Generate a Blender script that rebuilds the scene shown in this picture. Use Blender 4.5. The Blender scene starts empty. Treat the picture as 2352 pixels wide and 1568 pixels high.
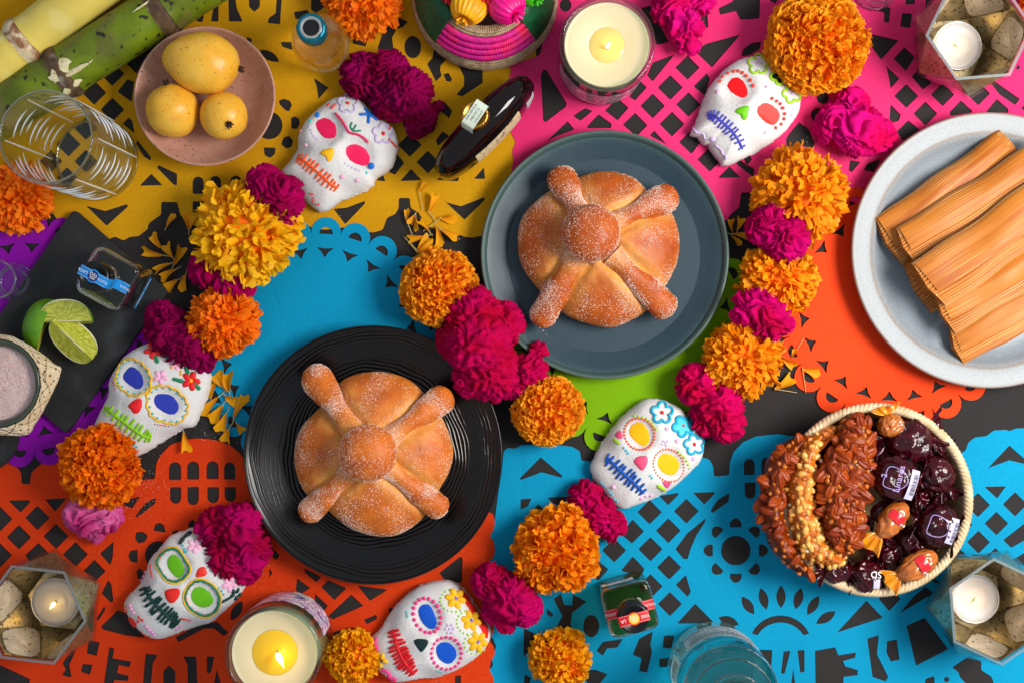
import bpy, math, random
import numpy as np
from mathutils import Vector, Matrix

SC = bpy.context.scene
COL = SC.collection
RNG = np.random.default_rng(7)
random.seed(7)
PI = math.pi

# ------------------------------------------------------------ camera, world, lights, exposure
CAM_H = 1.35            # camera height above the table, metres
FIELD = 1.10            # width of table seen, metres
K = FIELD / 2352.0      # metres per picture unit on the table plane

cam_data = bpy.data.cameras.new('camera')
cam_data.sensor_width = 36.0
cam_data.lens = 36.0 * CAM_H / FIELD
cam_data.clip_start = 0.01
cam_data.clip_end = 50.0
cam = bpy.data.objects.new('camera', cam_data)
cam.location = (0, 0, CAM_H)
cam.rotation_euler = (0, 0, 0)
COL.objects.link(cam)
SC.camera = cam

world = bpy.data.worlds.new('World')
SC.world = world
world.use_nodes = True
bg = world.node_tree.nodes['Background']
bg.inputs['Color'].default_value = (0.80, 0.88, 1.0, 1)
bg.inputs['Strength'].default_value = 0.42

def area_light(name, loc, target, sx, sy, power, color):
    ld = bpy.data.lights.new(name, 'AREA')
    ld.shape = 'RECTANGLE'
    ld.size, ld.size_y = sx, sy
    ld.energy = power
    ld.color = color
    o = bpy.data.objects.new(name, ld)
    o.location = loc
    d = Vector(target) - Vector(loc)
    o.rotation_euler = d.to_track_quat('-Z', 'Y').to_euler()
    COL.objects.link(o)
    return o

area_light('softbox', (0.98, 0.10, 1.05), (0.12, 0.0, 0.0), 0.62, 0.50, 23.0, (1.0, 0.955, 0.90))

SC.view_settings.view_transform = 'Standard'
SC.view_settings.look = 'None'
SC.view_settings.exposure = 0.2
SC.view_settings.gamma = 1.0
SC.view_settings.use_curve_mapping = False
cy = SC.cycles
cy.use_denoising = True
cy.max_bounces = 20
cy.diffuse_bounces = 4
cy.glossy_bounces = 5
cy.transmission_bounces = 14
cy.transparent_max_bounces = 16
cy.sample_clamp_indirect = 6.0
cy.blur_glossy = 0.6
cy.use_adaptive_sampling = True
cy.adaptive_threshold = 0.03

# ------------------------------------------------------------ picture units -> table
# Layout notes were taken from enlarged crops of the arrangement: (x0, y0, scale).
CR = dict(A1=(0, 0, 2.8), A2=(600, 0, 2.8), A3=(1200, 0, 2.8), A4=(1800, 0, 2.8),
          B1=(0, 480, 2.45), B2=(600, 480, 2.45), B3=(1200, 480, 2.45), B4=(1800, 480, 2.45),
          C1=(0, 1050, 2.5414), C2=(600, 1050, 2.5414), C3=(1200, 1050, 2.5414), C4=(1800, 1000, 2.3514),
          SA=(680, 220, 5.058), SB=(1680, 120, 5.2276), PC=(940, 440, 6.533), TM=(2070, 260, 2.45),
          CB=(1860, 980, 3.1366), TQ=(160, 580, 7.84), TR=(1440, 1370, 7.84), SL=(0, 780, 5.225),
          TB=(1000, 0, 5.88), F=(0, 0, 0.9408))

def D(crop, pts):
    x0, y0, s = CR[crop]
    p = np.asarray(pts, float).reshape(-1, 2)
    return np.stack([(x0 + p[:, 0] / s) * 0.9408, (y0 + p[:, 1] / s) * 0.9408], 1)

def unit(crop):
    """one crop pixel in metres on the table"""
    return 0.9408 / CR[crop][2] * K

def W(d, z=0.0):
    d = np.asarray(d, float).reshape(-1, 2)
    z = np.broadcast_to(np.asarray(z, float), (len(d),))
    k = K * (1 - z / CAM_H)
    return np.stack([(d[:, 0] - 1176) * k, -(d[:, 1] - 784) * k, z], 1)

def P(crop, x, y, z=0.0):
    return W(D(crop, [(x, y)]), z)[0]

# ------------------------------------------------------------ noise (numpy)
_pt = np.random.default_rng(3).permutation(256)
_pt = np.concatenate([_pt, _pt, _pt])
_gr = np.random.default_rng(4).normal(size=(256, 3))
_gr /= np.linalg.norm(_gr, axis=1)[:, None]

def pnoise(p):
    p = np.asarray(p, float)
    i = np.floor(p).astype(int)
    f = p - i
    u = f * f * f * (f * (f * 6 - 15) + 10)
    i &= 255
    def g(dx, dy, dz):
        h = _pt[_pt[_pt[i[:, 0] + dx] + i[:, 1] + dy] + i[:, 2] + dz] & 255
        gr = _gr[h]
        return gr[:, 0] * (f[:, 0] - dx) + gr[:, 1] * (f[:, 1] - dy) + gr[:, 2] * (f[:, 2] - dz)
    def L(a, b, t): return a + (b - a) * t
    x = L(L(L(g(0,0,0), g(1,0,0), u[:,0]), L(g(0,1,0), g(1,1,0), u[:,0]), u[:,1]),
          L(L(g(0,0,1), g(1,0,1), u[:,0]), L(g(0,1,1), g(1,1,1), u[:,0]), u[:,1]), u[:,2])
    return x * 1.5

def pn2(x, y, z=0.0):
    x = np.asarray(x, float)
    return pnoise(np.stack([x, np.broadcast_to(y, x.shape), np.broadcast_to(z, x.shape)], 1))

# ------------------------------------------------------------ mesh building
class MB:
    def __init__(s):
        s.v, s.q, s.t, s.c, s.n = [], [], [], [], 0
    def add(s, V, F, col=None):
        V = np.asarray(V, float).reshape(-1, 3)
        for f in (F if isinstance(F, (list, tuple)) and len(F) and isinstance(F[0], np.ndarray) and F[0].ndim == 2 else [F]):
            f = np.asarray(f, int)
            if f.size:
                (s.q if f.shape[1] == 4 else s.t).append(f + s.n)
        s.v.append(V)
        if col is None:
            col = np.ones((len(V), 4))
        col = np.asarray(col, float)
        if col.ndim == 1:
            col = np.tile(col, (len(V), 1))
        if col.shape[1] == 3:
            col = np.hstack([col, np.ones((len(col), 1))])
        s.c.append(col)
        s.n += len(V)
        return s
    def arrays(s):
        V = np.concatenate(s.v)
        q = np.concatenate(s.q) if s.q else np.zeros((0, 4), int)
        t = np.concatenate(s.t) if s.t else np.zeros((0, 3), int)
        return V, q, t
    def mesh(s, name, origin=(0, 0, 0), smooth=True):
        V, q, t = s.arrays()
        me = bpy.data.meshes.new(name)
        me.vertices.add(len(V))
        me.vertices.foreach_set('co', (V - np.asarray(origin)).astype(np.float32).ravel())
        idx = np.concatenate([q.ravel(), t.ravel()]).astype(np.int32)
        me.loops.add(len(idx))
        me.loops.foreach_set('vertex_index', idx)
        st = np.concatenate([np.arange(len(q)) * 4, len(q) * 4 + np.arange(len(t)) * 3]).astype(np.int32)
        me.polygons.add(len(st))
        me.polygons.foreach_set('loop_start', st)
        me.polygons.foreach_set('use_smooth', np.full(len(st), smooth))
        a = me.attributes.new('tint', 'FLOAT_COLOR', 'POINT')
        a.data.foreach_set('color', np.concatenate(s.c).astype(np.float32).ravel())
        me.update(calc_edges=True)
        me.validate()
        return me

LOC = {}
def _tag(o, label, cat, group, kind):
    if label: o['label'] = label
    if cat: o['category'] = cat
    if group: o['group'] = group
    if kind: o['kind'] = kind

def thing(name, label, cat, loc, group=None):
    o = bpy.data.objects.new(name, None)
    o.empty_display_size = 0.02
    o.location = loc
    COL.objects.link(o)
    LOC[o.name] = np.asarray(loc, float)
    _tag(o, label, cat, group, None)
    return o

def part(mb, name, mat, parent, label=None, kind=None, smooth=True):
    org = LOC[parent.name]
    me = mb.mesh(name, org, smooth) if isinstance(mb, MB) else mb
    o = bpy.data.objects.new(name, me)
    me.materials.append(mat)
    o.parent = parent
    COL.objects.link(o)
    LOC[o.name] = org
    _tag(o, label, None, None, kind)
    return o

def single(mb, name, mat, label, cat, loc=(0, 0, 0), group=None, kind=None, smooth=True):
    me = mb.mesh(name, loc, smooth) if isinstance(mb, MB) else mb
    o = bpy.data.objects.new(name, me)
    me.materials.append(mat)
    o.location = loc
    COL.objects.link(o)
    LOC[o.name] = np.asarray(loc, float)
    _tag(o, label, cat, group, kind)
    return o

def smooth_by_angle(o, deg=40):
    me = o.data
    me.polygons.foreach_set('use_smooth', np.ones(len(me.polygons), bool))
    try:
        me.set_sharp_from_angle(angle=math.radians(deg))
    except Exception:
        pass
    return o

# ------------------------------------------------------------ shape helpers
def grid_faces(nu, nv, wrap_u=False, wrap_v=False):
    """vertices laid out [u][v]"""
    U = nu if wrap_u else nu - 1
    V = nv if wrap_v else nv - 1
    i, j = np.meshgrid(np.arange(U), np.arange(V), indexing='ij')
    i, j = i.ravel(), j.ravel()
    i2, j2 = (i + 1) % nu, (j + 1) % nv
    return np.stack([i * nv + j, i2 * nv + j, i2 * nv + j2, i * nv + j2], 1)

def lathe(profile, n=64, center=(0, 0, 0), rad=None):
    """profile [(r,z)] outer surface bottom to top; rad(theta, r, z)->(r,z) optional modifier"""
    pr = np.asarray(profile, float)
    th = np.linspace(0, 2 * PI, n, endpoint=False)
    T, R = np.meshgrid(th, pr[:, 0], indexing='ij')
    Z = np.broadcast_to(pr[:, 1], T.shape).copy()
    R = R.copy()
    if rad is not None:
        R, Z = rad(T, R, Z)
    V = np.stack([R * np.cos(T) + center[0], R * np.sin(T) + center[1], Z + center[2]], -1).reshape(-1, 3)
    return V, grid_faces(n, len(pr), wrap_u=True)

def frame_from(d):
    d = np.asarray(d, float)
    d = d / (np.linalg.norm(d) + 1e-12)
    a = np.array([0, 0, 1.0]) if abs(d[2]) < 0.9 else np.array([1.0, 0, 0])
    s = np.cross(a, d); s /= np.linalg.norm(s)
    return d, s, np.cross(d, s)

def tube(pts, r, n=8, closed=False, caps=True, sq=(1, 1)):
    P_ = np.asarray(pts, float)
    m = len(P_)
    r = np.broadcast_to(np.asarray(r, float), (m,)).copy()
    if closed:
        T = np.roll(P_, -1, 0) - np.roll(P_, 1, 0)
    else:
        T = np.gradient(P_, axis=0)
    T /= np.linalg.norm(T, axis=1)[:, None] + 1e-12
    up = np.array([0, 0, 1.0])
    S = np.cross(np.broadcast_to(up, T.shape), T)
    ln = np.linalg.norm(S, axis=1)
    S[ln < 1e-3] = (1, 0, 0)
    S /= np.linalg.norm(S, axis=1)[:, None]
    N = np.cross(T, S)
    if caps and not closed:      # rounded ends
        e0 = [P_[0] - T[0] * r[0] * c for c in (0.95, 0.6)]
        e1 = [P_[-1] + T[-1] * r[-1] * c for c in (0.6, 0.95)]
        P_ = np.vstack([e0, P_, e1])
        r = np.concatenate([[r[0] * 0.3, r[0] * 0.8], r, [r[-1] * 0.8, r[-1] * 0.3]])
        S = np.vstack([S[:1], S[:1], S, S[-1:], S[-1:]])
        N = np.vstack([N[:1], N[:1], N, N[-1:], N[-1:]])
        m += 4
    a = np.linspace(0, 2 * PI, n, endpoint=False)
    V = P_[:, None] + r[:, None, None] * (np.cos(a)[None, :, None] * S[:, None] * sq[0] + np.sin(a)[None, :, None] * N[:, None] * sq[1])
    V = V.reshape(-1, 3)
    F = grid_faces(m, n, wrap_u=closed, wrap_v=True)
    if not closed:
        V = np.vstack([V, P_[:1], P_[-1:]])
        c0, c1 = m * n, m * n + 1
        j = np.arange(n)
        t0 = np.stack([np.full(n, c0), (j + 1) % n, j], 1)
        t1 = np.stack([np.full(n, c1), (m - 1) * n + j, (m - 1) * n + (j + 1) % n], 1)
        return V, [F, np.vstack([t0, t1])]
    return V, [F]

def ellipsoid(c, rx, ry, rz, nu=12, nv=7, rot=None, zmin=-1.0):
    th = np.linspace(0, 2 * PI, nu, endpoint=False)
    ph = np.linspace(math.asin(max(-1, zmin)), PI / 2, nv)
    T, Ph = np.meshgrid(th, ph, indexing='ij')
    V = np.stack([np.cos(Ph) * np.cos(T) * rx, np.cos(Ph) * np.sin(T) * ry, np.sin(Ph) * rz], -1).reshape(-1, 3)
    if rot is not None:
        V = V @ np.asarray(rot).T
    return V + np.asarray(c), grid_faces(nu, nv, wrap_u=True)

def icosphere(sub):
    import bmesh
    bm = bmesh.new()
    bmesh.ops.create_icosphere(bm, subdivisions=sub, radius=1.0)
    V = np.array([v.co[:] for v in bm.verts])
    F = np.array([[v.index for v in f.verts] for f in bm.faces])
    bm.free()
    return V, F
ICO = {k: icosphere(k) for k in (2, 3, 4, 5)}

def resample(pts, n, closed=False):
    p = np.asarray(pts, float)
    if closed:
        p = np.vstack([p, p[:1]])
    # catmull-rom
    m = len(p)
    t = np.linspace(0, m - 1, n + (1 if closed else 0))
    if closed: t = t[:-1]
    i = np.minimum(t.astype(int), m - 2)
    f = (t - i)[:, None]
    def g(k):
        return p[(k % (m - 1))] if closed else p[np.clip(k, 0, m - 1)]
    p0, p1, p2, p3 = g(i - 1), p[i], p[i + 1], g(i + 2)
    return 0.5 * (2 * p1 + (p2 - p0) * f + (2 * p0 - 5 * p1 + 4 * p2 - p3) * f ** 2 + (3 * p1 - p0 - 3 * p2 + p3) * f ** 3)

def rpoly(pts, r, seg=3):
    """round the corners of a polygon (any units)"""
    p = np.asarray(pts, float)
    out = []
    n = len(p)
    for i in range(n):
        a, b, c = p[i - 1], p[i], p[(i + 1) % n]
        da, dc = a - b, c - b
        la, lc = np.linalg.norm(da), np.linalg.norm(dc)
        q = min(r, la * 0.42, lc * 0.42)
        if q < 1e-9: continue
        s, e = b + da / la * q, b + dc / lc * q
        for k in range(seg + 1):
            t = k / seg
            out.append((1 - t) ** 2 * s + 2 * t * (1 - t) * b + t * t * e)
    return np.array(out)

def poly_fill(outline, holes, z, thick, name):
    """flat sheet with holes -> mesh (metres, local to origin)"""
    cu = bpy.data.curves.new(name, 'CURVE')
    cu.dimensions = '2D'
    cu.fill_mode = 'BOTH'
    cu.extrude = thick
    for pl in [outline] + list(holes):
        sp = cu.splines.new('POLY')
        sp.points.add(len(pl) - 1)
        co = np.zeros((len(pl), 4)); co[:, :2] = pl; co[:, 3] = 1
        sp.points.foreach_set('co', co.ravel())
        sp.use_cyclic_u = True
    ob = bpy.data.objects.new(name + '_tmp', cu)
    COL.objects.link(ob)
    dg = bpy.context.evaluated_depsgraph_get()
    dg.update()
    me = bpy.data.meshes.new_from_object(ob.evaluated_get(dg))
    bpy.data.objects.remove(ob)
    bpy.data.curves.remove(cu)
    me.name = name
    me.transform(Matrix.Translation((0, 0, z)))
    return me

def text_mesh(txt, size, thick=0.00008, bold=0.0):
    cu = bpy.data.curves.new('lettering', 'FONT')
    cu.body = txt
    cu.size = size
    cu.extrude = thick
    cu.offset = bold * size
    cu.resolution_u = 3
    cu.align_x = 'CENTER'
    cu.align_y = 'CENTER'
    ob = bpy.data.objects.new('tmp', cu)
    COL.objects.link(ob)
    dg = bpy.context.evaluated_depsgraph_get()
    dg.update()
    me = bpy.data.meshes.new_from_object(ob.evaluated_get(dg))
    V = np.zeros(len(me.vertices) * 3, np.float32)
    me.vertices.foreach_get('co', V)
    F = [list(p.vertices) for p in me.polygons]
    bpy.data.objects.remove(ob); bpy.data.curves.remove(cu); bpy.data.meshes.remove(me)
    tris = []
    for f in F:
        for k in range(1, len(f) - 1):
            tris.append((f[0], f[k], f[k + 1]))
    return V.reshape(-1, 3).astype(float), np.array(tris)

def euler_R(rx=0, ry=0, rz=0):
    return np.array((Matrix.Rotation(rz, 3, 'Z') @ Matrix.Rotation(ry, 3, 'Y') @ Matrix.Rotation(rx, 3, 'X')))

# ------------------------------------------------------------ materials
def lin(c):
    """sRGB 0-255 -> linear"""
    c = np.asarray(c, float) / 255.0
    return tuple(np.where(c <= 0.04045, c / 12.92, ((c + 0.055) / 1.055) ** 2.4)) + (1.0,)

def mat(name, col, rough=0.5, col2=None, nscale=200, ncontrast=(0.35, 0.65), bump=0, bscale=400, bdist=0.001, spec=0.5,
        metal=0, sss=0, sssrad=(1, 0.5, 0.25), sssscale=0.004, trans=0, ior=1.45, sheen=0, coat=0, transl=0,
        speck=None, attr=None, emit=None, stretch=None, coatrough=0.05, rough2=None, big=None, aniso=None, detail=4.0):
    m = bpy.data.materials.new(name)
    m.use_nodes = True
    nt = m.node_tree
    N, L = nt.nodes, nt.links
    b = N['Principled BSDF']
    out = N['Material Output']
    tc = N.new('ShaderNodeTexCoord')
    vec = tc.outputs['Object']
    if stretch is not None:
        mp = N.new('ShaderNodeMapping')
        mp.inputs['Scale'].default_value = stretch
        if attr == 'uv':
            at0 = N.new('ShaderNodeAttribute'); at0.attribute_name = 'tint'
            L.new(at0.outputs['Vector'], mp.inputs['Vector'])
        else:
            L.new(vec, mp.inputs['Vector'])
        vec = mp.outputs['Vector']
    c1 = lin(col)
    base = None
    def mixc(fac, a, b_):
        mx = N.new('ShaderNodeMix'); mx.data_type = 'RGBA'
        for s, v in ((mx.inputs[0], fac), (mx.inputs[6], a), (mx.inputs[7], b_)):
            if hasattr(v, 'links') or isinstance(v, bpy.types.NodeSocket): L.new(v, s)
            else: s.default_value = v
        return mx.outputs[2]
    def noise(scale, det=detail, rg=0.55):
        n = N.new('ShaderNodeTexNoise')
        n.inputs['Scale'].default_value = scale
        n.inputs['Detail'].default_value = det
        n.inputs['Roughness'].default_value = rg
        L.new(vec, n.inputs['Vector'])
        return n.outputs['Fac']
    def ramp(fac, lo, hi):
        r = N.new('ShaderNodeMapRange')
        r.inputs['From Min'].default_value = lo
        r.inputs['From Max'].default_value = hi
        L.new(fac, r.inputs['Value'])
        return r.outputs['Result']
    base = c1
    nf = None
    if attr == 'tint':
        at = N.new('ShaderNodeAttribute'); at.attribute_name = 'tint'
        base = at.outputs['Color']
    if col2 is not None:
        nf = ramp(noise(nscale), *ncontrast)
        if attr == 'tint':
            mul = N.new('ShaderNodeMix'); mul.data_type = 'RGBA'; mul.blend_type = 'MULTIPLY'
            mul.inputs[0].default_value = 1.0
            L.new(base, mul.inputs[6])
            L.new(mixc(nf, (1, 1, 1, 1), lin(col2)), mul.inputs[7])
            base = mul.outputs[2]
        else:
            base = mixc(nf, base, lin(col2))
    if big is not None:      # (color, scale, lo, hi)
        base = mixc(ramp(noise(big[1], 2.0), big[2], big[3]), base, lin(big[0]))
    if speck is not None:    # (color, scale, lo, hi)
        base = mixc(ramp(noise(speck[1], 1.0, 0.4), speck[2], speck[3]), base, lin(speck[0]))
    if isinstance(base, bpy.types.NodeSocket): L.new(base, b.inputs['Base Color'])
    else: b.inputs['Base Color'].default_value = base
    b.inputs['Roughness'].default_value = rough
    if rough2 is not None:
        rr = N.new('ShaderNodeMapRange')
        rr.inputs['To Min'].default_value = rough; rr.inputs['To Max'].default_value = rough2
        L.new(noise(nscale * 0.7), rr.inputs['Value'])
        L.new(rr.outputs['Result'], b.inputs['Roughness'])
    b.inputs['Specular IOR Level'].default_value = spec
    b.inputs['Metallic'].default_value = metal
    b.inputs['IOR'].default_value = ior
    b.inputs['Transmission Weight'].default_value = trans
    if sss:
        b.inputs['Subsurface Weight'].default_value = sss
        b.inputs['Subsurface Radius'].default_value = sssrad
        b.inputs['Subsurface Scale'].default_value = sssscale
    if sheen:
        b.inputs['Sheen Weight'].default_value = sheen
        b.inputs['Sheen Roughness'].default_value = 0.4
        b.inputs['Sheen Tint'].default_value = c1
    if coat:
        b.inputs['Coat Weight'].default_value = coat
        b.inputs['Coat Roughness'].default_value = coatrough
    if emit is not None:
        b.inputs['Emission Color'].default_value = lin(emit[0])
        b.inputs['Emission Strength'].default_value = emit[1]
    if bump:
        bp = N.new('ShaderNodeBump')
        bp.inputs['Strength'].default_value = bump
        bp.inputs['Distance'].default_value = bdist
        L.new(noise(bscale, 3.0), bp.inputs['Height'])
        L.new(bp.outputs['Normal'], b.inputs['Normal'])
    if transl:
        tr = N.new('ShaderNodeBsdfTranslucent')
        if isinstance(base, bpy.types.NodeSocket): L.new(base, tr.inputs['Color'])
        else: tr.inputs['Color'].default_value = base
        ms = N.new('ShaderNodeMixShader')
        ms.inputs[0].default_value = transl
        L.new(b.outputs[0], ms.inputs[1]); L.new(tr.outputs[0], ms.inputs[2])
        L.new(ms.outputs[0], out.inputs['Surface'])
    return m
# ============================================================ SETTING: table
m_table = mat('black_card', (40, 37, 37), rough=0.8, col2=(47, 44, 44), nscale=900, bump=0.25, bscale=1500, bdist=0.0004, spec=0.2)
tb = MB().add([(-1.6, -1.3, 0), (1.6, -1.3, 0), (1.6, 1.3, 0), (-1.6, 1.3, 0)], np.array([[0, 1, 2, 3]]))
single(tb, 'tabletop', m_table, 'matte black card covering the tabletop', None, kind='structure', smooth=False)

# ============================================================ cut paper sheets
def paper_mat(name, c, c2):
    m = mat(name, c, rough=0.8, col2=c2, nscale=420, ncontrast=(0.3, 0.7), bump=0.4, bscale=45, bdist=0.0012, spec=0.2, detail=8, big=(c2, 7, 0.4, 0.65))
    nt = m.node_tree; N, L = nt.nodes, nt.links
    b = N['Principled BSDF']
    # creases pressed into the tissue
    vo = N.new('ShaderNodeTexVoronoi'); vo.feature = 'DISTANCE_TO_EDGE'; vo.inputs['Scale'].default_value = 9.0
    tc = N.new('ShaderNodeTexCoord'); nz = N.new('ShaderNodeTexNoise'); nz.inputs['Scale'].default_value = 5.0
    mv = N.new('ShaderNodeVectorMath'); mv.operation = 'MULTIPLY_ADD'; mv.inputs[1].default_value = (0.09, 0.09, 0.0)
    L.new(tc.outputs['Object'], nz.inputs['Vector']); L.new(nz.outputs['Color'], mv.inputs[0]); L.new(tc.outputs['Object'], mv.inputs[2])
    L.new(mv.outputs[0], vo.inputs['Vector'])
    mr = N.new('ShaderNodeMapRange'); mr.inputs['From Max'].default_value = 0.035; L.new(vo.outputs['Distance'], mr.inputs['Value'])
    bp = N.new('ShaderNodeBump'); bp.inputs['Strength'].default_value = 0.16; bp.inputs['Distance'].default_value = 0.0010
    L.new(mr.outputs[0], bp.inputs['Height'])
    old = b.inputs['Normal'].links[0].from_socket
    L.new(old, bp.inputs['Normal']); L.new(bp.outputs['Normal'], b.inputs['Normal'])
    # tissue lets a little of what lies beneath show through
    tr = N.new('ShaderNodeBsdfTransparent'); tr.inputs['Color'].default_value = lin(c)
    ms = N.new('ShaderNodeMixShader'); ms.inputs[0].default_value = 0.12
    L.new(b.outputs[0], ms.inputs[1]); L.new(tr.outputs[0], ms.inputs[2])
    L.new(ms.outputs[0], N['Material Output'].inputs['Surface'])
    return m
m_yel = paper_mat('mustard_tissue_paper', (224, 166, 10), (208, 148, 6))
m_pnk = paper_mat('pink_tissue_paper', (238, 56, 126), (228, 44, 110))
m_blu = paper_mat('blue_tissue_paper', (0, 160, 204), (0, 146, 190))
m_ora = paper_mat('orange_tissue_paper', (248, 80, 30), (240, 68, 22))
m_red = paper_mat('red_orange_tissue_paper', (232, 70, 16), (214, 56, 10))
m_grn = paper_mat('lime_tissue_paper', (134, 186, 4), (120, 172, 2))
m_pur = paper_mat('purple_tissue_paper', (160, 18, 186), (144, 10, 168))

def el(cx, cy, rx, ry=None, rot=0, n=20):
    ry = ry or rx
    a = np.linspace(0, 2 * PI, n, endpoint=False)
    x, y = rx * np.cos(a), ry * np.sin(a)
    c, s = math.cos(math.radians(rot)), math.sin(math.radians(rot))
    return [(cx + x[i] * c - y[i] * s, cy + x[i] * s + y[i] * c) for i in range(n)]

def leafhole(cx, cy, ln, wd, rot, n=9):
    t = np.linspace(-1, 1, n)
    w = wd * (1 - t ** 2)
    pts = [(a * ln, b) for a, b in zip(t, w)] + [(a * ln, -b) for a, b in zip(t[::-1][1:-1], w[::-1][1:-1])]
    c, s = math.cos(math.radians(rot)), math.sin(math.radians(rot))
    return [(cx + x * c - y * s, cy + x * s + y * c) for x, y in pts]

def arch(x0, x1, y0, y1, top=True):
    w = (x1 - x0) / 2
    a = np.linspace(0, PI, 9)
    if top:
        return [(x0, y1), (x0, y0 + w)] + [((x0 + x1) / 2 - w * math.cos(t), y0 + w - w * math.sin(t)) for t in a[1:-1]] + [(x1, y0 + w), (x1, y1)]
    return [(x1, y0), (x1, y1 - w)] + [((x0 + x1) / 2 + w * math.cos(t), y1 - w + w * math.sin(t)) for t in a[1:-1]] + [(x0, y1 - w), (x0, y0)]

def dia(cx, cy, r=78):
    return [(cx, cy - r), (cx + r, cy), (cx, cy + r), (cx - r, cy)]

def sheet(name, outline_d, holes, z, m, label, round_px=5.0):
    """outline in picture units; holes: list of (crop, pts)"""
    o = W(rpoly(outline_d, round_px, 3), 0)[:, :2]
    hs = []
    for crop, pts in holes:
        d = D(crop, pts)
        r = 2.6 if len(pts) < 12 else 0.6
        hs.append(W(rpoly(d, r, 3), 0)[:, :2])
    me = poly_fill(o, hs, z, 0.00011, name)
    return single(me, name, m, label, 'paper banner')

def scallop(a, b, n, depth, side=1):
    """bumpy edge between two points (picture units)"""
    a, b = np.asarray(a, float), np.asarray(b, float)
    d = b - a; nrm = np.array([d[1], -d[0]]) / np.linalg.norm(d) * side
    out = []
    for i in range(n):
        for t in np.linspace(0, 1, 7)[:-1]:
            out.append(a + d * (i + t) / n + nrm * depth * math.sin(PI * t) ** 0.6)
    return out

# ---- mustard sheet
A1, A2, A3, A4 = 'A1', 'A2', 'A3', 'A4'
yo = [(-160, -140)]
yo += [tuple(p) for p in D('A3', [(300, -300), (300, 300), (310, 480), (320, 1100)])]
yo += [(1240, 540)]
yo += [tuple(p) for p in D('B2', [(1450, 230), (1400, 238), (1350, 247), (1300, 240), (1282, 228), (1250, 252), (1200, 235), (1160, 205), (1120, 190),
       (1075, 175), (1055, 130), (1030, 92), (990, 75), (983, 45), (982, 10), (915, 10), (915, 70), (893, 108), (845, 128), (832, 165), (820, 200), (762, 217),
       (700, 205), (640, 215), (600, 185), (560, 190), (480, 200), (400, 190), (360, 165), (338, 150)])]
yo += [tuple(p) for p in D('B1', [(1440, 215), (1330, 190), (1180, 180), (1120, 160), (1080, 110), (1062, 35), (965, 33), (965, 110), (920, 140), (888, 165),
       (885, 195), (830, 238), (775, 243), (740, 265), (690, 240), (640, 262), (520, 240), (420, 190), (335, 130), (310, 85), (310, -30)])]
yo += [tuple(p) for p in D('A1', [(352, 1480), (352, 1280), (200, 1200), (-300, 1100)])]
yh = []
def Y(c, *polys): yh.extend((c, p) for p in polys)
Y(A1, [(1125, 140), (1262, 15), (1270, 155), (1135, 180)], [(1335, -60), (1352, -60), (1393, 120), (1385, 155), (1345, 150)],
  [(1480, -60), (1494, -60), (1495, 150), (1443, 150)], [(1385, -60), (1440, -60), (1412, 22)], [(1560, -60), (1600, -60), (1620, 60), (1660, 150), (1565, 150)],
  [(1700, -60), (1780, -60), (1776, 50), (1740, 85), (1703, 50)], [(1895, -60), (1930, -60), (1915, 170), (1830, 160), (1838, 125), (1885, 95)])
Y(A2, [(330, 85), (420, 70), (436, 92), (400, 130), (340, 135)], [(450, -60), (540, -60), (535, 55), (480, 92), (446, 70)],
  [(738, 190), (850, 190), (820, 322), (730, 300)],
  [(1035, 120), (1110, 150), (1078, 186), (1030, 205), (1000, 262), (1012, 350), (1040, 410), (1000, 395), (900, 335), (955, 170)],
  el(1142, 325, 58, 77, 0, 18), [(1290, 335), (1400, 400), (1368, 412), (1333, 450), (1328, 482), (1340, 520), (1300, 560), (1240, 440), (1275, 400)],
  [(1385, 500), (1412, 545), (1400, 562), (1372, 558), (1350, 512)], [(1430, 425), (1620, 440), (1620, 570), (1480, 662), (1440, 650), (1492, 590), (1492, 530), (1462, 465)],
  [(1350, 690), (1412, 760), (1390, 812), (1335, 765)], [(465, 535), (567, 602), (497, 680), (486, 595)], [(238, 290), (312, 290), (322, 347), (250, 322)],
  leafhole(163, 385, 78, 30, 30), el(160, 860, 92, 95, 0, 22), [(225, 690), (260, 678), (300, 690), (318, 720), (295, 765), (270, 755), (235, 720)],
  [(310, 810), (335, 797), (365, 815), (370, 850), (350, 885), (312, 880)], [(260, 940), (300, 932), (325, 965), (315, 1005), (280, 1020), (242, 990)],
  [(122, 1010), (205, 1012), (200, 1055), (168, 1082), (130, 1065)], [(5, 255), (45, 270), (40, 300), (10, 285)],
  dia(1122, 993, 82), dia(1245, 1110, 78), [(1030, 1050), (1085, 1115), (1020, 1198), (965, 1170)], [(1130, 1157), (1205, 1235), (1055, 1240)],
  [(890, 1235), (940, 1200), (955, 1242)], [(1300, 1232), (1350, 1202), (1460, 1217), (1450, 1242)], [(1628, 1147), (1636, 1225), (1560, 1225)],
  [(1345, 900), (1392, 932), (1315, 1000), (1297, 962)], [(600, 1430), (690, 1422), (815, 1375), (815, 1395), (680, 1535)],
  [(1340, 1358), (1372, 1385), (1470, 1412), (1630, 1350), (1636, 1368), (1495, 1505)])
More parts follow.
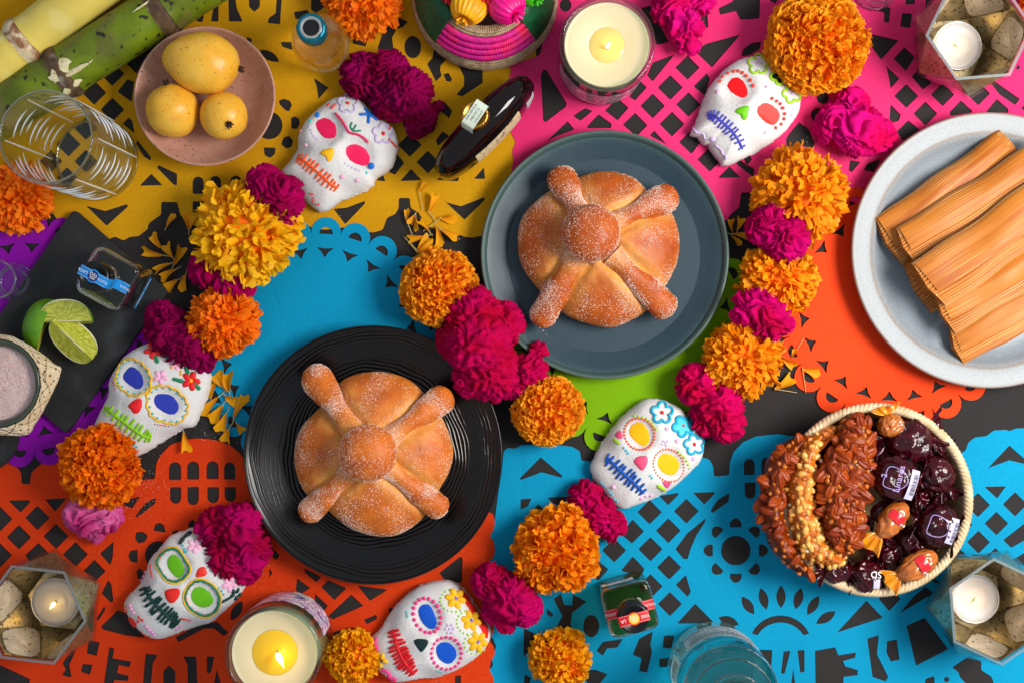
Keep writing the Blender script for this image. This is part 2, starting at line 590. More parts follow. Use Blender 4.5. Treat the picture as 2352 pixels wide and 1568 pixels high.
Y(A1, [(588, 1408), (720, 1445), (868, 1398), (877, 1414), (730, 1546)], dia(768, 507, 84), dia(645, 636, 84), dia(770, 752, 82),
  [(870, 545), (918, 560), (902, 700), (805, 630)], [(880, 806), (906, 830), (922, 915), (840, 850)], [(820, 392), (892, 335), (1100, 288), (1000, 400), (935, 508)],
  [(940, 960), (1036, 1080), (1030, 1102), (985, 1072), (930, 985)], [(1082, 1130), (1212, 1190), (1210, 1270), (1188, 1265), (1075, 1150)], [(1035, 1190), (1112, 1268), (955, 1272)],
  arch(1318, 1393, 1210, 1328), arch(1433, 1512, 1205, 1325), arch(1575, 1650, 1203, 1322), [(1318, 1378), (1393, 1378), (1393, 1455), (1318, 1455)],
  dia(470, 990, 84), dia(590, 880, 80), dia(590, 1105, 80), dia(350, 1105, 78), dia(460, 1215, 70), [(380, 225), (600, 100), (560, 185), (410, 270)],
  [(318, 262), (360, 310), (332, 332), (308, 300)], [(190, 392), (238, 312), (250, 392), (212, 432)], [(78, 482), (118, 442), (132, 512)])
sheet('cut_paper_banner', yo, yh, 0.0006, m_yel, 'mustard yellow cut paper banner under the guava dish, with lattice and lettering cut out')

# ---- pink sheet
po = [tuple(p) for p in D('A3', [(470, -420), (380, -120), (405, 60), (395, 180), (410, 200)])]
po = [(1330, -140)] + [tuple(p) for p in D('A3', [(380, -60), (372, 200), (330, 380), (200, 430), (112, 440), (137, 490), (115, 545), (150, 640), (170, 760), (120, 860), (130, 905), (166, 975), (140, 1040),
     (152, 1100), (130, 1200), (160, 1300), (400, 1350), (900, 1450), (1500, 1560), (1608, 1505), (1640, 1462), (1692, 1420), (1702, 1342), (1704, 1318), (1822, 1316), (1830, 1380), (1900, 1420)])]
po += [tuple(p) for p in D('A4', [(420, 1500), (560, 1400), (640, 1420), (720, 1350), (860, 1420), (1200, 1500), (2300, 1500), (2300, -400)])]
ph = []
def Q(c, *polys): ph.extend((c, p) for p in polys)
Q(A3, el(505, 40, 40, 44, 0, 16), [(352, 480), (374, 480), (514, 712), (506, 735), (368, 840), (352, 828), (337, 520)], [(557, 795), (640, 742), (690, 762), (606, 830)],
  [(730, 785), (820, 850), (815, 880), (655, 880), (655, 865)], [(372, 972), (520, 832), (566, 888), (540, 900), (450, 932)], [(775, 760), (860, 672), (936, 742), (860, 826)],
  [(1060, 602), (980, 690), (940, 665), (1016, 560)], [(1100, 432), (1250, 376), (1100, 560), (1062, 520)], dia(1100, 728, 84), dia(1220, 602, 85), dia(1338, 466, 83),
  [(980, 775), (1065, 860), (990, 936), (896, 856)], dia(1232, 852, 85), dia(1345, 718, 84), [(1470, 505), (1490, 540), (1460, 660), (1380, 595)],
  [(1372, 885), (1440, 960), (1365, 1055), (1280, 975)], [(1110, 896), (1195, 990), (1080, 930)], dia(1490, 1093, 84), [(1625, 1140), (1700, 1216), (1546, 1220)],
  [(1690, 1095), (1796, 1160), (1790, 1216), (1668, 1122)], [(1700, 240), (1505, 466), (1385, 350), (1470, 302)], [(1706, 388), (1720, 340), (1780, 296), (1842, 290), (1830, 340), (1760, 382)],
  [(1550, 62), (1650, 12), (1640, -80), (1836, -80), (1830, 130), (1700, 140), (1668, 80), (1560, 106)], [(1440, 60), (1470, 50), (1480, 190), (1420, 212)],
  [(1022, 60), (1090, 42), (1105, 100), (1212, 290), (1130, 312)], [(1300, -80), (1400, -80), (1380, 20), (1310, 10)])
Q(A4, [(225, -80), (330, -80), (260, 30), (222, 10)], [(880, 47), (1046, 57), (1035, 160), (1000, 156), (1002, 90), (880, 67)], [(1125, 95), (1192, 97), (1180, 196), (1110, 186)],
  [(1147, -60), (1216, -60), (1210, 32), (1147, 36)], [(1290, -60), (1362, -60), (1300, 112), (1257, 152), (1282, 60)], [(903, 235), (1100, 280), (980, 412), (905, 312)],
  [(1140, 326), (1212, 395), (1150, 490), (1066, 405)], [(1015, 456), (1106, 540), (1045, 608), (1032, 530)], [(1238, 470), (1325, 570), (1265, 616), (1190, 530)],
  dia(1152, 660, 82), dia(1400, 650, 80), dia(1643, 642, 82), dia(1283, 780, 82), [(1525, 690), (1606, 765), (1590, 776), (1455, 796), (1448, 770)],
  [(1045, 716), (1116, 790), (1100, 830), (1035, 850)], [(1165, 826), (1245, 890), (1130, 966), (1086, 905)], [(1712, 552), (1740, 550), (1928, 680), (1895, 722), (1790, 650)],
  [(1770, 680), (1850, 750), (1850, 776), (1695, 770)], [(1936, 740), (1990, 700), (1990, 800)], [(1900, 446), (1926, 450), (1926, 476), (1900, 480)],
  [(330, 955), (350, 920), (420, 838), (490, 890), (530, 995), (500, 1030), (430, 992), (385, 1036), (335, 1010)], el(582, 672, 42, 42, 0, 14), el(545, 790, 45, 46, 0, 14), el(697, 606, 38, 34, 0, 14),
  [(768, 1098), (840, 1110), (780, 1180), (757, 1170)], [(885, 1120), (980, 1090), (930, 1180), (860, 1165)], [(768, 1300), (870, 1288), (860, 1322), (775, 1328)], [(20, 1000), (100, 1090), (60, 1140)])
sheet('cut_paper_banner', po, ph, 0.0013, m_pnk, 'bright pink cut paper banner with diamond lattice, under the teal plate')

# ---- doilies with looped edges
def doily(name, c, R, n, phase, z, m, label, lo=0.0, tri=40, rl=34, hr=16):
    out, holes = [], []
    c = np.asarray(c, float)
    for i in range(n):
        a = phase + 2 * PI * i / n
        u = np.array([math.cos(a), math.sin(a)]); t = np.array([-u[1], u[0]])
        lc = c + u * R
        for b in np.linspace(-1.75, 1.75, 13):
            out.append(lc + rl * (math.cos(b) * u + math.sin(b) * t))
        hc = lc - u * 6
        hole = [hc + hr * (math.cos(b) * u * 1.1 + math.sin(b) * t) for b in np.linspace(-1.5, 1.5, 9)]
        holes.append(np.array(hole))
        tc = c + u * (R - tri)
        holes.append(np.array([tc + t * 20 + u * 4, tc + t * 8 - u * 6, tc - u * 19, tc - t * 8 - u * 6, tc - t * 20 + u * 4, tc + u * 2]))
    o = W(np.array(out), 0)[:, :2]
    hs = [W(rpoly(h, 2.0, 2), 0)[:, :2] for h in holes]
    me = poly_fill(o, hs, z, 0.00011, name)
    return single(me, name, m, label, 'paper doily')

doily('paper_doily', (733, 795), 262, 24, 0.063 - PI / 2, 0.0013, m_blu, 'plain blue paper doily with looped edge under the ridged black plate')
doily('paper_doily', (2052, 702), 254, 23, 2.17, 0.0020, m_ora, 'bright orange paper doily with looped edge under the grey plate of tamales')
doily('paper_doily', (1462, 760), 256, 23, 1.915, 0.0020, m_grn, 'lime green paper doily showing below the teal plate')
doily('paper_doily', (62, 780), 258, 24, -PI / 2 + 0.06, 0.0020, m_pur, 'purple paper doily with looped edge under the black slate board')

# ---- red-orange sheet
C1, C2, C3, C4 = 'C1', 'C2', 'C3', 'C4'
ro = [(-160, 1040), (-20, 1052)] + [tuple(p) for p in D(C1, [(0, 172), (25, 160), (45, 168), (60, 210), (108, 225), (135, 262), (137, 330), (190, 330), (195, 262), (232, 228), (262, 205),
      (300, 185), (420, 190), (560, 240), (760, 290), (870, 306), (962, 300), (966, 250), (972, 200), (1000, 150), (1060, 88), (1150, 56), (1240, 48), (1340, 58), (1430, 90), (1490, 140), (1520, 185), (1650, 300)])]
ro += [tuple(p) for p in D(C2, [(400, 420), (1200, 520), (1500, 500)])]
ro += [tuple(p) for p in D(C2, [(1538, 520), (1546, 580), (1535, 620), (1514, 652), (1540, 690), (1546, 740), (1538, 780), (1512, 810), (1540, 850), (1546, 900), (1536, 950), (1512, 980), (1540, 1020),
      (1546, 1070), (1536, 1120), (1512, 1150), (1536, 1190), (1540, 1240), (1512, 1300), (1540, 1340), (1546, 1385), (1520, 1430), (1512, 1480), (1540, 1540), (1530, 1640), (1530, 1900)])]
ro += [(-160, 1690)]
rh = []
def R_(c, *polys): rh.extend((c, p) for p in polys)
R_(C1, arch(1050, 1125, 195, 305), arch(1163, 1237, 190, 303), arch(1283, 1358, 188, 300), arch(1392, 1462, 195, 303), arch(1057, 1125, 350, 453, False), arch(1165, 1235, 348, 462, False),
   arch(1288, 1360, 350, 450, False), arch(1395, 1465, 350, 440, False), [(55, 433), (190, 430), (185, 450), (130, 507)], [(283, 426), (416, 418), (345, 502)],
   dia(235, 540, 76), dia(120, 660, 76), dia(350, 655, 78), dia(0, 547, 80), [(240, 695), (318, 770), (282, 818), (190, 820), (160, 770)], dia(470, 767, 78), dia(-2, 772, 80), dia(588, 870, 70),
   [(706, 688), (702, 780), (686, 834), (622, 762)], [(966, 414), (966, 450), (850, 541), (844, 525), (900, 452)], [(760, 432), (870, 408), (822, 482), (770, 462)], el(985, 770, 84, 86, 0, 22),
   [(952, 620), (965, 580), (992, 570), (1020, 585), (1030, 632)], [(845, 630), (885, 625), (920, 650), (900, 690), (860, 700), (840, 670)], [(855, 738), (812, 742), (797, 775), (812, 812), (856, 818)],
   [(850, 870), (872, 850), (895, 880), (885, 915), (855, 920)], [(1065, 630), (1100, 615), (1125, 640), (1110, 665), (1080, 660)], [(1170, 575), (1200, 545), (1220, 580), (1200, 615), (1172, 605)],
   [(672, 926), (692, 950), (706, 1055), (690, 1066), (632, 1010)], [(735, 1110), (800, 1140), (860, 1220), (900, 1282), (780, 1268), (640, 1232), (630, 1212)],
   [(1090, 1280), (1250, 1192), (1350, 1185), (1420, 1250), (1390, 1272), (1330, 1225), (1270, 1225), (1110, 1310)], leafhole(1470, 1115, 70, 30, -60),
   [(552, 1296), (620, 1312), (602, 1396), (540, 1380)], [(515, 1445), (576, 1450), (560, 1512), (505, 1495)],
   [(680, 1340), (710, 1350), (700, 1410), (815, 1430), (805, 1466), (740, 1452), (728, 1500), (800, 1520), (795, 1550), (710, 1545), (690, 1680), (630, 1680)],
   [(905, 1380), (980, 1390), (950, 1440), (930, 1680), (880, 1680)], [(1020, 1680), (1015, 1490), (1050, 1455), (1090, 1490), (1085, 1680)], [(1140, 1400), (1220, 1400), (1230, 1680), (1170, 1680), (1165, 1450)],
   [(1285, 1400), (1332, 1400), (1310, 1500), (1285, 1502)], [(1345, 1480), (1410, 1680), (1310, 1680)], [(390, 1440), (470, 1330), (465, 1380), (432, 1450), (446, 1530), (386, 1515), (410, 1480)],
   [(-100, 1400), (0, 1450), (190, 1540), (150, 1680), (-100, 1680)], [(600, 1165), (650, 1085), (655, 1110), (610, 1180)], [(1690, 730), (1735, 770), (1720, 800), (1695, 790)], [(1672, 850), (1692, 880), (1670, 912)])
R_(C2, [(360, 850), (470, 905), (440, 940), (372, 882)], [(320, 915), (402, 975), (345, 1010), (310, 990)], [(510, 925), (625, 975), (550, 1050), (470, 970)], [(695, 960), (882, 985), (770, 1055)],
   [(655, 1015), (730, 1085), (540, 1170), (510, 1150)], [(430, 1010), (510, 1085), (480, 1122), (430, 1052)], [(735, 1170), (810, 1140), (816, 1166), (750, 1200)], [(890, 1090), (922, 1110), (890, 1150)],
   [(980, 1032), (1040, 1000), (1060, 1012), (980, 1060)], [(1200, 882), (1330, 780), (1346, 790), (1340, 940), (1250, 945)], [(540, 1250), (640, 1220), (680, 1222), (560, 1290)], [(1298, 1520), (1335, 1515), (1335, 1640), (1298, 1640)])
sheet('cut_paper_banner', ro, rh, 0.0011, m_red, 'red orange cut paper banner with arched holes and letters, under the ridged black plate')

# ---- blue sheet, lower right
bo = [tuple(p) for p in D(C3, [(75, 128), (100, 108), (150, 112), (180, 92), (240, 88), (440, 92), (500, 100), (548, 128), (556, 185), (600, 190), (800, 230), (1200, 200), (1300, 165), (1350, 177), (1374, 220), (1380, 285), (1475, 276),
      (1478, 200), (1502, 132), (1560, 72), (1640, 36), (1779, 22), (1900, 40), (2000, 90)])]
bo += [tuple(p) for p in D(C4, [(600, 320), (1100, 320), (1265, 276), (1275, 250), (1308, 235), (1325, 187), (1360, 157), (1428, 150), (1470, 117), (1540, 113), (1560, 121), (1600, 105), (1720, 103), (1900, 140), (2100, 150), (2100, 1720), (1480, 1720)])]
bo += [tuple(p) for p in D(C4, [(1480, 1600), (1460, 1530), (1398, 1490), (1400, 1440), (1330, 1410), (1230, 1476), (1268, 1500), (1275, 1530), (1380, 1640), (1380, 1720)])]
bo += [tuple(p) for p in D(C3, [(1000, 1760), (-40, 1760), (-40, 1500), (10, 1460), (0, 1400), (30, 1340), (10, 1290), (-60, 1200), (-60, 700), (20, 560), (40, 400), (62, 260)])]
bh = []
def B_(c, *polys): bh.extend((c, p) for p in polys)
B_(C3, [(305, 165), (440, 280), (435, 292), (310, 258), (182, 306), (175, 295)], [(180, 425), (248, 420), (225, 470), (180, 490)], [(345, 415), (480, 410), (430, 472), (380, 450)], [(290, 455), (350, 510), (262, 546), (225, 530)],
   dia(980, 505, 76), dia(1208, 499, 77), dia(1096, 620, 77), [(875, 550), (945, 625), (870, 700), (802, 640)], dia(760, 742, 75), dia(985, 735, 75), dia(1101, 848, 76), [(875, 780), (948, 855), (930, 900), (802, 870)],
   dia(985, 965, 76), dia(1106, 1075, 75), [(655, 800), (725, 860), (662, 930), (610, 900)], [(1040, 405), (1160, 385), (1155, 402), (1095, 462)], [(1250, 386), (1386, 380), (1380, 395), (1320, 458)],
   [(1476, 385), (1470, 440), (1370, 511), (1358, 495), (1400, 432)], [(1330, 542), (1325, 565), (1270, 650), (1232, 740), (1216, 798), (1190, 795), (1140, 735), (1210, 640)], [(1205, 895), (1236, 1000), (1215, 1030), (1142, 955)],
   [(1262, 1073), (1385, 1195), (1150, 1196)], el(1515, 743, 92, 92, 0, 24), arch(1565, 1632, 175, 275), arch(1675, 1740, 165, 270), arch(1570, 1638, 322, 422, False), arch(1680, 1745, 320, 415, False),
   [(200, 1225), (315, 1280), (200, 1400)], [(205, 1510), (245, 1530), (230, 1600), (200, 1600)],
   [(385, 1045), (430, 1010), (450, 1080), (500, 1085), (505, 1015), (590, 1060), (500, 1130), (490, 1200), (500, 1240), (430, 1250), (400, 1220), (440, 1150)],
   el(618, 1212, 50, 70, 0, 18), [(340, 1100), (385, 1140), (372, 1156), (345, 1142)], [(690, 1310), (815, 1290), (780, 1345), (715, 1350), (690, 1396), (650, 1365)],
   [(915, 1290), (1000, 1245), (985, 1330), (995, 1370), (965, 1500), (915, 1490), (930, 1410), (875, 1390)], [(1070, 1270), (1135, 1270), (1115, 1350), (1060, 1345)], [(1040, 1415), (1100, 1405), (1090, 1466), (1040, 1466)],
   [(530, 1490), (640, 1480), (720, 1510), (660, 1580), (610, 1580)])
for k in range(8):
    a = math.radians(45 * k - 90)
    pc = np.array([1515 + 165 * math.cos(a), 743 + 165 * math.sin(a)])
    u = np.array([math.cos(a), math.sin(a)]); t = np.array([-u[1], u[0]])
    B_(C3, [tuple(pc - u * 22 + t * 36), tuple(pc + t * 37 + u * 6), tuple(pc + u * 30 + t * 18), tuple(pc + u * 36), tuple(pc + u * 30 - t * 18), tuple(pc - t * 37 + u * 6), tuple(pc - u * 22 - t * 36)])
for x, y, r, ln in ((-50, 1210, 20, 62), (60, 1120, 55, 62), (150, 1082, 75, 64), (250, 1070, 90, 66), (350, 1080, 105, 64), (435, 1120, 122, 64), (508, 1190, 148, 66)):
    B_(C4, leafhole(x, y, ln, 27, r))
arc_o = [(247 + 180 * math.cos(t), 1352 - 175 * math.sin(t)) for t in np.linspace(0.42, PI - 0.42, 12)]
arc_i = [(247 + 150 * math.cos(t), 1358 - 140 * math.sin(t)) for t in np.linspace(PI - 0.5, 0.5, 12)]
B_(C4, arc_o + arc_i, [(740, 1093), (835, 1190), (570, 1276)], [(1080, 1012), (1126, 1050), (930, 1166), (1010, 1070)], [(810, 1080), (870, 1035), (940, 1080), (870, 1152)],
   [(745, 1310), (812, 1290), (800, 1400), (866, 1530), (850, 1556), (775, 1530)], [(858, 1325), (915, 1315), (930, 1430), (880, 1442), (855, 1390)], [(970, 1236), (1075, 1190), (1210, 1370), (1025, 1466)],
   [(125, 1375), (200, 1375), (195, 1470), (195, 1680), (165, 1680), (150, 1480)], [(265, 1385), (305, 1380), (270, 1512), (250, 1512)], [(345, 1378), (385, 1375), (385, 1500), (360, 1506)], [(320, 1480), (345, 1680), (295, 1680)],
   [(445, 1380), (560, 1360), (580, 1406), (680, 1390), (675, 1420), (605, 1440), (620, 1470), (690, 1490), (690, 1520), (610, 1530), (600, 1680), (450, 1680)],
   [(1080, 1540), (1130, 1525), (1135, 1680), (1060, 1680)], el(1200, 1545, 15, 15, 0, 12), [(1560, 203), (1690, 318), (1560, 288), (1438, 332)], [(1418, 440), (1540, 437), (1490, 506)],
   dia(1380, 544, 70), dia(1593, 540, 70), dia(1486, 650, 68), [(1300, 625), (1350, 655), (1300, 706), (1285, 690)], dia(1383, 757, 66), [(1660, 640), (1660, 740), (1570, 790), (1525, 745)],
   [(1480, 790), (1526, 835), (1440, 856), (1420, 850)], [(1280, 800), (1335, 850), (1250, 880), (1215, 860)], [(1560, 870), (1660, 810), (1660, 900)], [(1130, 990), (1200, 1000), (1110, 960)])
sheet('cut_paper_banner', bo, bh, 0.0005, m_blu, 'large turquoise blue cut paper banner with diamond lattice, under the candy basket')
# ============================================================ PLATES
def plate_profile(R, h, foot, well, wellz, wallr, t=0.004, lip=0.0018, rimz=None):
    """closed lathe profile of a plate: underside out, over the lip, back to the middle"""
    rimz = h if rimz is None else rimz
    p = [(0.0, 0.001), (foot * 0.96, 0.001), (foot, 0.0), (foot + 0.003, 0.001), (wallr + t * 0.7, rimz * 0.45), (R - 0.004, h - t * 1.1)]
    a = np.linspace(-0.9, PI / 2 + 0.6, 9)
    p += [(R - lip + lip * math.cos(x), h - lip + lip * math.sin(x)) for x in a]
    return p

def ring_color(m, stops, rough=None):
    """glaze colour by distance from the middle of the dish (metres)"""
    nt = m.node_tree; N, L = nt.nodes, nt.links
    b = N['Principled BSDF']
    tc = N.new('ShaderNodeTexCoord')
    ln = N.new('ShaderNodeVectorMath'); ln.operation = 'MULTIPLY'
    ln.inputs[1].default_value = (1, 1, 0)
    L.new(tc.outputs['Object'], ln.inputs[0])
    le = N.new('ShaderNodeVectorMath'); le.operation = 'LENGTH'
    L.new(ln.outputs[0], le.inputs[0])
    nz = N.new('ShaderNodeTexNoise'); nz.inputs['Scale'].default_value = 60
    L.new(tc.outputs['Object'], nz.inputs['Vector'])
    ad = N.new('ShaderNodeMath'); ad.operation = 'MULTIPLY_ADD'
    L.new(nz.outputs['Fac'], ad.inputs[0]); ad.inputs[1].default_value = 0.0025
    L.new(le.outputs['Value'], ad.inputs[2])
    mr = N.new('ShaderNodeMapRange')
    mr.inputs['From Max'].default_value = 0.2
    L.new(ad.outputs[0], mr.inputs['Value'])
    cr = N.new('ShaderNodeValToRGB')
    els = cr.color_ramp.elements
    while len(els) < len(stops): els.new(0.5)
    for e, (r, c) in zip(els, stops):
        e.position = (r + 0.00125) / 0.2; e.color = lin(c)
    L.new(mr.outputs['Result'], cr.inputs['Fac'])
    old = b.inputs['Base Color'].links
    if old:
        src = old[0].from_socket
        mx = N.new('ShaderNodeMix'); mx.data_type = 'RGBA'; mx.blend_type = 'MULTIPLY'
        mx.inputs[0].default_value = 1.0
        L.new(cr.outputs['Color'], mx.inputs[6]); L.new(src, mx.inputs[7])
        L.new(mx.outputs[2], b.inputs['Base Color'])
    else:
        L.new(cr.outputs['Color'], b.inputs['Base Color'])
    return m

def base_at(d, z):
    """table position under a point seen at picture unit d and height z"""
    p = W([d], z)[0]
    return np.array([p[0], p[1], 0.0])

# ---- teal plate
c = base_at((1389, 585), 0.020); c[2] = 0.0024
Rt = 285 * K * (1 - 0.020 / CAM_H)
pr = plate_profile(Rt, 0.021, 0.09, 0, 0, 0.112)
pr += [(Rt - 0.0042, 0.0195), (Rt - 0.006, 0.0165), (Rt - 0.0085, 0.0115), (Rt - 0.0115, 0.0075), (Rt - 0.016, 0.0056), (Rt - 0.024, 0.0048), (0.06, 0.0045), (0.0, 0.0045)]
m = mat('teal_glaze', (255, 255, 255), rough=0.38, speck=((120, 120, 120), 900, 0.66, 0.7), spec=0.5, rough2=0.5, nscale=100)
ring_color(m, [(0.0, (44, 66, 79)), (Rt - 0.012, (42, 64, 76)), (Rt - 0.007, (56, 80, 82)), (Rt - 0.001, (78, 98, 90)), (0.19, (60, 80, 80))])
V, F = lathe(pr, 160, (c[0], c[1], c[2]))
TEAL = single(MB().add(V, F), 'dinner_plate', m, 'round matte teal stoneware plate with raised rim holding bread', 'plate', tuple(c))
teal_c, teal_z = c, 0.0024 + 0.0045

# ---- ridged black plate
c = base_at((858, 1043), 0.022); c[2] = 0.0024
Rb = 296 * K * (1 - 0.022 / CAM_H)
rr = np.linspace(Rb - 0.0022, 0.0, 250)
def bz(r):
    t = np.clip((r - 0.060) / (Rb - 0.060), 0, 1)
    return 0.0050 + 0.0205 * t ** 2.0
pr = plate_profile(Rb, 0.0262, 0.075, 0, 0, 0.10, lip=0.0012) + [(r, bz(r)) for r in rr]
n_in = len(rr)
def rid(T, R, Z):
    Z = Z.copy()
    r = R[:, -n_in:]; t = T[:, -n_in:]
    ph = r / 0.00395 + 0.42 * np.sin(3 * t + r * 60) + 0.25 * np.sin(7 * t - r * 90 + 1) + 0.12 * np.sin(17 * t + r * 210)
    amp = np.clip((r - 0.012) / 0.02, 0, 1) * np.clip((Rb - 0.004 - r) / 0.004, 0, 1)
    Z[:, -n_in:] += amp * 0.00075 * (1 - np.abs(np.sin(PI * ph)) * 1.6)
    return R, Z
V, F = lathe(pr, 300, tuple(c), rid)
m = mat('black_glaze', (10, 10, 11), rough=0.22, spec=0.45, bump=0.08, bscale=300, bdist=0.0004)
single(MB().add(V, F), 'dinner_plate', m, 'round black plate with wavy concentric ridges holding bread', 'plate', tuple(c))
black_c, black_z = c, 0.0024 + 0.0052

# ---- pale grey plate
c = base_at((2270, 575), 0.024); c[2] = 0.0024
Rg = 316 * K * (1 - 0.024 / CAM_H)
rw = 0.1205
pr = plate_profile(Rg, 0.0245, 0.085, 0, 0, 0.118, lip=0.002)
pr += [(Rg - 0.006, 0.0243), (rw + 0.006, 0.0215), (rw + 0.002, 0.0205), (rw - 0.001, 0.0185), (rw - 0.004, 0.0140), (rw - 0.010, 0.0085), (rw - 0.020, 0.0058), (0.06, 0.0045), (0, 0.0045)]
m = mat('pale_grey_glaze', (255, 255, 255), rough=0.42, col2=(236, 240, 244), nscale=900, ncontrast=(0.42, 0.6), speck=((198, 206, 216), 1400, 0.55, 0.66), spec=0.5)
ring_color(m, [(0.0, (140, 151, 160)), (rw - 0.014, (142, 152, 160)), (rw + 0.0005, (150, 155, 158)), (rw + 0.0035, (144, 130, 116)), (rw + 0.006, (152, 157, 159)), (Rg - 0.004, (150, 155, 157)), (Rg - 0.0005, (150, 130, 116))])
V, F = lathe(pr, 180, tuple(c))
single(MB().add(V, F), 'dinner_plate', m, 'round pale grey stoneware plate with wide rim holding tamales', 'plate', tuple(c))
grey_c, grey_z = c, 0.0024 + 0.0045

# ---- pink speckled dish with guavas
c = base_at((472, 223), 0.03); c[2] = 0.0012
Rp = 161 * K * (1 - 0.03 / CAM_H)
pr = [(0, 0.001), (0.032, 0.001), (0.034, 0.0), (0.037, 0.001), (0.055, 0.012), (0.066, 0.022), (Rp - 0.001, 0.0315)]
pr += [(Rp - 0.0012 + 0.0012 * math.cos(a), 0.032 + 0.0012 * math.sin(a)) for a in np.linspace(-0.4, 2.4, 6)]
pr += [(Rp - 0.004, 0.030), (0.0655, 0.0245), (0.056, 0.0155), (0.045, 0.0095), (0.03, 0.0062), (0.0, 0.005)]
m = mat('speckled_pink_glaze', (194, 146, 126), rough=0.38, col2=(184, 136, 116), nscale=90, speck=((60, 36, 28), 420, 0.70, 0.725), spec=0.5)
V, F = lathe(pr, 120, tuple(c), lambda T, R, Z: (R * (1 + 0.008 * np.sin(2 * T + 1)), Z))
single(MB().add(V, F), 'small_dish', m, 'small dusty pink speckled dish holding three guavas', 'dish', tuple(c))
dish_c = c

def guava(d, z, R, ax, elong, taper, label, seed, cal_end=1, calyx_open=False):
    """ax: direction of the blossom end"""
    ctr = W([d], z)[0]
    ax, s, n = frame_from(ax)
    th = np.linspace(0, 2 * PI, 48, endpoint=False)
    u = np.linspace(0, 1, 36)
    x = -np.cos(PI * u)                       # -1 stalk end .. 1 blossom end
    prof = np.sqrt(np.maximum(0, 1 - x ** 2)) * (1 + taper * x) * (1 - 0.04 * np.exp(-((x - 1) / .2) ** 2))
    T, X = np.meshgrid(th, x, indexing='ij')
    Pf = np.broadcast_to(prof, T.shape)
    loc = np.stack([X.ravel() * elong, (Pf * np.cos(T)).ravel(), (Pf * np.sin(T)).ravel()], 1)
    loc *= (1 + 0.045 * pnoise(loc * 1.3 + seed))[:, None] * (1 + 0.012 * pnoise(loc * 4 + seed))[:, None]
    V = ctr + R * (loc[:, :1] * ax + loc[:, 1:2] * s + loc[:, 2:3] * n)
    b = thing('guava', label, 'guava', (ctr[0], ctr[1], z - R * 0.9))
    o = part(MB().add(V, grid_faces(48, 36, wrap_u=True)), 'fruit', m_guava, b)
    mb = MB()
    e = ctr + ax * R * elong * 0.985 * cal_end
    for k in range(7):
        a = 2 * PI * k / 7 + seed
        rad = math.cos(a) * s + math.sin(a) * n
        r0 = R * (0.12 if calyx_open else 0.07)
        pts = [e + rad * r0 * 0.6 - ax * cal_end * R * .05, e + rad * r0 + ax * cal_end * R * .07, e + rad * r0 * (1.5 if k % 2 else 1.0) + ax * cal_end * R * (.12 + .05 * (k % 3))]
        V, F = tube(pts, [R * .05, R * .045, R * .02], 5)
        mb.add(V, F)
    V, F = ellipsoid(e, R * .1, R * .1, R * .06, 10, 6)
    mb.add(V, F)
    part(mb, 'calyx', m_calyx, b)
m_guava = mat('guava_skin', (238, 188, 70), rough=0.36, col2=(228, 160, 28), nscale=22, big=((206, 140, 60), 70, 0.60, 0.80), speck=((150, 92, 36), 420, 0.69, 0.74), bump=0.12, bscale=120, bdist=0.0015, spec=0.45, sss=0.25, sssrad=(1, .6, .15), sssscale=0.006)
m_calyx = mat('dried_calyx', (62, 34, 18), rough=0.9, col2=(40, 24, 14), nscale=400)
guava((462, 144), 0.045, 0.0315, (0.97, -0.14, -0.12), 1.22, 0.14, 'largest guava in the pink dish, pointed towards the sugar cane', 1, 1)
guava((396, 255), 0.038, 0.0268, (-0.1, 0.88, 0.42), 1.04, 0.03, 'yellow guava in the pink dish nearest the drinking glass', 2)
guava((514, 266), 0.036, 0.0248, (0.35, -0.45, 0.72), 1.02, 0.02, 'small round guava in the pink dish with dark open calyx', 3, 1, True)

# ============================================================ SWEET BREADS
m_crust = mat('baked_crust', (255, 255, 255), rough=0.5, attr='tint', col2=(228, 196, 170), nscale=70, ncontrast=(0.3, 0.8), bump=0.5, bscale=190, bdist=0.0015, spec=0.4, sss=0.1, sssrad=(1, .45, .15), sssscale=0.004)
m_sugar = mat('sugar_grains', (244, 226, 210), rough=0.3, spec=0.6)
CRUST0, PALE, DEEP = np.array(lin((214, 116, 30))[:3]), np.array(lin((238, 178, 90))[:3]), np.array(lin((164, 66, 14))[:3])

def seg_dist(p, a, b):
    ab = b - a
    t = np.clip(((p - a) @ ab) / (ab @ ab), 0, 1)
    return np.linalg.norm(p - (a + t[:, None] * ab), axis=1), t

OCT_V = np.array([(1, 0, 0), (-1, 0, 0), (0, 1, 0), (0, -1, 0), (0, 0, 1), (0, 0, -1)], float)
OCT_F = np.array([(0, 2, 4), (2, 1, 4), (1, 3, 4), (3, 0, 4), (2, 0, 5), (1, 2, 5), (3, 1, 5), (0, 3, 5)])
def grains(pos, nrm, size, rng):
    n = len(pos)
    rot = rng.normal(size=(n, 3, 3))
    q, _ = np.linalg.qr(rot)
    sc = size * rng.uniform(0.55, 1.25, (n, 1, 1)) * rng.uniform(0.7, 1.3, (n, 1, 3))
    V = (OCT_V[None] * sc) @ q + (pos + nrm * size * 0.35)[:, None]
    F = OCT_F[None] + (np.arange(n) * 6)[:, None, None]
    return V.reshape(-1, 3), F.reshape(-1, 3)

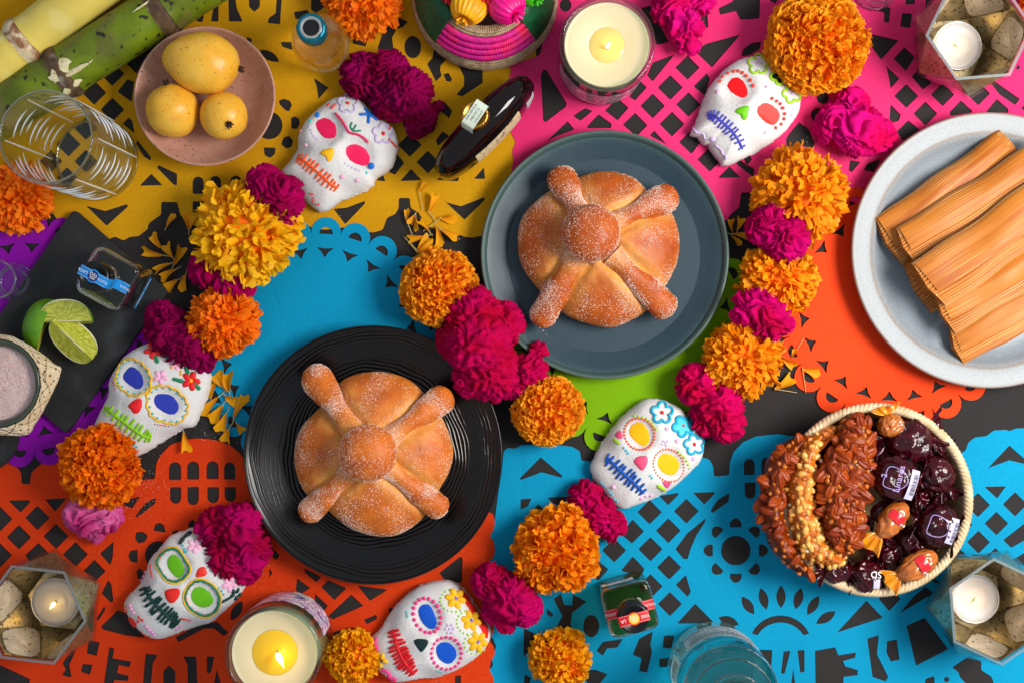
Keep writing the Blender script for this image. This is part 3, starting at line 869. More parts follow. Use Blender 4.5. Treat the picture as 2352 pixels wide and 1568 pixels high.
def scatter_on(V, F4, n, rng, dens=None, up=0.0, flip=None):
    """random points on quads"""
    a, b, c, d = (V[F4[:, k]] for k in range(4))
    nr = np.cross(c - a, d - b)
    ar = np.linalg.norm(nr, axis=1)
    nn = nr / (ar[:, None] + 1e-15)
    if flip is not None:
        nn = nn * np.where(np.sum(nn * ((a + c) / 2 - flip((a + c) / 2)), 1) < 0, -1, 1)[:, None]
    else:
        nn = nn * np.where(nn[:, 2] < 0, -1, 1)[:, None]
    w = ar * (nn[:, 2] > up)
    if dens is not None:
        w = w * dens((a + c) / 2)
    if w.sum() <= 0: return np.zeros((0, 3)), np.zeros((0, 3))
    i = rng.choice(len(F4), n, p=w / w.sum())
    u, v = rng.random((2, n, 1))
    p = (a[i] * (1 - u) + b[i] * u) * (1 - v) + (d[i] * (1 - u) + c[i] * u) * v
    return p, nn[i]

def bread(name_label, centre_d, base_pts, knob, knob_r, bones, floor_c, floor_z, seed, hmax=0.050, bake=0.0):
    CRUST = CRUST0 * (1 - bake) + DEEP * bake
    rng = np.random.default_rng(seed)
    root = thing('sweet_bread', name_label, 'bread', (floor_c[0], floor_c[1], floor_z))
    # dome
    ow = W(resample(base_pts, 96, True), floor_z + 0.018)[:, :2]
    cw = W([centre_d], floor_z + 0.02)[0][:2]
    S = np.concatenate([np.linspace(0, 0.9, 34)[1:], np.linspace(0.92, 1.0, 10)])
    def dome(s):
        return floor_z + 0.016 + (hmax - 0.016) * np.maximum(0, 1 - s ** 2.5) ** 0.62
    verts = [np.array([[cw[0], cw[1], dome(np.array(0.0))]])]
    for s in S:
        p = cw + (ow - cw) * s
        verts.append(np.column_stack([p, np.full(96, dome(np.array(s)))]))
    for zz, k in ((0.010, 1.0), (0.004, 0.975), (0.0004, 0.93)):
        p = cw + (ow - cw) * k
        verts.append(np.column_stack([p, np.full(96, floor_z + zz)]))
    V = np.vstack(verts)
    nr = len(verts) - 1
    # bones (centre lines), in world
    bl = []
    for (ex, ey, er, mr) in bones:
        kn = np.array(knob)
        a = W([kn + (np.array([ex, ey]) - kn) * 0.30], floor_z + hmax - .004)[0]
        m1 = W([kn + (np.array([ex, ey]) - kn) * 0.62], floor_z + hmax * 0.80)[0]
        e = W([(ex, ey)], floor_z + hmax * 0.50)[0]
        bl.append((a, m1, e, er * K, mr * K))
    dd = np.full(len(V), 9.0)
    for a, m1, e, er, mr in bl:
        for p0, p1 in ((a, m1), (m1, e)):
            dist, _ = seg_dist(V[:, :2], p0[:2], p1[:2])
            dd = np.minimum(dd, dist / mr)
    nz = pnoise(np.column_stack([V[:, :2] * 45, np.full(len(V), seed)]))
    # dough bulges between the strips
    pull = np.exp(-np.maximum(0, dd - 0.75) ** 2 / 0.12)
    V[:, 2] -= 0.006 * pull * (V[:, 2] > floor_z + 0.012)
    V[:, 2] += 0.0014 * nz + 0.0009 * pnoise(V * 130 + seed) * (V[:, 2] > floor_z + 0.003)
    pale = np.clip(np.exp(-np.maximum(0, dd - 0.95) / 0.62) * 1.05 - 0.05 + 0.18 * nz, 0, 1)
    rim = np.clip((floor_z + 0.028 - V[:, 2]) / 0.02, 0, 1)
    col = CRUST[None] * (1 - pale[:, None]) + PALE[None] * pale[:, None]
    dk = np.clip(0.9 * (nz + 0.15), 0, 0.8)[:, None] * (1 - pale[:, None])
    col = col * (1 - dk) + DEEP[None] * dk
    col = col * (1 - 0.45 * rim[:, None]) + PALE[None] * 0.45 * rim[:, None]
    F = []
    j = np.arange(96)
    tri = np.stack([np.zeros(96, int), 1 + j, 1 + (j + 1) % 96], 1)
    q = np.vstack([np.stack([1 + i * 96 + j, 1 + (i + 1) * 96 + j, 1 + (i + 1) * 96 + (j + 1) % 96, 1 + i * 96 + (j + 1) % 96], 1) for i in range(nr - 1)])
    part(MB().add(V, [q, tri], col), 'loaf', m_crust, root)
    gp, gn = [], []
    dn = lambda p: np.clip(0.25 + 1.7 * pnoise(np.column_stack([p[:, :2] * 38, np.full(len(p), seed + 5)])), 0.05, 1.3)
    a_, b_ = scatter_on(V, q, 7500, rng, dn, 0.1); gp.append(a_); gn.append(b_)
    # bones
    for bi, (a, m1, e, er, mr) in enumerate(bl):
        ctrl = np.array([a - [0, 0, 0.003], (a + m1) / 2, m1, (m1 + e) / 2, e])
        pts = resample(ctrl, 26)
        t = np.linspace(0, 1, 26)
        rad = mr * (0.90 - 0.22 * np.sin(PI * np.clip(t * 1.45, 0, 1))) + (er * 1.08 - mr) * np.clip((t - 0.5) / 0.42, 0, 1) ** 1.4
        rad = rad * (1 + 0.05 * np.sin(t * 9 + bi))
        # rounded end
        d_end = pts[-1] - pts[-2]; d_end /= np.linalg.norm(d_end)
        ext = [pts[-1] + d_end * er * k for k in (0.3, 0.55, 0.74, 0.86, 0.93)]
        exr = [er * math.sqrt(max(0, 1 - k * k)) for k in (0.32, 0.6, 0.8, 0.93, 0.99)]
        pts = np.vstack([pts, ext]); rad = np.concatenate([rad, exr])
        Vb, Fb = tube(pts, rad, 20, caps=False, sq=(1, 0.80))
        nzb = pnoise(Vb * 70 + seed + bi)
        axis_pt = np.repeat(pts, 20, 0)
        axis_pt = np.vstack([axis_pt, pts[:1], pts[-1:]])
        Vb = Vb + (Vb - axis_pt) * (0.09 * nzb + 0.05 * pnoise(Vb * 150 + seed))[:, None]
        lowside = np.clip(0.35 - (Vb[:, 2] - axis_pt[:, 2]) / (np.concatenate([np.repeat(rad, 20), rad[:1], rad[-1:]]) + 1e-6), 0, 1)
        tt = np.concatenate([np.repeat(np.linspace(0, 1, len(pts)), 20), [0, 1]])
        near = np.clip(1 - tt / 0.35, 0, 1) * 0.7
        pl = np.clip(np.maximum(lowside * (1.1 - tt), near) , 0, 1)[:, None]
        colb = CRUST * (1 - pl) + PALE * pl
        dkb = np.clip(0.55 * (nzb + 0.2), 0, 0.5)[:, None] * (1 - pl)
        colb = colb * (1 - dkb) + DEEP * dkb
        part(MB().add(Vb, Fb, colb), 'dough_strip', m_crust, root)
        a_, b_ = scatter_on(Vb, Fb[0], 1700, rng, dn, 0.05, flip=lambda q_: pts[np.argmin(((q_[:, None, :2] - pts[None, :, :2]) ** 2).sum(-1), 1)])
        gp.append(a_); gn.append(b_)
    # knob
    kz = floor_z + hmax + knob_r * K * 0.38
    kc = W([knob], kz)[0]
    Vi, Fi = ICO[4]
    nzk = pnoise(Vi * 2.2 + seed)
    r = knob_r * K * (1 - kz / CAM_H)
    Vk = Vi * (1 + 0.03 * nzk)[:, None] * np.array([r, r, r * 0.86]) + kc
    lo = np.clip(0.1 - Vi[:, 2], 0, 1)[:, None]
    ck = CRUST * (1 - lo) + PALE * lo
    dkk = np.clip(0.6 * (nzk + 0.35), 0, 0.6)[:, None] * (1 - lo)
    ck = ck * (1 - dkk) + DEEP * dkk
    part(MB().add(Vk, Fi, ck), 'knob', m_crust, root)
    dirs = rng.normal(size=(4200, 3)); dirs /= np.linalg.norm(dirs, axis=1)[:, None]
    dirs = dirs[dirs[:, 2] > 0.0]
    keep = rng.random(len(dirs)) < np.clip(0.75 + 0.9 * pnoise(dirs * 2 + seed), 0.1, 1)
    dirs = dirs[keep]
    gp.append(kc + dirs * np.array([r, r, r * .86]) * (1 + 0.03 * pnoise(dirs * 2.2 + seed))[:, None]); gn.append(dirs)
    gp, gn = np.vstack(gp), np.vstack(gn)
    Vg, Fg = grains(gp, gn, 0.00040, rng)
    part(MB().add(Vg, Fg), 'sugar_coating', m_sugar, root, kind='stuff', smooth=False)
    return root

bread('sugared sweet bread with crossed dough strips on the ridged black plate', (858, 1042),
      [(676, 1060), (690, 985), (745, 925), (790, 870), (860, 853), (930, 868), (975, 905), (1015, 960), (1040, 1030), (1030, 1085), (1005, 1130), (975, 1185), (925, 1222), (875, 1232), (810, 1215), (755, 1175), (700, 1130)],
      (845, 1040), 67, [(727, 868, 35, 31), (1012, 918, 33, 28), (1002, 1160, 31, 27), (714, 1172, 30, 27)], black_c, black_z, 11)
bread('darker sugared sweet bread with crossed dough strips on the teal plate', (1378, 575),
      [(1190, 540), (1205, 490), (1260, 440), (1320, 410), (1385, 393), (1450, 405), (1490, 440), (1540, 485), (1560, 540), (1556, 600), (1530, 655), (1490, 710), (1440, 740), (1400, 752), (1340, 740), (1290, 715), (1225, 650), (1195, 600)],
      (1357, 536), 67, [(1290, 412, 34, 32), (1528, 456, 34, 28), (1522, 700, 34, 30), (1248, 722, 33, 34)], teal_c, teal_z, 23, bake=0.55)
# crumbs of sugar fallen on the plate
rng = np.random.default_rng(5)
cr = W(np.column_stack([rng.normal(1232, 14, 26), rng.normal(772, 10, 26)]), teal_z + 0.0004)
Vg, Fg = grains(cr, np.tile([0, 0, 1.0], (26, 1)), 0.0006, rng)
single(MB().add(Vg, Fg), 'sugar_crumbs', m_sugar, 'loose sugar grains on the teal plate beside the bread', 'sugar', kind='stuff', smooth=False)
cr = W(np.column_stack([rng.normal(858, 165, 90), rng.normal(1043, 165, 90)]), black_z + 0.0012)
cr = cr[np.hypot(cr[:, 0] - black_c[0], cr[:, 1] - black_c[1]) < 0.075]
Vg, Fg = grains(cr, np.tile([0, 0, 1.0], (len(cr), 1)), 0.00045, rng)
single(MB().add(Vg, Fg), 'sugar_crumbs', m_sugar, 'loose sugar grains on the ridged black plate around the bread', 'sugar', kind='stuff', smooth=False)
# ============================================================ MARIGOLDS
m_petal = mat('marigold_petal', (255, 160, 0), rough=0.55, attr='tint', transl=0.28, spec=0.2, col2=(250, 246, 243), nscale=500)
m_core = mat('marigold_core', (250, 120, 4), rough=0.9)
m_stem = mat('dry_stem', (206, 186, 120), rough=0.7, col2=(176, 150, 80), nscale=300)
m_leafgreen = mat('sepal_green', (92, 122, 40), rough=0.6, col2=(70, 96, 30), nscale=200)

def marigold(d, Rpx, tip, deep, style, label, seed, flat=0.74, n=None, center_hole=0.0, tilt=(0, 0)):
    rng = np.random.default_rng(seed)
    R0 = Rpx * K
    zc = R0 * 0.62
    R = R0 * (1 - zc / CAM_H) * 0.93
    ctr = W([d], zc)[0]
    root = thing('marigold', label, 'flower', (ctr[0], ctr[1], 0.002), 'marigold heads')
    if style == 'tube':
        n = n or 430; rw = 0.094; L0 = 0.30; A0, A1 = 2.5, 2.35
    elif style == 'mid':
        n = n or 400; rw = 0.122; L0 = 0.34; A0, A1 = 1.9, 1.5
    else:
        n = n or 300; rw = 0.175; L0 = 0.40; A0, A1 = 1.5, 0.95
    i = np.arange(n) + 0.5
    cosp = 1 - i / n * 1.45
    ph = np.arccos(cosp) + rng.normal(0, 0.035, n)
    th = i * 2.399963 + rng.normal(0, 0.16, n)
    d3 = np.stack([np.sin(ph) * np.cos(th), np.sin(ph) * np.sin(th), np.cos(ph)], 1)
    Rt = euler_R(tilt[0], tilt[1], 0)
    d3 = d3 @ Rt.T
    wob = 1 + (0.12 if style == 'tube' else 0.20) * pnoise(d3 * 1.7 + seed * 3.1)
    surf = d3 * np.array([1, 1, flat]) * R * wob[:, None]
    # petal axis: outwards, lower ones spread flatter, small random lean
    ax = d3 * np.array([1, 1, 0.95]) + rng.normal(0, 0.16 if style == 'tube' else 0.26, (n, 3))
    ax /= np.linalg.norm(ax, axis=1)[:, None]
    ref = np.where(np.abs(ax[:, 2:3]) > 0.92, np.array([[1.0, 0, 0]]), np.array([[0, 0, 1.0]]))
    s = np.cross(ref, ax); s /= np.linalg.norm(s, axis=1)[:, None]
    nrm = np.cross(ax, s)
    roll = rng.uniform(0, 2 * PI, n) if style != 'ruffle' else rng.normal(0, 0.9, n)
    s, nrm = s * np.cos(roll)[:, None] + nrm * np.sin(roll)[:, None], nrm * np.cos(roll)[:, None] - s * np.sin(roll)[:, None]
    size = rng.uniform(0.78, 1.22, n) * (0.72 + 0.34 * np.clip(ph / 1.3, 0, 1))
    if center_hole: size *= 0.45 + 0.55 * np.clip(ph / center_hole, 0, 1)
    nt, nw = 6, 9
    t = np.linspace(0, 1, nt)[None, :, None]
    w = np.linspace(-1, 1, nw)[None, None, :]
    L = (L0 * R * rng.uniform(0.85, 1.15, n) * (0.8 + 0.2 * size))[:, None, None]
    A = (A0 + (A1 - A0) * t) * rng.uniform(0.8, 1.12, n)[:, None, None]
    rad = (rw * R * size)[:, None, None] * (0.30 + 0.50 * t + 0.28 * t ** 3)
    # the blade bends over outwards towards its tip, like a trumpet lip
    bm = rng.uniform(0.15, 0.75, n) if style == 'tube' else (rng.uniform(0.5, 1.2, n) if style == 'mid' else rng.uniform(0.75, 1.5, n))
    be = bm[:, None, None] * t ** 2
    phi = A * w
    p1, p2 = rng.uniform(0, 6.28, (2, n, 1, 1))
    am = 0.45 if style == 'tube' else (0.8 if style == 'mid' else 1.0)
    ruf = am * (0.060 * R * t ** 2 * np.sin(w * 4.0 + p1) + 0.028 * R * t ** 3 * np.sin(w * 9 + p2))
    notch = -0.05 * R * t ** 4 * np.exp(-(w / 0.22) ** 2) * am
    lat = rad * np.sin(phi)
    arcx = L * (t - 1)
    alo = arcx * np.cos(be * 0.35) + (ruf * 0.55 + notch) * np.cos(be) + ruf * 0.6 * np.sin(be)
    nor = rad * (1 - np.cos(phi)) - rad * 0.6 - (0.42 * L * t ** 3) * np.sin(be) - (notch) * np.sin(be) + ruf * 0.5 * np.cos(be)
    V = surf[:, None, None] + alo[..., None] * ax[:, None, None] + lat[..., None] * s[:, None, None] + nor[..., None] * nrm[:, None, None]
    V = V + ctr
    V[..., 2] = np.maximum(V[..., 2], 0.0024)
    tip_l, deep_l = np.array(lin(tip)[:3]), np.array(lin(deep)[:3])
    g = (t ** 0.8 * (0.72 + 0.28 * (1 - np.abs(w)))) * np.ones((n, 1, 1))
    g = np.clip(g * rng.uniform(0.75, 1.1, n)[:, None, None] + 0.10 * (t > 0.9), 0, 1)
    col = deep_l + (tip_l - deep_l) * g[..., None]
    col *= rng.uniform(0.86, 1.06, n)[:, None, None, None]
    F = grid_faces(nt, nw)
    Fa = (F[None] + (np.arange(n) * nt * nw)[:, None, None]).reshape(-1, 4)
    part(MB().add(V.reshape(-1, 3), Fa, col.reshape(-1, 3)), 'petals', m_petal, root, kind='stuff')
    Vc, Fc = ellipsoid(ctr - [0, 0, R * .08], R * .80, R * .80, R * .58, 32, 18)
    Vc[:, 2] = np.maximum(Vc[:, 2], 0.003)
    part(MB().add(Vc, Fc), 'flower_core', m_core, root)
    Vs, Fs = tube([(ctr[0], ctr[1], 0.0035), (ctr[0], ctr[1], zc * 0.8)], [R * .2, R * .32], 10)
    part(MB().add(Vs, Fs), 'calyx', m_leafgreen, root)
    return root

OR_T, OR_D = (255, 172, 20), (255, 104, 0)
DO_T, DO_D = (255, 142, 16), (250, 84, 0)
YO_T, YO_D = (255, 172, 18), (255, 112, 0)
YE_T, YE_D = (255, 206, 24), (255, 158, 0)
marigold((38, 455), 80, (255, 142, 18), (255, 78, 0), 'ruffle', 'deep orange marigold partly behind the drinking glass', 101, n=340)
marigold((832, -2), 88, DO_T, DO_D, 'ruffle', 'orange marigold cut by the top edge, beside the teal capped bottle', 102, n=330)
marigold((1874, 98), 124, (255, 184, 36), (255, 118, 2), 'tube', 'largest orange marigold, touching the red eyed sugar skull', 103, n=560)
marigold((566, 535), 120, YE_T, YE_D, 'ruffle', 'large yellow marigold with broad ruffled petals above the blue doily', 104, n=360, flat=0.66)
marigold((515, 735), 84, (255, 138, 10), DO_D, 'ruffle', 'orange marigold touching the left edge of the blue doily', 105, n=300)
marigold((1006, 660), 95, (255, 184, 36), (255, 118, 2), 'tube', 'orange marigold with round curled petals between the two bread plates', 106, n=450)
marigold((1258, 943), 88, (255, 184, 36), (255, 118, 2), 'tube', 'orange marigold with curled petals just below the teal plate', 107, n=430)
marigold((230, 1066), 96, (255, 146, 16), (255, 86, 0), 'mid', 'tightly curled orange marigold under the chin of the blue eyed skull with yellow rings', 108, n=560)
marigold((1838, 445), 106, YO_T, (240, 98, 0), 'ruffle', 'orange marigold beside the upper left rim of the grey plate', 109, n=330)
marigold((1785, 645), 90, (255, 178, 20), (255, 102, 0), 'ruffle', 'orange marigold with parted petals beside the orange doily', 110, n=300, center_hole=0.6)
marigold((1705, 825), 94, YO_T, (244, 112, 0), 'ruffle', 'golden orange marigold next to loose petals and the orange doily', 111, n=300)
marigold((1277, 1262), 104, (255, 168, 18), (255, 100, 0), 'mid', 'large orange marigold on the blue banner left of the lattice', 112, n=430)
marigold((811, 1507), 66, (255, 194, 16), (255, 140, 0), 'mid', 'small golden marigold between the candle jar and a sugar skull', 113, n=330)
marigold((1287, 1512), 73, (255, 190, 20), (255, 138, 0), 'mid', 'small golden marigold alone near the bottom edge on blue paper', 114, n=360)
marigold((2388, 2), 48, DO_T, DO_D, 'ruffle', 'orange marigold just showing in the top right corner', 115, n=200)

# ============================================================ COCKSCOMB FLOWERS
m_comb = mat('cockscomb_velvet', (180, 6, 92), rough=0.85, attr='tint', sheen=0.3, spec=0.08)
m_fuzz = mat('cockscomb_fuzz', (214, 20, 130), rough=0.8, attr='tint', spec=0.1, transl=0.25)

def cockscomb(lobes, c1, c2, label, seed, freq=1.0, tall=0.8, lift=0.0):
    rng = np.random.default_rng(seed)
    lobes = np.asarray(lobes, float)
    base = W([lobes[:, :2].mean(0)], 0.01)[0]
    root = thing('cockscomb', label, 'flower', (base[0], base[1], 0.002), 'magenta cockscomb heads')
    mb, fz = MB(), MB()
    k1, k2 = np.array(lin(c1)[:3]) * .88, np.array(lin(c2)[:3]) * .88
    if lift > 0:
        x_, y_, r_ = lobes[0]
        b0 = W([(x_, y_)], lift + r_ * K * .4)[0]
        Vs, Fs = tube([(b0[0], b0[1], .004), (b0[0], b0[1], b0[2])], [r_ * K * .22, r_ * K * .4], 10)
        part(MB().add(Vs, Fs), 'stem', m_leafgreen, root)
    for li, (x, y, r) in enumerate(lobes):
        rz = r * K
        zc = 0.003 + lift + rz * 0.55 * (1 + 0.15 * (li % 3))
        R = rz * (1 - zc / CAM_H) * 0.86
        ctr = W([(x, y)], zc)[0]
        sub = 5 if r > 30 else 4
        Vi, Fi = ICO[sub]
        P0 = Vi * R + ctr                       # shared world-space noise keeps neighbouring lobes related
        f = 60.0 * freq
        warp = np.stack([pnoise(P0 * f * 0.8 + 11 + seed), pnoise(P0 * f * .8 + 47 + seed), pnoise(P0 * f * .8 + 83 + seed)], 1)
        n1 = pnoise(P0 * f * 0.9 + warp * 0.9 + seed * 1.7)
        h = 1 - np.abs(np.sin(n1 * 7.0)) ** 1.6       # winding folds
        n2 = pnoise(P0 * f * 0.35 + seed)
        n3 = pnoise(P0 * f * 4.0 + seed)
        dis = 1 + (0.0105 / R) * min(1.0, R / 0.020) * (h - 0.70) + 0.15 * n2 + 0.02 * n3
        V = Vi * dis[:, None] * np.array([R, R, R * tall]) + ctr
        V[:, 2] = np.maximum(V[:, 2], 0.0023)
        mixf = np.clip(0.5 + 0.9 * pnoise(P0 * f * 0.6 + 5 + seed) + 0.25 * n3, 0, 1)[:, None]
        col = k1 * (1 - mixf) + k2 * mixf
        Fi = Fi[Vi[Fi].mean(1)[:, 2] > -0.55]
        mb.add(V, Fi, col)
        # velvet fibres
        nf = int(1300 * (r / 50) ** 2)
        hw_ = np.clip(h[Fi].mean(1), 0, 1) ** 3 + .02
        fi = rng.choice(len(Fi), nf, p=hw_ / hw_.sum())
        w = rng.dirichlet((1, 1, 1), nf)
        a, b, c = V[Fi[fi, 0]], V[Fi[fi, 1]], V[Fi[fi, 2]]
        p = a * w[:, :1] + b * w[:, 1:2] + c * w[:, 2:]
        nn = np.cross(b - a, c - a); nn /= np.linalg.norm(nn, axis=1)[:, None] + 1e-15
        ok = (nn[:, 2] > -0.3) & (p[:, 2] > 0.004)
        p, nn = p[ok], nn[ok]
        m_ = len(p)
        dr = nn + rng.normal(0, 0.35, (m_, 3)); dr /= np.linalg.norm(dr, axis=1)[:, None]
        sd = np.cross(dr, rng.normal(size=(m_, 3))); sd /= np.linalg.norm(sd, axis=1)[:, None]
        ln = rng.uniform(0.0008, 0.0022, (m_, 1))
        T = np.stack([p - sd * 0.00016, p + sd * 0.00016, p + dr * ln], 1).reshape(-1, 3)
        cc = (k1 * 0.35 + k2 * 0.65)[None] * rng.uniform(0.8, 1.35, (m_, 1))
        fz.add(T, np.arange(3 * m_).reshape(-1, 3), np.repeat(np.clip(cc, 0, 1), 3, 0))
    part(mb, 'crest', m_comb, root)
    part(fz, 'velvet_fibres', m_fuzz, root, kind='stuff', smooth=False)
    return root

MG, CRM, HOT = (186, 0, 104), (176, 0, 58), (224, 20, 140)
cockscomb([(835, 175, 60), (890, 168, 60), (935, 212, 68), (965, 275, 44), (902, 225, 60), (955, 300, 25), (1007, 245, 15)], (128, 0, 46), (150, 0, 84), 'dark magenta cockscomb behind the pink eyed sugar skull', 201)
cockscomb([(608, 428, 50), (650, 460, 57), (650, 500, 34), (668, 440, 38)], (146, 0, 62), (178, 0, 88), 'magenta cockscomb on the large yellow marigold', 202, lift=0.026)
cockscomb([(1543, 15, 50), (1575, 62, 46), (1582, 102, 32), (1612, 5, 34)], (204, 0, 72), (222, 12, 132), 'hot pink cockscomb at the top edge beside the cream candle', 203, lift=0.006)
cockscomb([(1925, 285, 56), (1975, 300, 70), (1958, 240, 46), (2020, 312, 42), (1898, 300, 36)], (206, 0, 70), (222, 12, 130), 'hot pink cockscomb above the rim of the grey plate', 204, freq=0.75)
cockscomb([(1773, 522, 60), (1802, 545, 62), (1750, 525, 44), (1815, 586, 30)], (172, 0, 66), (196, 0, 106), 'magenta cockscomb between two orange marigolds right of the teal plate', 205, lift=0.028)
cockscomb([(1720, 708, 48), (1770, 738, 52), (1745, 704, 48), (1795, 742, 32)], (182, 0, 62), (200, 0, 106), 'small magenta cockscomb touching the left edge of the orange doily', 206, lift=0.024)
cockscomb([(1600, 885, 58), (1650, 930, 64), (1668, 972, 48), (1618, 962, 44), (1590, 868, 38)], (186, 0, 46), (202, 0, 94), 'magenta cockscomb above the yellow eyed sugar skull', 207, freq=0.8, lift=0.008)
cockscomb([(1088, 730, 78), (1100, 790, 90), (1150, 742, 60), (1130, 850, 78), (1090, 862, 54), (1215, 852, 48), (1052, 778, 58), (1236, 806, 28), (1190, 882, 42)], (178, 0, 42), (190, 0, 84), 'largest magenta cockscomb, lying across the rims of both bread plates', 208, freq=1.15, lift=0.01)
cockscomb([(475, 618, 48), (530, 640, 50), (562, 660, 28)], (150, 0, 60), (178, 0, 96), 'magenta cockscomb squeezed between yellow and orange marigolds', 209, lift=0.012)
cockscomb([(390, 760, 64), (432, 790, 66), (462, 822, 42), (372, 728, 42)], (124, 0, 54), (150, 0, 82), 'dark magenta cockscomb on the forehead of a blue eyed skull beside the slate board', 210)
cockscomb([(212, 1195, 50), (186, 1183, 44), (246, 1188, 42), (220, 1222, 30)], (200, 16, 116), (226, 110, 170), 'pale pink and magenta cockscomb below the tightly curled marigold', 211, freq=0.75)
cockscomb([(500, 1213, 60), (550, 1208, 66), (574, 1258, 54), (518, 1278, 60), (560, 1302, 44)], (158, 0, 50), (186, 0, 100), 'magenta cockscomb with fat worm-like folds on the green eyed skull', 212, freq=0.85)
cockscomb([(1345, 1138, 46), (1375, 1180, 46), (1405, 1207, 40), (1338, 1168, 33)], (168, 0, 50), (194, 0, 92), 'magenta cockscomb under the chin of the yellow eyed skull', 213)
cockscomb([(1130, 1338, 54), (1170, 1370, 64), (1202, 1395, 46), (1140, 1400, 40), (1163, 1432, 28)], (166, 0, 46), (190, 0, 98), 'magenta cockscomb between a marigold and the skull with yellow icing flowers', 214, lift=0.012)

# ============================================================ LOOSE PETALS
ORD = ['first', 'second', 'third', 'fourth', 'fifth', 'sixth', 'seventh', 'eighth', 'ninth', 'tenth', 'eleventh', 'twelfth', 'thirteenth']
def ranks(items):
    x = [i[1][0] for i in items]
    order = sorted(range(len(x)), key=lambda k: x[k])
    return {k: ORD[r] for r, k in enumerate(order)}
def loose_petal(crop, base, tip, wpx, label, group, stem=None, col=(250, 178, 16), lift=0.004, seed=0):
    rng = np.random.default_rng(seed + 900)
    b, t_ = W(D(crop, [base]), lift)[0], W(D(crop, [tip]), lift + 0.003)[0]
    u = unit(crop)
    L = t_ - b
    ln = np.linalg.norm(L); ax = L / ln
    sd = np.cross([0, 0, 1.0], ax); sd /= np.linalg.norm(sd)
    up = np.cross(ax, sd)
    ro = rng.uniform(-0.9, 0.9)
    sd, up = sd * math.cos(ro) + up * math.sin(ro), up * math.cos(ro) - sd * math.sin(ro)
    nt, nw = 9, 9
    t = np.linspace(0, 1, nt)[:, None]; w = np.linspace(-1, 1, nw)[None]
    A = 1.9 - 1.1 * t
    rad = wpx * u * 0.78 * (0.16 + 0.5 * t + 0.45 * t ** 3)
    bend = rng.uniform(-0.15, 0.15)
    lat = rad * np.sin(A * w) + bend * ln * t * (1 - t)
    nor = rad * (1 - np.cos(A * w)) - rad * 0.5
    al = t * ln + 0.09 * ln * t ** 3 * np.sin(4 * w + seed) + 0 * w
    V = b + al[..., None] * ax + lat[..., None] * sd + nor[..., None] * up
    V[..., 2] = np.maximum(V[..., 2], 0.0026 + 0.0004 * np.abs(w))
    c1, c0 = np.array(lin(col)[:3]), np.array(lin((226, 140, 6))[:3])
    g = np.clip(t + 0.2 * np.abs(w), 0, 1)[..., None]
    root = thing('loose_petal', label, 'petal', (b[0], b[1], 0.0022), group)
    part(MB().add(V.reshape(-1, 3), grid_faces(nt, nw), (c0 + (c1 - c0) * g).reshape(-1, 3)), 'blade', m_petal, root)
    s2 = W(D(crop, [stem]), 0.003)[0] if stem else b - ax * ln * 0.45
    mid = (b + s2) / 2 + sd * ln * rng.uniform(-0.06, 0.06)
    Vs, Fs = tube(resample([b, mid, s2], 8), np.linspace(0.0006, 0.00035, 8), 5)
    Vs[:, 2] = np.maximum(Vs[:, 2], 0.0022)
    part(MB().add(Vs, Fs), 'claw', m_stem, root)

g1, l1 = 'petals by the upper left marigold', 'loose yellow petal, %s from the left between the slate board and large yellow marigold'
PL = [((1000, 175), (1030, 110), 60), ((1130, 195), (1135, 115), 70), ((965, 305), (905, 230), 62), ((965, 350), (850, 330), 60), ((1030, 360), (985, 290), 60), ((1040, 405), (1095, 310), 60),
                               ((1010, 405), (920, 440), 55), ((1045, 440), (960, 490), 55), ((1060, 500), (985, 555), 62), ((1110, 470), (1085, 560), 55)]
RK = ranks(PL)
for k, (b, t, w) in enumerate(PL):
    loose_petal('B1', b, t, w, l1 % RK[k], g1, seed=k)
g2, l2 = 'petals above the middle marigold', 'loose yellow petal, %s from the left in the heap beside the teal plate'
PL = [((555, 190), (640, 40), 75, (605, 480)), ((345, 660), (345, 470), 90, (440, 900)), ((470, 560), (390, 690), 95, None), ((490, 600), (490, 790), 100, None), ((700, 500), (810, 250), 130, (820, 700)),
                                  ((700, 810), (560, 640), 110, None), ((830, 740), (880, 1040), 120, (1190, 945)), ((890, 600), (1110, 640), 150, (610, 815)), ((900, 790), (1140, 920), 120, None), ((640, 890), (380, 950), 120, None),
                                  ((520, 1130), (690, 900), 130, (300, 905)), ((510, 1150), (760, 1000), 130, (330, 930)), ((740, 1130), (850, 1060), 100, None)]
RK = ranks(PL)
for k, (b, t, w, s) in enumerate(PL):
    loose_petal('PC', b, t, w, l2 % RK[k], g2, s, seed=20 + k)
g3, l3 = 'petals beside the black plate', 'loose yellow petal, %s from the left between a blue eyed skull and black plate'
PL = [((1290, 1110), (1225, 1190), 70), ((1330, 1130), (1290, 1060), 75), ((1370, 1160), (1345, 1060), 85), ((1350, 1190), (1400, 1230), 75), ((1300, 1200), (1200, 1290), 60), ((1330, 1250), (1260, 1340), 70),
                               ((1400, 1320), (1465, 1190), 60), ((1350, 1300), (1310, 1400), 65), ((1370, 1390), (1340, 1460), 60), ((1420, 1360), (1450, 1400), 45), ((1100, 1410), (1120, 1520), 55)]
RK = ranks(PL)
for k, (b, t, w) in enumerate(PL):
    loose_petal('B1', b, t, w, l3 % RK[k], g3, seed=40 + k)
g4, l4 = 'petals right of the teal plate', 'loose yellow petal, %s from the left on black card right of the teal plate'
PL = [((1440, 200), (1430, 140), 40), ((1470, 200), (1495, 130), 45), ((1450, 225), (1530, 235), 45), ((1440, 240), (1490, 285), 40)]
RK = ranks(PL)
for k, (b, t, w) in enumerate(PL):
    loose_petal('B3', b, t, w, l4 % RK[k], g4, seed=60 + k)
g5, l5 = 'petals beside the orange doily', 'loose yellow petal, %s from the left at the left edge of the orange doily'
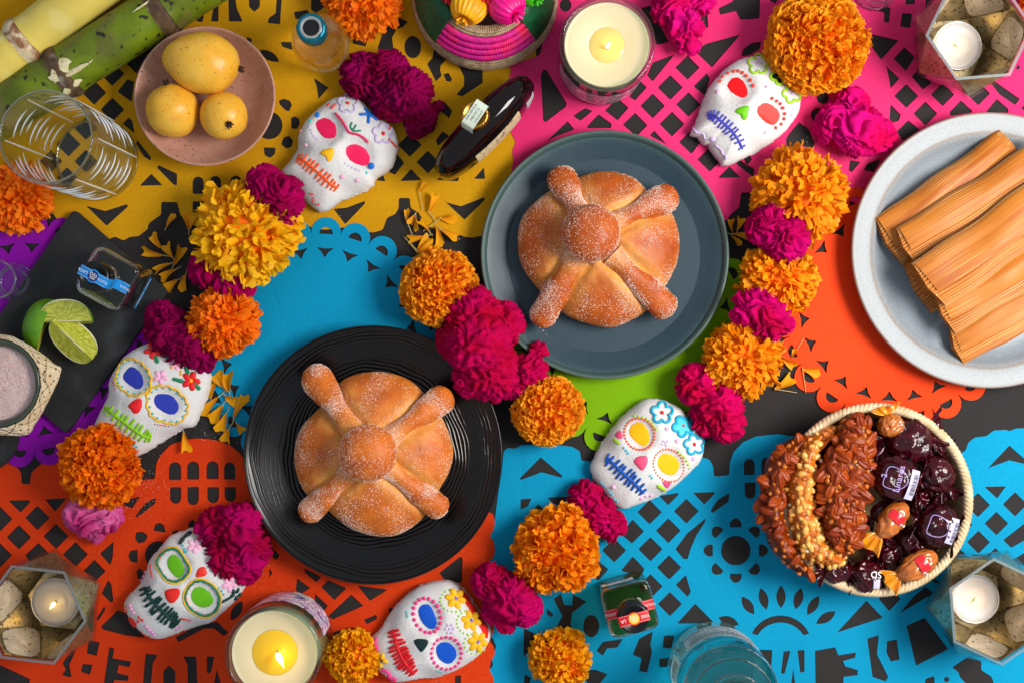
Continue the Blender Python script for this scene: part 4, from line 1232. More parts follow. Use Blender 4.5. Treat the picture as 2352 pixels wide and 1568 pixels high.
PL = [((270, 960), (340, 1020), 62, None), ((330, 960), (345, 915), 30, (400, 840)), ((390, 1025), (490, 1060), 60, (410, 1170)), ((225, 1150), (330, 1080), 62, (355, 1170))]
RK = ranks(PL)
for k, (b, t, w, s) in enumerate(PL):
    loose_petal('B4', b, t, w, l5 % RK[k], g5, s, seed=70 + k)
# ============================================================ SUGAR SKULLS
m_sugarskull = mat('pressed_sugar', (214, 211, 208), rough=0.85, col2=(224, 222, 220), nscale=500, bump=0.55, bscale=900, bdist=0.0011, spec=0.25, sss=0.25, sssrad=(1, .9, .8), sssscale=0.004)
ICING = {}
def icing(c):
    if c not in ICING:
        ICING[c] = mat('icing_%02x%02x%02x' % c, c, rough=0.5, spec=0.35, bump=0.1, bscale=260, bdist=0.0008, sss=0.12, sssrad=(1, .8, .7), sssscale=0.002)
    return ICING[c]

class Skull:
    def __init__(s, crop, outline, label, hmax=0.034, wells=(), seed=1, chin=None, crown=None):
        s.crop, s.u = crop, unit(crop)
        s.seed = seed
        d = D(crop, outline)
        n = 220
        rs = resample(d, n, True)
        w = W(rs, 0.012)[:, :2]
        s.c = w.mean(0)
        v = w - s.c
        th = np.arctan2(v[:, 1], v[:, 0]); r = np.hypot(v[:, 0], v[:, 1])
        o = np.argsort(th)
        s.th, s.r = th[o], r[o]
        s.h = hmax
        s.wells = []
        s.ax = None
        if chin is not None:
            a, b = W(D(crop, [chin]), 0.02)[0][:2], W(D(crop, [crown]), 0.02)[0][:2]
            s.ax = (a, (b - a) / np.dot(b - a, b - a))
        for (x, y, sig, amp, pw) in wells:
            p = W(D(crop, [(x, y)]), hmax * 0.9)[0][:2]
            s.wells.append((p, sig * s.u, amp, pw))
        s.root = thing('sugar_skull', label, 'sugar skull', (s.c[0], s.c[1], 0.0022))
        s.body()
    def f(s, xy):
        v = np.asarray(xy) - s.c
        t = np.arctan2(v[:, 1], v[:, 0]); q = np.hypot(v[:, 0], v[:, 1])
        R = np.interp(t, s.th, s.r, period=2 * PI)
        k = np.clip(q / R, 0, 1)
        z = 0.010 + (s.h - 0.010) * (1 - k ** 3.0) ** 0.62
        if s.ax is not None:
            m = (np.asarray(xy) - s.ax[0]) @ s.ax[1]
            z *= 0.80 + 0.22 * np.clip(m, 0, 1)
            # cheek pinch above the jaw
            z -= 0.0045 * np.exp(-((m - 0.30) / 0.10) ** 2) * np.clip((k - 0.55) / 0.35, 0, 1)
        for p, sg, amp, pw in s.wells:
            dd = np.hypot(*(np.asarray(xy) - p).T) / sg
            z += amp * np.exp(-dd ** pw)
        return z + 0.0022
    def at(s, pts, crop=None, off=0.0):
        d = D(crop or s.crop, pts)
        z = np.full(len(d), 0.03)
        for _ in range(7):
            w = W(d, z)
            z = s.f(w[:, :2]) + off
        return W(d, z)
    def body(s):
        n = 220
        th = np.linspace(-PI, PI, n, endpoint=False)
        R = np.interp(th, s.th, s.r, period=2 * PI)
        jag = pn2(np.cos(th) * 9 + s.seed * 7, np.sin(th) * 9) * 0.0011 + pn2(np.cos(th) * 26 + s.seed, np.sin(th) * 26) * 0.0008
        R = R + jag
        S = np.concatenate([[0.0001], np.linspace(0.02, 0.9, 62), np.linspace(0.915, 0.995, 9)])
        vs = []
        for k in S:
            xy = s.c + np.stack([np.cos(th), np.sin(th)], 1) * (R * k)[:, None]
            z = s.f(xy)
            vs.append(np.column_stack([xy, z]))
        for zz, k in ((0.010, 1.0), (0.006, 1.004), (0.0024, 1.0)):
            xy = s.c + np.stack([np.cos(th), np.sin(th)], 1) * (R * k)[:, None]
            vs.append(np.column_stack([xy, np.full(n, zz)]))
        V = np.vstack(vs)
        g = pnoise(V * 420 + s.seed)
        V[:, 2] += 0.00022 * g * (V[:, 2] > 0.004) + 0.0006 * pnoise(V * 70 + s.seed) * (V[:, 2] > 0.004)
        part(MB().add(V, grid_faces(len(vs), n, wrap_v=True)), 'skull_body', m_sugarskull, s.root)
    # ---- icing
    def patch(s, pts, col, name, th=0.0012, crop=None, n=48, label=None, dome=4):
        d = resample(pts, n, True)
        d = d + 1.2 * np.stack([np.sin(np.arange(n) * 2.3 + s.seed), np.cos(np.arange(n) * 1.7)], 1) * (CR[crop or s.crop][2] / 5.0)
        c = d.mean(0)
        vs = []
        for k in (0.002, 0.25, 0.5, 0.7, 0.84, 0.93, 0.98, 1.0):
            p = s.at(c + (d - c) * k, crop)
            p[:, 2] += th * (1 - k ** dome) - (0.0006 if k == 1.0 else 0)
            vs.append(p)
        part(MB().add(np.vstack(vs), grid_faces(len(vs), n, wrap_v=True)), name, icing(col), s.root, label=label)
    def line(s, mb, pts, r, closed=False, crop=None, n=None):
        n = n or max(6, len(pts) * 6)
        q = resample(pts, n, closed) if len(pts) > 2 else np.linspace(pts[0], pts[1], 4)
        p = s.at(q, crop, 0.0)
        rr = r * unit(crop or s.crop)
        p[:, 2] += rr * 0.35
        V, F = tube(p, rr * (1 + 0.12 * np.sin(np.arange(len(p)) * 1.9 + s.seed)), 7, closed=closed)
        mb.add(V, F)
    def lines(s, L, r, col, name, closed=False, crop=None):
        for l in L:
            mb = MB()
            s.line(mb, l, r, closed, crop)
            part(mb, name, icing(col), s.root)
    def dots(s, pts, r, col, name, crop=None):
        mb = MB()
        pts = np.asarray(pts, float).reshape(-1, 2)
        p = s.at(pts, crop)
        rr = np.broadcast_to(np.asarray(r, float), (len(p),)) * unit(crop or s.crop)
        for q, r_ in zip(p, rr):
            V, F = ellipsoid(q, r_, r_, r_ * 0.75, 10, 6, zmin=-0.5)
            if len(p) <= 4:
                part(MB().add(V, F), name, icing(col), s.root)
            else:
                mb.add(V, F)
        if len(p) > 4:
            part(mb, name, icing(col), s.root, kind='stuff')
    def mouth(s, path, nb, half, col, r=None, crop=None):
        mb = MB()
        r = r or half * 0.20
        q = resample(path, 40)
        s.line(mb, path, r * 1.15, crop=crop, n=26)
        idx = np.linspace(1, 38, nb).astype(int)
        rng = np.random.default_rng(s.seed)
        for k, i in enumerate(idx):
            t = q[min(i + 1, 39)] - q[i - 1]
            t = t / np.linalg.norm(t)
            nn = np.array([-t[1], t[0]])
            e = 1 - 0.45 * abs(2 * k / (nb - 1) - 1) ** 2.5
            l1, l2 = half * e * rng.uniform(0.85, 1.15, 2)
            j = t * rng.normal(0, half * 0.08)
            s.line(mb, [q[i] - nn * l1 + j, q[i] + j * 0.3, q[i] + nn * l2 - j], r, crop=crop, n=7)
        part(mb, 'mouth_stitching', icing(col), s.root)
    def ring(s, cx, cy, rx, ry, n, rot=0, a0=0, a1=360):
        a = np.radians(np.linspace(a0, a1, n, endpoint=(a1 - a0) < 359))
        x, y = rx * np.cos(a), ry * np.sin(a)
        c, q = math.cos(math.radians(rot)), math.sin(math.radians(rot))
        return np.stack([cx + x * c - y * q, cy + x * q + y * c], 1)
    def flower_line(s, cx, cy, R, r, col, cen, cenr=None, crop=None, petals=5, rot=0.3, fill=None):
        a = np.linspace(0, 2 * PI, 40, endpoint=False)
        rad = R * (0.60 + 0.42 * np.abs(np.cos(petals / 2 * (a + rot))) ** 0.7)
        pts = np.stack([cx + rad * np.cos(a), cy + rad * np.sin(a)], 1)
        if fill:
            s.patch(pts[::2], fill, 'icing_flower', 0.0011, crop, n=60)
        mb = MB()
        p = s.at(pts, crop)
        rr = r * unit(crop or s.crop)
        p[:, 2] += rr * .4
        V, F = tube(p, rr, 7, closed=True)
        part(mb.add(V, F), 'icing_outline', icing(col), s.root)
        if cen:
            s.dots([(cx, cy)], cenr or R * .22, cen, 'icing_dot', crop)
    def flower_fill(s, cx, cy, R, col, cen, crop=None, petals=5, rot=0.2, name='icing_flower'):
        mb = MB()
        for k in range(petals):
            a = rot + 2 * PI * k / petals
            q = s.at([(cx + R * .55 * math.cos(a), cy + R * .55 * math.sin(a))], crop)[0]
            rr = R * 0.40 * unit(crop or s.crop)
            M_ = euler_R(0, 0, -a)
            V, F = ellipsoid(q, rr * 1.25, rr * 0.85, rr * .5, 12, 6, M_, zmin=-0.5)
            mb.add(V, F)
        part(mb, name, icing(col), s.root)
        if cen: s.dots([(cx, cy)], R * .24, cen, 'icing_dot', crop)

def eyewells(e1, e2, nose, sg, crop, amp=-0.0065):
    w = [(np.mean(e1, 0)[0], np.mean(e1, 0)[1], sg, amp, 4), (np.mean(e2, 0)[0], np.mean(e2, 0)[1], sg, amp, 4)]
    n = np.mean(nose, 0)
    m = (np.mean(e1, 0) + np.mean(e2, 0)) / 2
    w.append((n[0], n[1], sg * 0.75, 0.0045, 2))
    w.append(((m[0] * .6 + n[0] * .4), (m[1] * .6 + n[1] * .4), sg * 0.42, 0.0022, 2))
    up = m + (m - n) * 0.9
    w.append((up[0], up[1], sg * 1.3, 0.0020, 2))
    return w

PINKRED, LAV, BABYP = (236, 22, 88), (200, 178, 222), (248, 176, 210)
# ---- 1: pink eyes, top left
e1 = [(455, 430), (490, 370), (570, 340), (650, 375), (705, 440), (718, 530), (690, 595), (630, 610), (560, 590), (490, 510)]
e2 = [(830, 730), (870, 685), (950, 670), (1030, 700), (1090, 750), (1130, 840), (1110, 910), (1060, 940), (980, 925), (890, 880), (840, 810)]
no = [(510, 780), (560, 735), (680, 720), (685, 790), (650, 870), (605, 885), (580, 830), (525, 800)]
s = Skull('SA', [(760, 85), (900, 85), (1030, 140), (1150, 260), (1260, 350), (1360, 420), (1430, 500), (1466, 640), (1460, 760), (1400, 930), (1290, 1030), (1190, 1100), (1160, 1180), (1050, 1250), (900, 1310), (760, 1370), (660, 1440), (530, 1500),
     (400, 1430), (300, 1330), (180, 1190), (60, 1070), (40, 1000), (130, 890), (200, 780), (235, 700), (235, 600), (270, 500), (340, 380), (440, 280), (560, 180), (650, 120)],
     'white sugar skull with plain pink eyes and orange stitched mouth, below the dark cockscomb', wells=eyewells(e1, e2, no, 190, 'SA'), seed=1, chin=(330, 1330), crown=(1150, 300))
s.patch(e1, PINKRED, 'eye'); s.patch(e2, PINKRED, 'eye'); s.patch(no, (246, 184, 16), 'nose', 0.0016)
s.mouth([(235, 845), (320, 880), (420, 960), (540, 1070), (640, 1160), (720, 1215)], 12, 78, (250, 92, 24), 13)
s.lines([[(705, 295), (770, 370), (830, 460), (880, 530), (980, 555), (1050, 595), (1100, 645)]], 15, (226, 40, 96), 'brow_line')
s.lines([[(905, 410), (890, 460), (930, 510), (1010, 505)], [(955, 440), (925, 490)]], 11, (20, 130, 96), 'icing_leaf')
s.lines([[(1115, 300), q] for q in ((1075, 240), (1015, 305), (1110, 400), (1210, 365), (1190, 280))], 20, (16, 106, 196), 'icing_flower')
s.dots([(1118, 303)], 22, (232, 196, 226), 'icing_dot')
s.flower_line(855, 168, 118, 12, LAV, (226, 52, 40), 24); s.flower_line(1290, 540, 125, 13, LAV, (218, 40, 40), 27)
s.lines([[(660, 225), (700, 180)], [(605, 195), (625, 178)], [(1365, 615), (1410, 660), (1450, 705)], [(1365, 485), (1385, 455)]], 14, (226, 66, 44), 'icing_dash')
s.dots([(480, 310), (1145, 940)], [36, 42], (14, 110, 200), 'icing_dot'); s.dots([(390, 390), (1085, 1025)], [21, 18], (40, 196, 200), 'icing_dot')
s.dots([(378, 460), (400, 500), (415, 535), (435, 575), (460, 600), (480, 620), (820, 910), (862, 940), (905, 965), (950, 985), (990, 1000)], 15, LAV, 'bead_row')
s.dots([(278, 512), (340, 680), (785, 1070), (970, 1115)], [22, 25, 31, 28], BABYP, 'icing_dot')
s.dots([(420, 1290), (430, 1335), (425, 1365), (430, 1395), (462, 1415), (495, 1415), (100, 1050), (140, 1080), (185, 1112), (250, 1170), (390, 1285)], 13, (226, 52, 44), 'bead_row')

# ---- 2: red eyes, top right
e1 = [(490, 450), (530, 380), (590, 355), (650, 370), (720, 430), (760, 530), (755, 590), (710, 625), (640, 610), (560, 560), (500, 490)]
e2 = [(880, 760), (920, 705), (1000, 690), (1080, 725), (1150, 790), (1168, 860), (1140, 930), (1090, 970), (1030, 960), (950, 915), (885, 830)]
no = [(595, 790), (650, 745), (770, 725), (770, 800), (745, 890), (700, 905), (670, 850), (610, 820)]
s = Skull('SB', [(800, 100), (930, 95), (1050, 130), (1180, 210), (1300, 350), (1400, 490), (1436, 620), (1415, 790), (1350, 910), (1200, 1090), (1000, 1240), (850, 1330), (700, 1400), (560, 1470), (440, 1490), (415, 1440), (300, 1300),
     (262, 1215), (210, 1215), (130, 1130), (40, 1090), (60, 1010), (110, 930), (170, 740), (250, 530), (320, 430), (420, 310), (560, 190), (680, 130)],
     'white sugar skull with red eyes and purple stitched mouth on pink paper', wells=eyewells(e1, e2, no, 195, 'SB'), seed=2, chin=(250, 1330), crown=(1150, 230))
s.patch(e1, (238, 12, 22), 'eye'); s.patch(e2, (226, 44, 30), 'eye', label='coral red icing eye'); s.patch(no, (108, 198, 14), 'nose', 0.0016)
s.mouth([(250, 850), (330, 850), (430, 930), (530, 1020), (620, 1130), (690, 1270)], 13, 74, (76, 74, 186), 13)
s.dots([(405, 415), (440, 355), (510, 310), (583, 288), (640, 283), (693, 303), (743, 345), (795, 400), (830, 470)], 24, (238, 58, 44), 'bead_row')
s.dots([(1070, 630), (1130, 663), (1175, 697), (1210, 753), (1233, 827), (1225, 893), (1187, 960), (1118, 1008)], 22, (238, 58, 44), 'bead_row')
s.dots([(380, 552), (998, 485), (980, 1065), (1320, 840)], [28, 22, 21, 18], BABYP, 'icing_dot')
LG = (160, 210, 24)
s.flower_line(895, 195, 130, 14, LG, LAV, 22); s.flower_line(1168, 335, 118, 18, LG, (246, 190, 216), 24, fill=(20, 52, 62), rot=0.9); s.flower_line(1325, 572, 118, 17, LG, LAV, 22, rot=0.6)
s.lines([[(60, 1010), (110, 1070), (190, 1085), (210, 1140)], [(355, 1235), (420, 1290), (440, 1340), (480, 1370), (480, 1405)]], 13, (206, 180, 224), 'icing_squiggle')
s.dots([(315, 1145)], 42, (206, 180, 224), 'icing_dot')

# ---- 3: blue eyes with yellow rings, left
e1 = [(735, 1070), (760, 1030), (790, 1015), (830, 1040), (855, 1080), (855, 1130), (820, 1155), (780, 1130), (745, 1100)]
e2 = [(920, 1210), (940, 1180), (980, 1175), (1030, 1190), (1065, 1225), (1070, 1265), (1050, 1295), (1010, 1300), (960, 1275), (930, 1250)]
no = [(765, 1250), (800, 1215), (845, 1205), (850, 1250), (830, 1290), (800, 1295), (780, 1270)]
s = Skull('B1', [(890, 875), (960, 870), (1080, 920), (1180, 990), (1245, 1050), (1252, 1110), (1230, 1200), (1205, 1270), (1160, 1365), (1090, 1390), (1040, 1420), (960, 1470), (880, 1520), (810, 1555), (740, 1540), (680, 1500), (620, 1440), (560, 1390),
     (565, 1360), (600, 1280), (640, 1190), (650, 1110), (690, 1030), (740, 960), (800, 915)],
     'white sugar skull with blue eyes in yellow rings and lime green mouth', wells=eyewells(e1, e2, no, 88, 'B1', -0.0055), seed=3, chin=(680, 1500), crown=(1090, 920))
BL, GY = (44, 58, 172), (240, 186, 24)
s.patch(e1, BL, 'eye'); s.patch(e2, BL, 'eye'); s.patch(no, (228, 28, 34), 'nose', 0.0015)
r1 = [(700, 1060), (720, 1000), (770, 970), (830, 985), (880, 1030), (905, 1090), (890, 1150), (840, 1185), (780, 1185), (720, 1140), (690, 1100)]
r2 = [(880, 1200), (910, 1145), (970, 1130), (1040, 1145), (1100, 1195), (1125, 1250), (1110, 1310), (1060, 1355), (1000, 1350), (930, 1330), (890, 1280)]
for rg in (r1, r2):
    q = resample(rg, 66, True); c_ = q.mean(0)
    q = c_ + (q - c_) * (1 + 0.045 * np.sin(np.arange(66) * 2 * PI / 4.7))[:, None]
    mb = MB(); p = s.at(q); p[:, 2] += 0.0006
    V, F = tube(p, 0.0011, 7, closed=True); part(mb.add(V, F), 'eye_ring', icing(GY), s.root)
    s.dots(c_ + (resample(rg, 16, True) - c_) * 0.90, 8, (56, 186, 190), 'bead_ring')
s.mouth([(630, 1262), (690, 1305), (750, 1350), (810, 1395), (865, 1430), (900, 1440)], 11, 40, (142, 204, 26), 8)
s.flower_fill(920, 922, 58, (226, 38, 36), None, petals=5, rot=0.5); s.flower_fill(1140, 1100, 58, (226, 34, 36), (240, 184, 20), petals=5, rot=0.1)
s.flower_fill(960, 1077, 44, (246, 178, 208), None, petals=5); s.flower_fill(1055, 1000, 42, (246, 178, 208), (226, 40, 40), petals=5)
s.lines([[(930, 955), (942, 985)], [(990, 945), (1018, 970)], [(1045, 1090), (1090, 1102)], [(1170, 1120), (1190, 1145)], [(1112, 1025), (1125, 1050)]], 11, (16, 132, 84), 'icing_leaf')
s.dots([(1025, 1022), (1080, 1045), (1082, 1062)], 9, (238, 168, 28), 'icing_dot')
s.patch([(560, 1382), (600, 1352), (645, 1372), (678, 1428), (655, 1462), (700, 1508), (738, 1536), (690, 1520), (630, 1450), (590, 1410)], (226, 24, 28), 'red_icing_patch', 0.0008)
s.dots([(672, 1085), (671, 1098), (674, 1112), (680, 1128), (686, 1146), (925, 1357), (942, 1361), (958, 1364), (975, 1367), (992, 1369), (1010, 1371)], 5, (212, 50, 60), 'bead_row')
s.dots([(785, 1475), (800, 1484), (817, 1494)], 7, (60, 176, 200), 'icing_dot')

# ---- 4: green eyes, lower left
e1 = [(1040, 800), (1065, 770), (1105, 780), (1135, 830), (1145, 880), (1110, 915), (1070, 890), (1040, 845)]
e2 = [(1185, 1010), (1210, 975), (1260, 970), (1310, 1010), (1325, 1060), (1290, 1095), (1240, 1095), (1195, 1060)]
no = [(1020, 1000), (1060, 978), (1115, 985), (1110, 1030), (1075, 1070), (1040, 1060)]
s = Skull('C1', [(1130, 625), (1200, 612), (1300, 660), (1400, 760), (1480, 870), (1516, 940), (1500, 1000), (1440, 1080), (1380, 1130), (1310, 1190), (1240, 1210), (1150, 1240), (1060, 1275), (990, 1293), (930, 1285), (870, 1250), (820, 1190), (775, 1120), (770, 1070),
     (800, 1020), (850, 970), (900, 890), (930, 800), (990, 730), (1050, 660)],
     'white sugar skull with green eyes and dark green stitched mouth on red orange paper', wells=eyewells(e1, e2, no, 92, 'C1', -0.0055), seed=4, chin=(850, 1240), crown=(1340, 680))
s.patch(e1, (104, 184, 18), 'eye'); s.patch(e2, (104, 184, 18), 'eye'); s.patch(no, (232, 42, 30), 'nose', 0.0015)
r1 = [(965, 815), (1000, 755), (1060, 722), (1110, 735), (1150, 790), (1185, 860), (1150, 920), (1090, 948), (1030, 930), (985, 870)]
r2 = [(1140, 1010), (1180, 945), (1240, 920), (1310, 945), (1360, 1000), (1372, 1060), (1340, 1130), (1270, 1160), (1190, 1125), (1145, 1070)]
for rg in (r1, r2):
    q = resample(rg, 60, True); c_ = q.mean(0)
    for k, col, rr in ((1.0, GY, 0.0010), (0.90, (18, 128, 106), 0.0014)):
        p = s.at(c_ + (q - c_) * k); p[:, 2] += 0.0005
        V, F = tube(p, rr * (1 + 0.2 * np.sin(np.arange(60) * 1.3)), 7, closed=True); part(MB().add(V, F), 'eye_ring', icing(col), s.root)
    s.dots(c_ + (resample(rg, 17, True) - c_) * 0.87, 9, (232, 100, 36), 'bead_ring')
s.patch([(1230, 855), (1268, 846), (1284, 890), (1250, 908), (1213, 906)], (232, 48, 38), 'icing_heart', 0.0014)
s.mouth([(895, 975), (930, 1035), (980, 1092), (1030, 1142), (1075, 1178), (1100, 1195)], 12, 50, (14, 62, 56), 9)
s.flower_fill(1460, 1012, 42, (14, 62, 56), None); s.lines([[(1380, 1062), (1420, 1040), (1450, 1020)]], 9, (14, 62, 56), 'icing_leaf')
s.lines([[(1120, 695), (1138, 668)], [(1150, 655), (1180, 632)]], 13, (16, 40, 40), 'icing_leaf')
s.dots([(1355, 980), (1374, 996), (1386, 1016), (1133, 715), (1145, 735), (1157, 752), (1145, 752)], 8, (60, 176, 190), 'bead_row')
s.flower_fill(1420, 952, 52, (246, 182, 212), None); s.flower_fill(1205, 720, 48, (246, 186, 214), None)
s.flower_fill(868, 1172, 28, (228, 34, 38), None, petals=3); s.patch([(795, 1160), (822, 1165), (848, 1205), (830, 1222), (805, 1190)], (232, 58, 50), 'red_icing_patch', 0.001)
s.dots([(783, 1090), (786, 1108), (790, 1126), (880, 1250), (893, 1262), (908, 1272), (925, 1276), (1128, 1166), (1143, 1170), (1160, 1172), (1178, 1178), (935, 838), (934, 855), (936, 872), (939, 888), (942, 906)], 8, (232, 62, 54), 'bead_row')
s.dots([(808, 1084), (815, 1105), (828, 1128), (910, 1216), (926, 1236), (945, 1250), (956, 1268), (1095, 1228), (1118, 1214), (905, 880), (893, 905), (882, 930)], 12, (234, 160, 206), 'bead_row')

# ---- 5: bright blue eyes, bottom
e1 = [(1070, 1110), (1095, 1080), (1135, 1080), (1165, 1120), (1185, 1180), (1175, 1225), (1140, 1232), (1100, 1200), (1075, 1150)]
e2 = [(1180, 1350), (1210, 1315), (1260, 1315), (1300, 1350), (1308, 1400), (1280, 1440), (1240, 1445), (1195, 1410)]
no = [(1040, 1305), (1075, 1290), (1130, 1300), (1125, 1335), (1090, 1375), (1065, 1350)]
s = Skull('C2', [(1250, 935), (1330, 970), (1400, 1050), (1470, 1160), (1516, 1230), (1510, 1310), (1470, 1370), (1400, 1430), (1300, 1490), (1200, 1530), (1130, 1538), (1050, 1545), (940, 1563), (870, 1530), (800, 1450), (775, 1350), (780, 1290), (830, 1240),
     (880, 1160), (930, 1090), (1000, 1020), (1070, 970), (1150, 945)],
     'white sugar skull with bright blue eyes ringed by pink beads and three yellow icing flowers', wells=eyewells(e1, e2, no, 92, 'C2', -0.0055), seed=5, chin=(830, 1480), crown=(1400, 1020))
s.patch(e1, (8, 84, 198), 'eye'); s.patch(e2, (8, 84, 198), 'eye'); s.patch(no, (18, 46, 46), 'nose', 0.0015)
s.dots(s.ring(1125, 1148, 84, 110, 18, -18), 13, (236, 56, 132), 'bead_ring'); s.dots(s.ring(1245, 1380, 95, 100, 20), 12, (236, 56, 132), 'bead_ring')
s.mouth([(915, 1240), (938, 1330), (965, 1400), (1000, 1455), (1040, 1505)], 13, 50, (222, 22, 32), 9)
s.patch([(1318, 968), (1360, 1000), (1420, 1085), (1470, 1160), (1506, 1225), (1500, 1290), (1478, 1270), (1440, 1200), (1380, 1100), (1340, 1040)], (226, 34, 20), 'red_icing_patch', 0.0008)
for (x, y) in ((1300, 1045), (1395, 1180), (1435, 1310)):
    s.flower_fill(x, y, 66, (244, 186, 14), (110, 96, 190), petals=6)
s.dots(np.vstack([s.ring(1290, 1055, 82, 70, 11, 0, 60, 250), s.ring(1385, 1190, 76, 74, 11, 0, 60, 250), s.ring(1425, 1320, 70, 66, 9, 0, 40, 230)]), 7, (152, 206, 30), 'bead_row')
s.dots(np.vstack([[(1265, 1230)], s.ring(1265, 1230, 24, 26, 6)]), 9, (204, 180, 222), 'bead_cluster')
s.lines([[(812, 1290), (800, 1320), (815, 1345), (800, 1375)], [(850, 1485), (885, 1500), (895, 1530), (930, 1540)]], 12, (236, 72, 146), 'icing_squiggle')
s.flower_fill(845, 1425, 46, (240, 190, 24), (90, 80, 70), petals=4)
s.dots([(787, 1300), (784, 1325), (787, 1350), (790, 1378), (800, 1395), (860, 1515), (880, 1530), (898, 1548), (920, 1552)], 9, (228, 40, 60), 'bead_row')
s.dots([(1190, 1490), (1203, 1495), (1216, 1498), (1000, 1125), (1002, 1140), (1004, 1155)], 7, (70, 196, 206), 'bead_row')

# ---- 6: yellow eyes, right of centre
B2C = lambda pts: [(1.0373 * x, 1.0373 * y - 1448.4) for x, y in pts]
e1 = B2C([(825, 1390), (850, 1355), (900, 1350), (940, 1400), (945, 1460), (915, 1490), (870, 1470), (830, 1430)])
e2 = [(1025, 195), (1050, 150), (1090, 140), (1150, 170), (1165, 220), (1140, 270), (1100, 278), (1050, 250)]
no = [(880, 190), (910, 160), (965, 160), (965, 210), (935, 248), (905, 225)]
s = Skull('C3', [(615, 240), (625, 195), (660, 130), (720, 30), (790, -60), (861, -126), (925, -178), (985, -198), (1068, -188), (1162, -141), (1234, -69), (1290, 10), (1318, 90), (1300, 180), (1250, 240), (1190, 300), (1120, 360), (1040, 410), (950, 445), (880, 470),
     (810, 487), (740, 440), (690, 370), (640, 310)],
     'white sugar skull with yellow eyes, pink heart nose and blue stitched mouth', wells=eyewells(e1, e2, no, 92, 'C3', -0.0055), seed=6, chin=(690, 380), crown=(1190, -110))
s.patch(e1, (248, 188, 4), 'eye'); s.patch(e2, (248, 188, 4), 'eye'); s.patch(no, (240, 84, 124), 'nose', 0.0016)
OG, TQ_ = (236, 88, 30), (22, 168, 204)
q = np.mean(e1, 0); s.dots(s.ring(q[0], q[1], 92, 100, 30, -30), 8, OG, 'bead_ring'); s.dots(s.ring(1098, 216, 92, 104, 32, -30), 7, OG, 'bead_ring')
s.mouth([(715, 168), (775, 225), (835, 280), (890, 330), (940, 385)], 11, 46, (18, 84, 176), 8)
(x1, y1), (x2, y2), (x3, y3) = B2C([(1020, 1290), (1145, 1370), (1212, 1480)])
s.flower_line(x1, y1, 66, 9, TQ_, (222, 40, 36), 13); s.flower_line(x2, y2, 64, 9, TQ_, (222, 40, 36), 12, fill=(74, 200, 222), rot=0.8); s.flower_line(x3, y3, 62, 9, TQ_, (222, 40, 36), 13, rot=0.5)
s.dots(B2C([(855, 1310), (880, 1313), (905, 1318), (928, 1328), (945, 1342), (960, 1358), (972, 1373), (985, 1388)]), 8, (166, 208, 30), 'bead_row')
s.dots([(1160, 132), (1178, 150), (1196, 168), (1210, 188), (1220, 210), (1226, 232)], 9, (166, 208, 30), 'bead_row')
s.dots(B2C([(1040, 1470), (1028, 1460), (1052, 1462), (1020, 1478), (1045, 1485)]), 8, (206, 182, 222), 'bead_cluster')
s.dots(B2C([(1048, 1388), (1108, 1460)]) + [(758, 350), (1250, 175)], 14, (246, 180, 214), 'icing_dot')
s.dots([(680, 320), (692, 334), (706, 345), (722, 368), (735, 384), (748, 396), (764, 428), (780, 440), (822, 110), (836, 126), (848, 142), (984, 280), (996, 294)], 8, (70, 190, 210), 'bead_row')
s.patch([(765, 25), (800, 0), (815, 45), (785, 50)], (240, 84, 130), 'icing_patch', 0.0008); s.patch([(1062, 315), (1112, 322), (1095, 355), (1075, 348)], (240, 84, 130), 'icing_patch', 0.0008)
s.lines([[(760, 58), (790, 78)], [(1035, 342), (1075, 372)]], 10, (166, 208, 30), 'icing_dash')
s.dots([(960, 405), (990, 400), (930, 420)], 13, (240, 178, 214), 'icing_dot')

# sugar shed on the table around the skulls
rng = np.random.default_rng(77)
mb = MB()
for (x, y, sx, sy, n) in ((345, 1110, 25, 40, 120), (300, 1160, 30, 20, 60), (700, 490, 40, 12, 50), (1560, 372 + 0, 10, 10, 8), (1850, 330, 14, 16, 20), (470, 1000, 30, 14, 40), (1330, 1180, 14, 18, 14), (590, 1290, 30, 40, 50), (1000, 1560, 20, 8, 20)):
    p = W(np.column_stack([rng.normal(x, sx, n), rng.normal(y, sy, n)]), 0.0018)
    V, F = grains(p, np.tile([0, 0, 1.0], (n, 1)), 0.00034, rng)
    mb.add(V, F)
single(mb, 'sugar_crumbs', m_sugar, 'fine white sugar dust shed around the sugar skulls', 'sugar', kind='stuff', smooth=False)
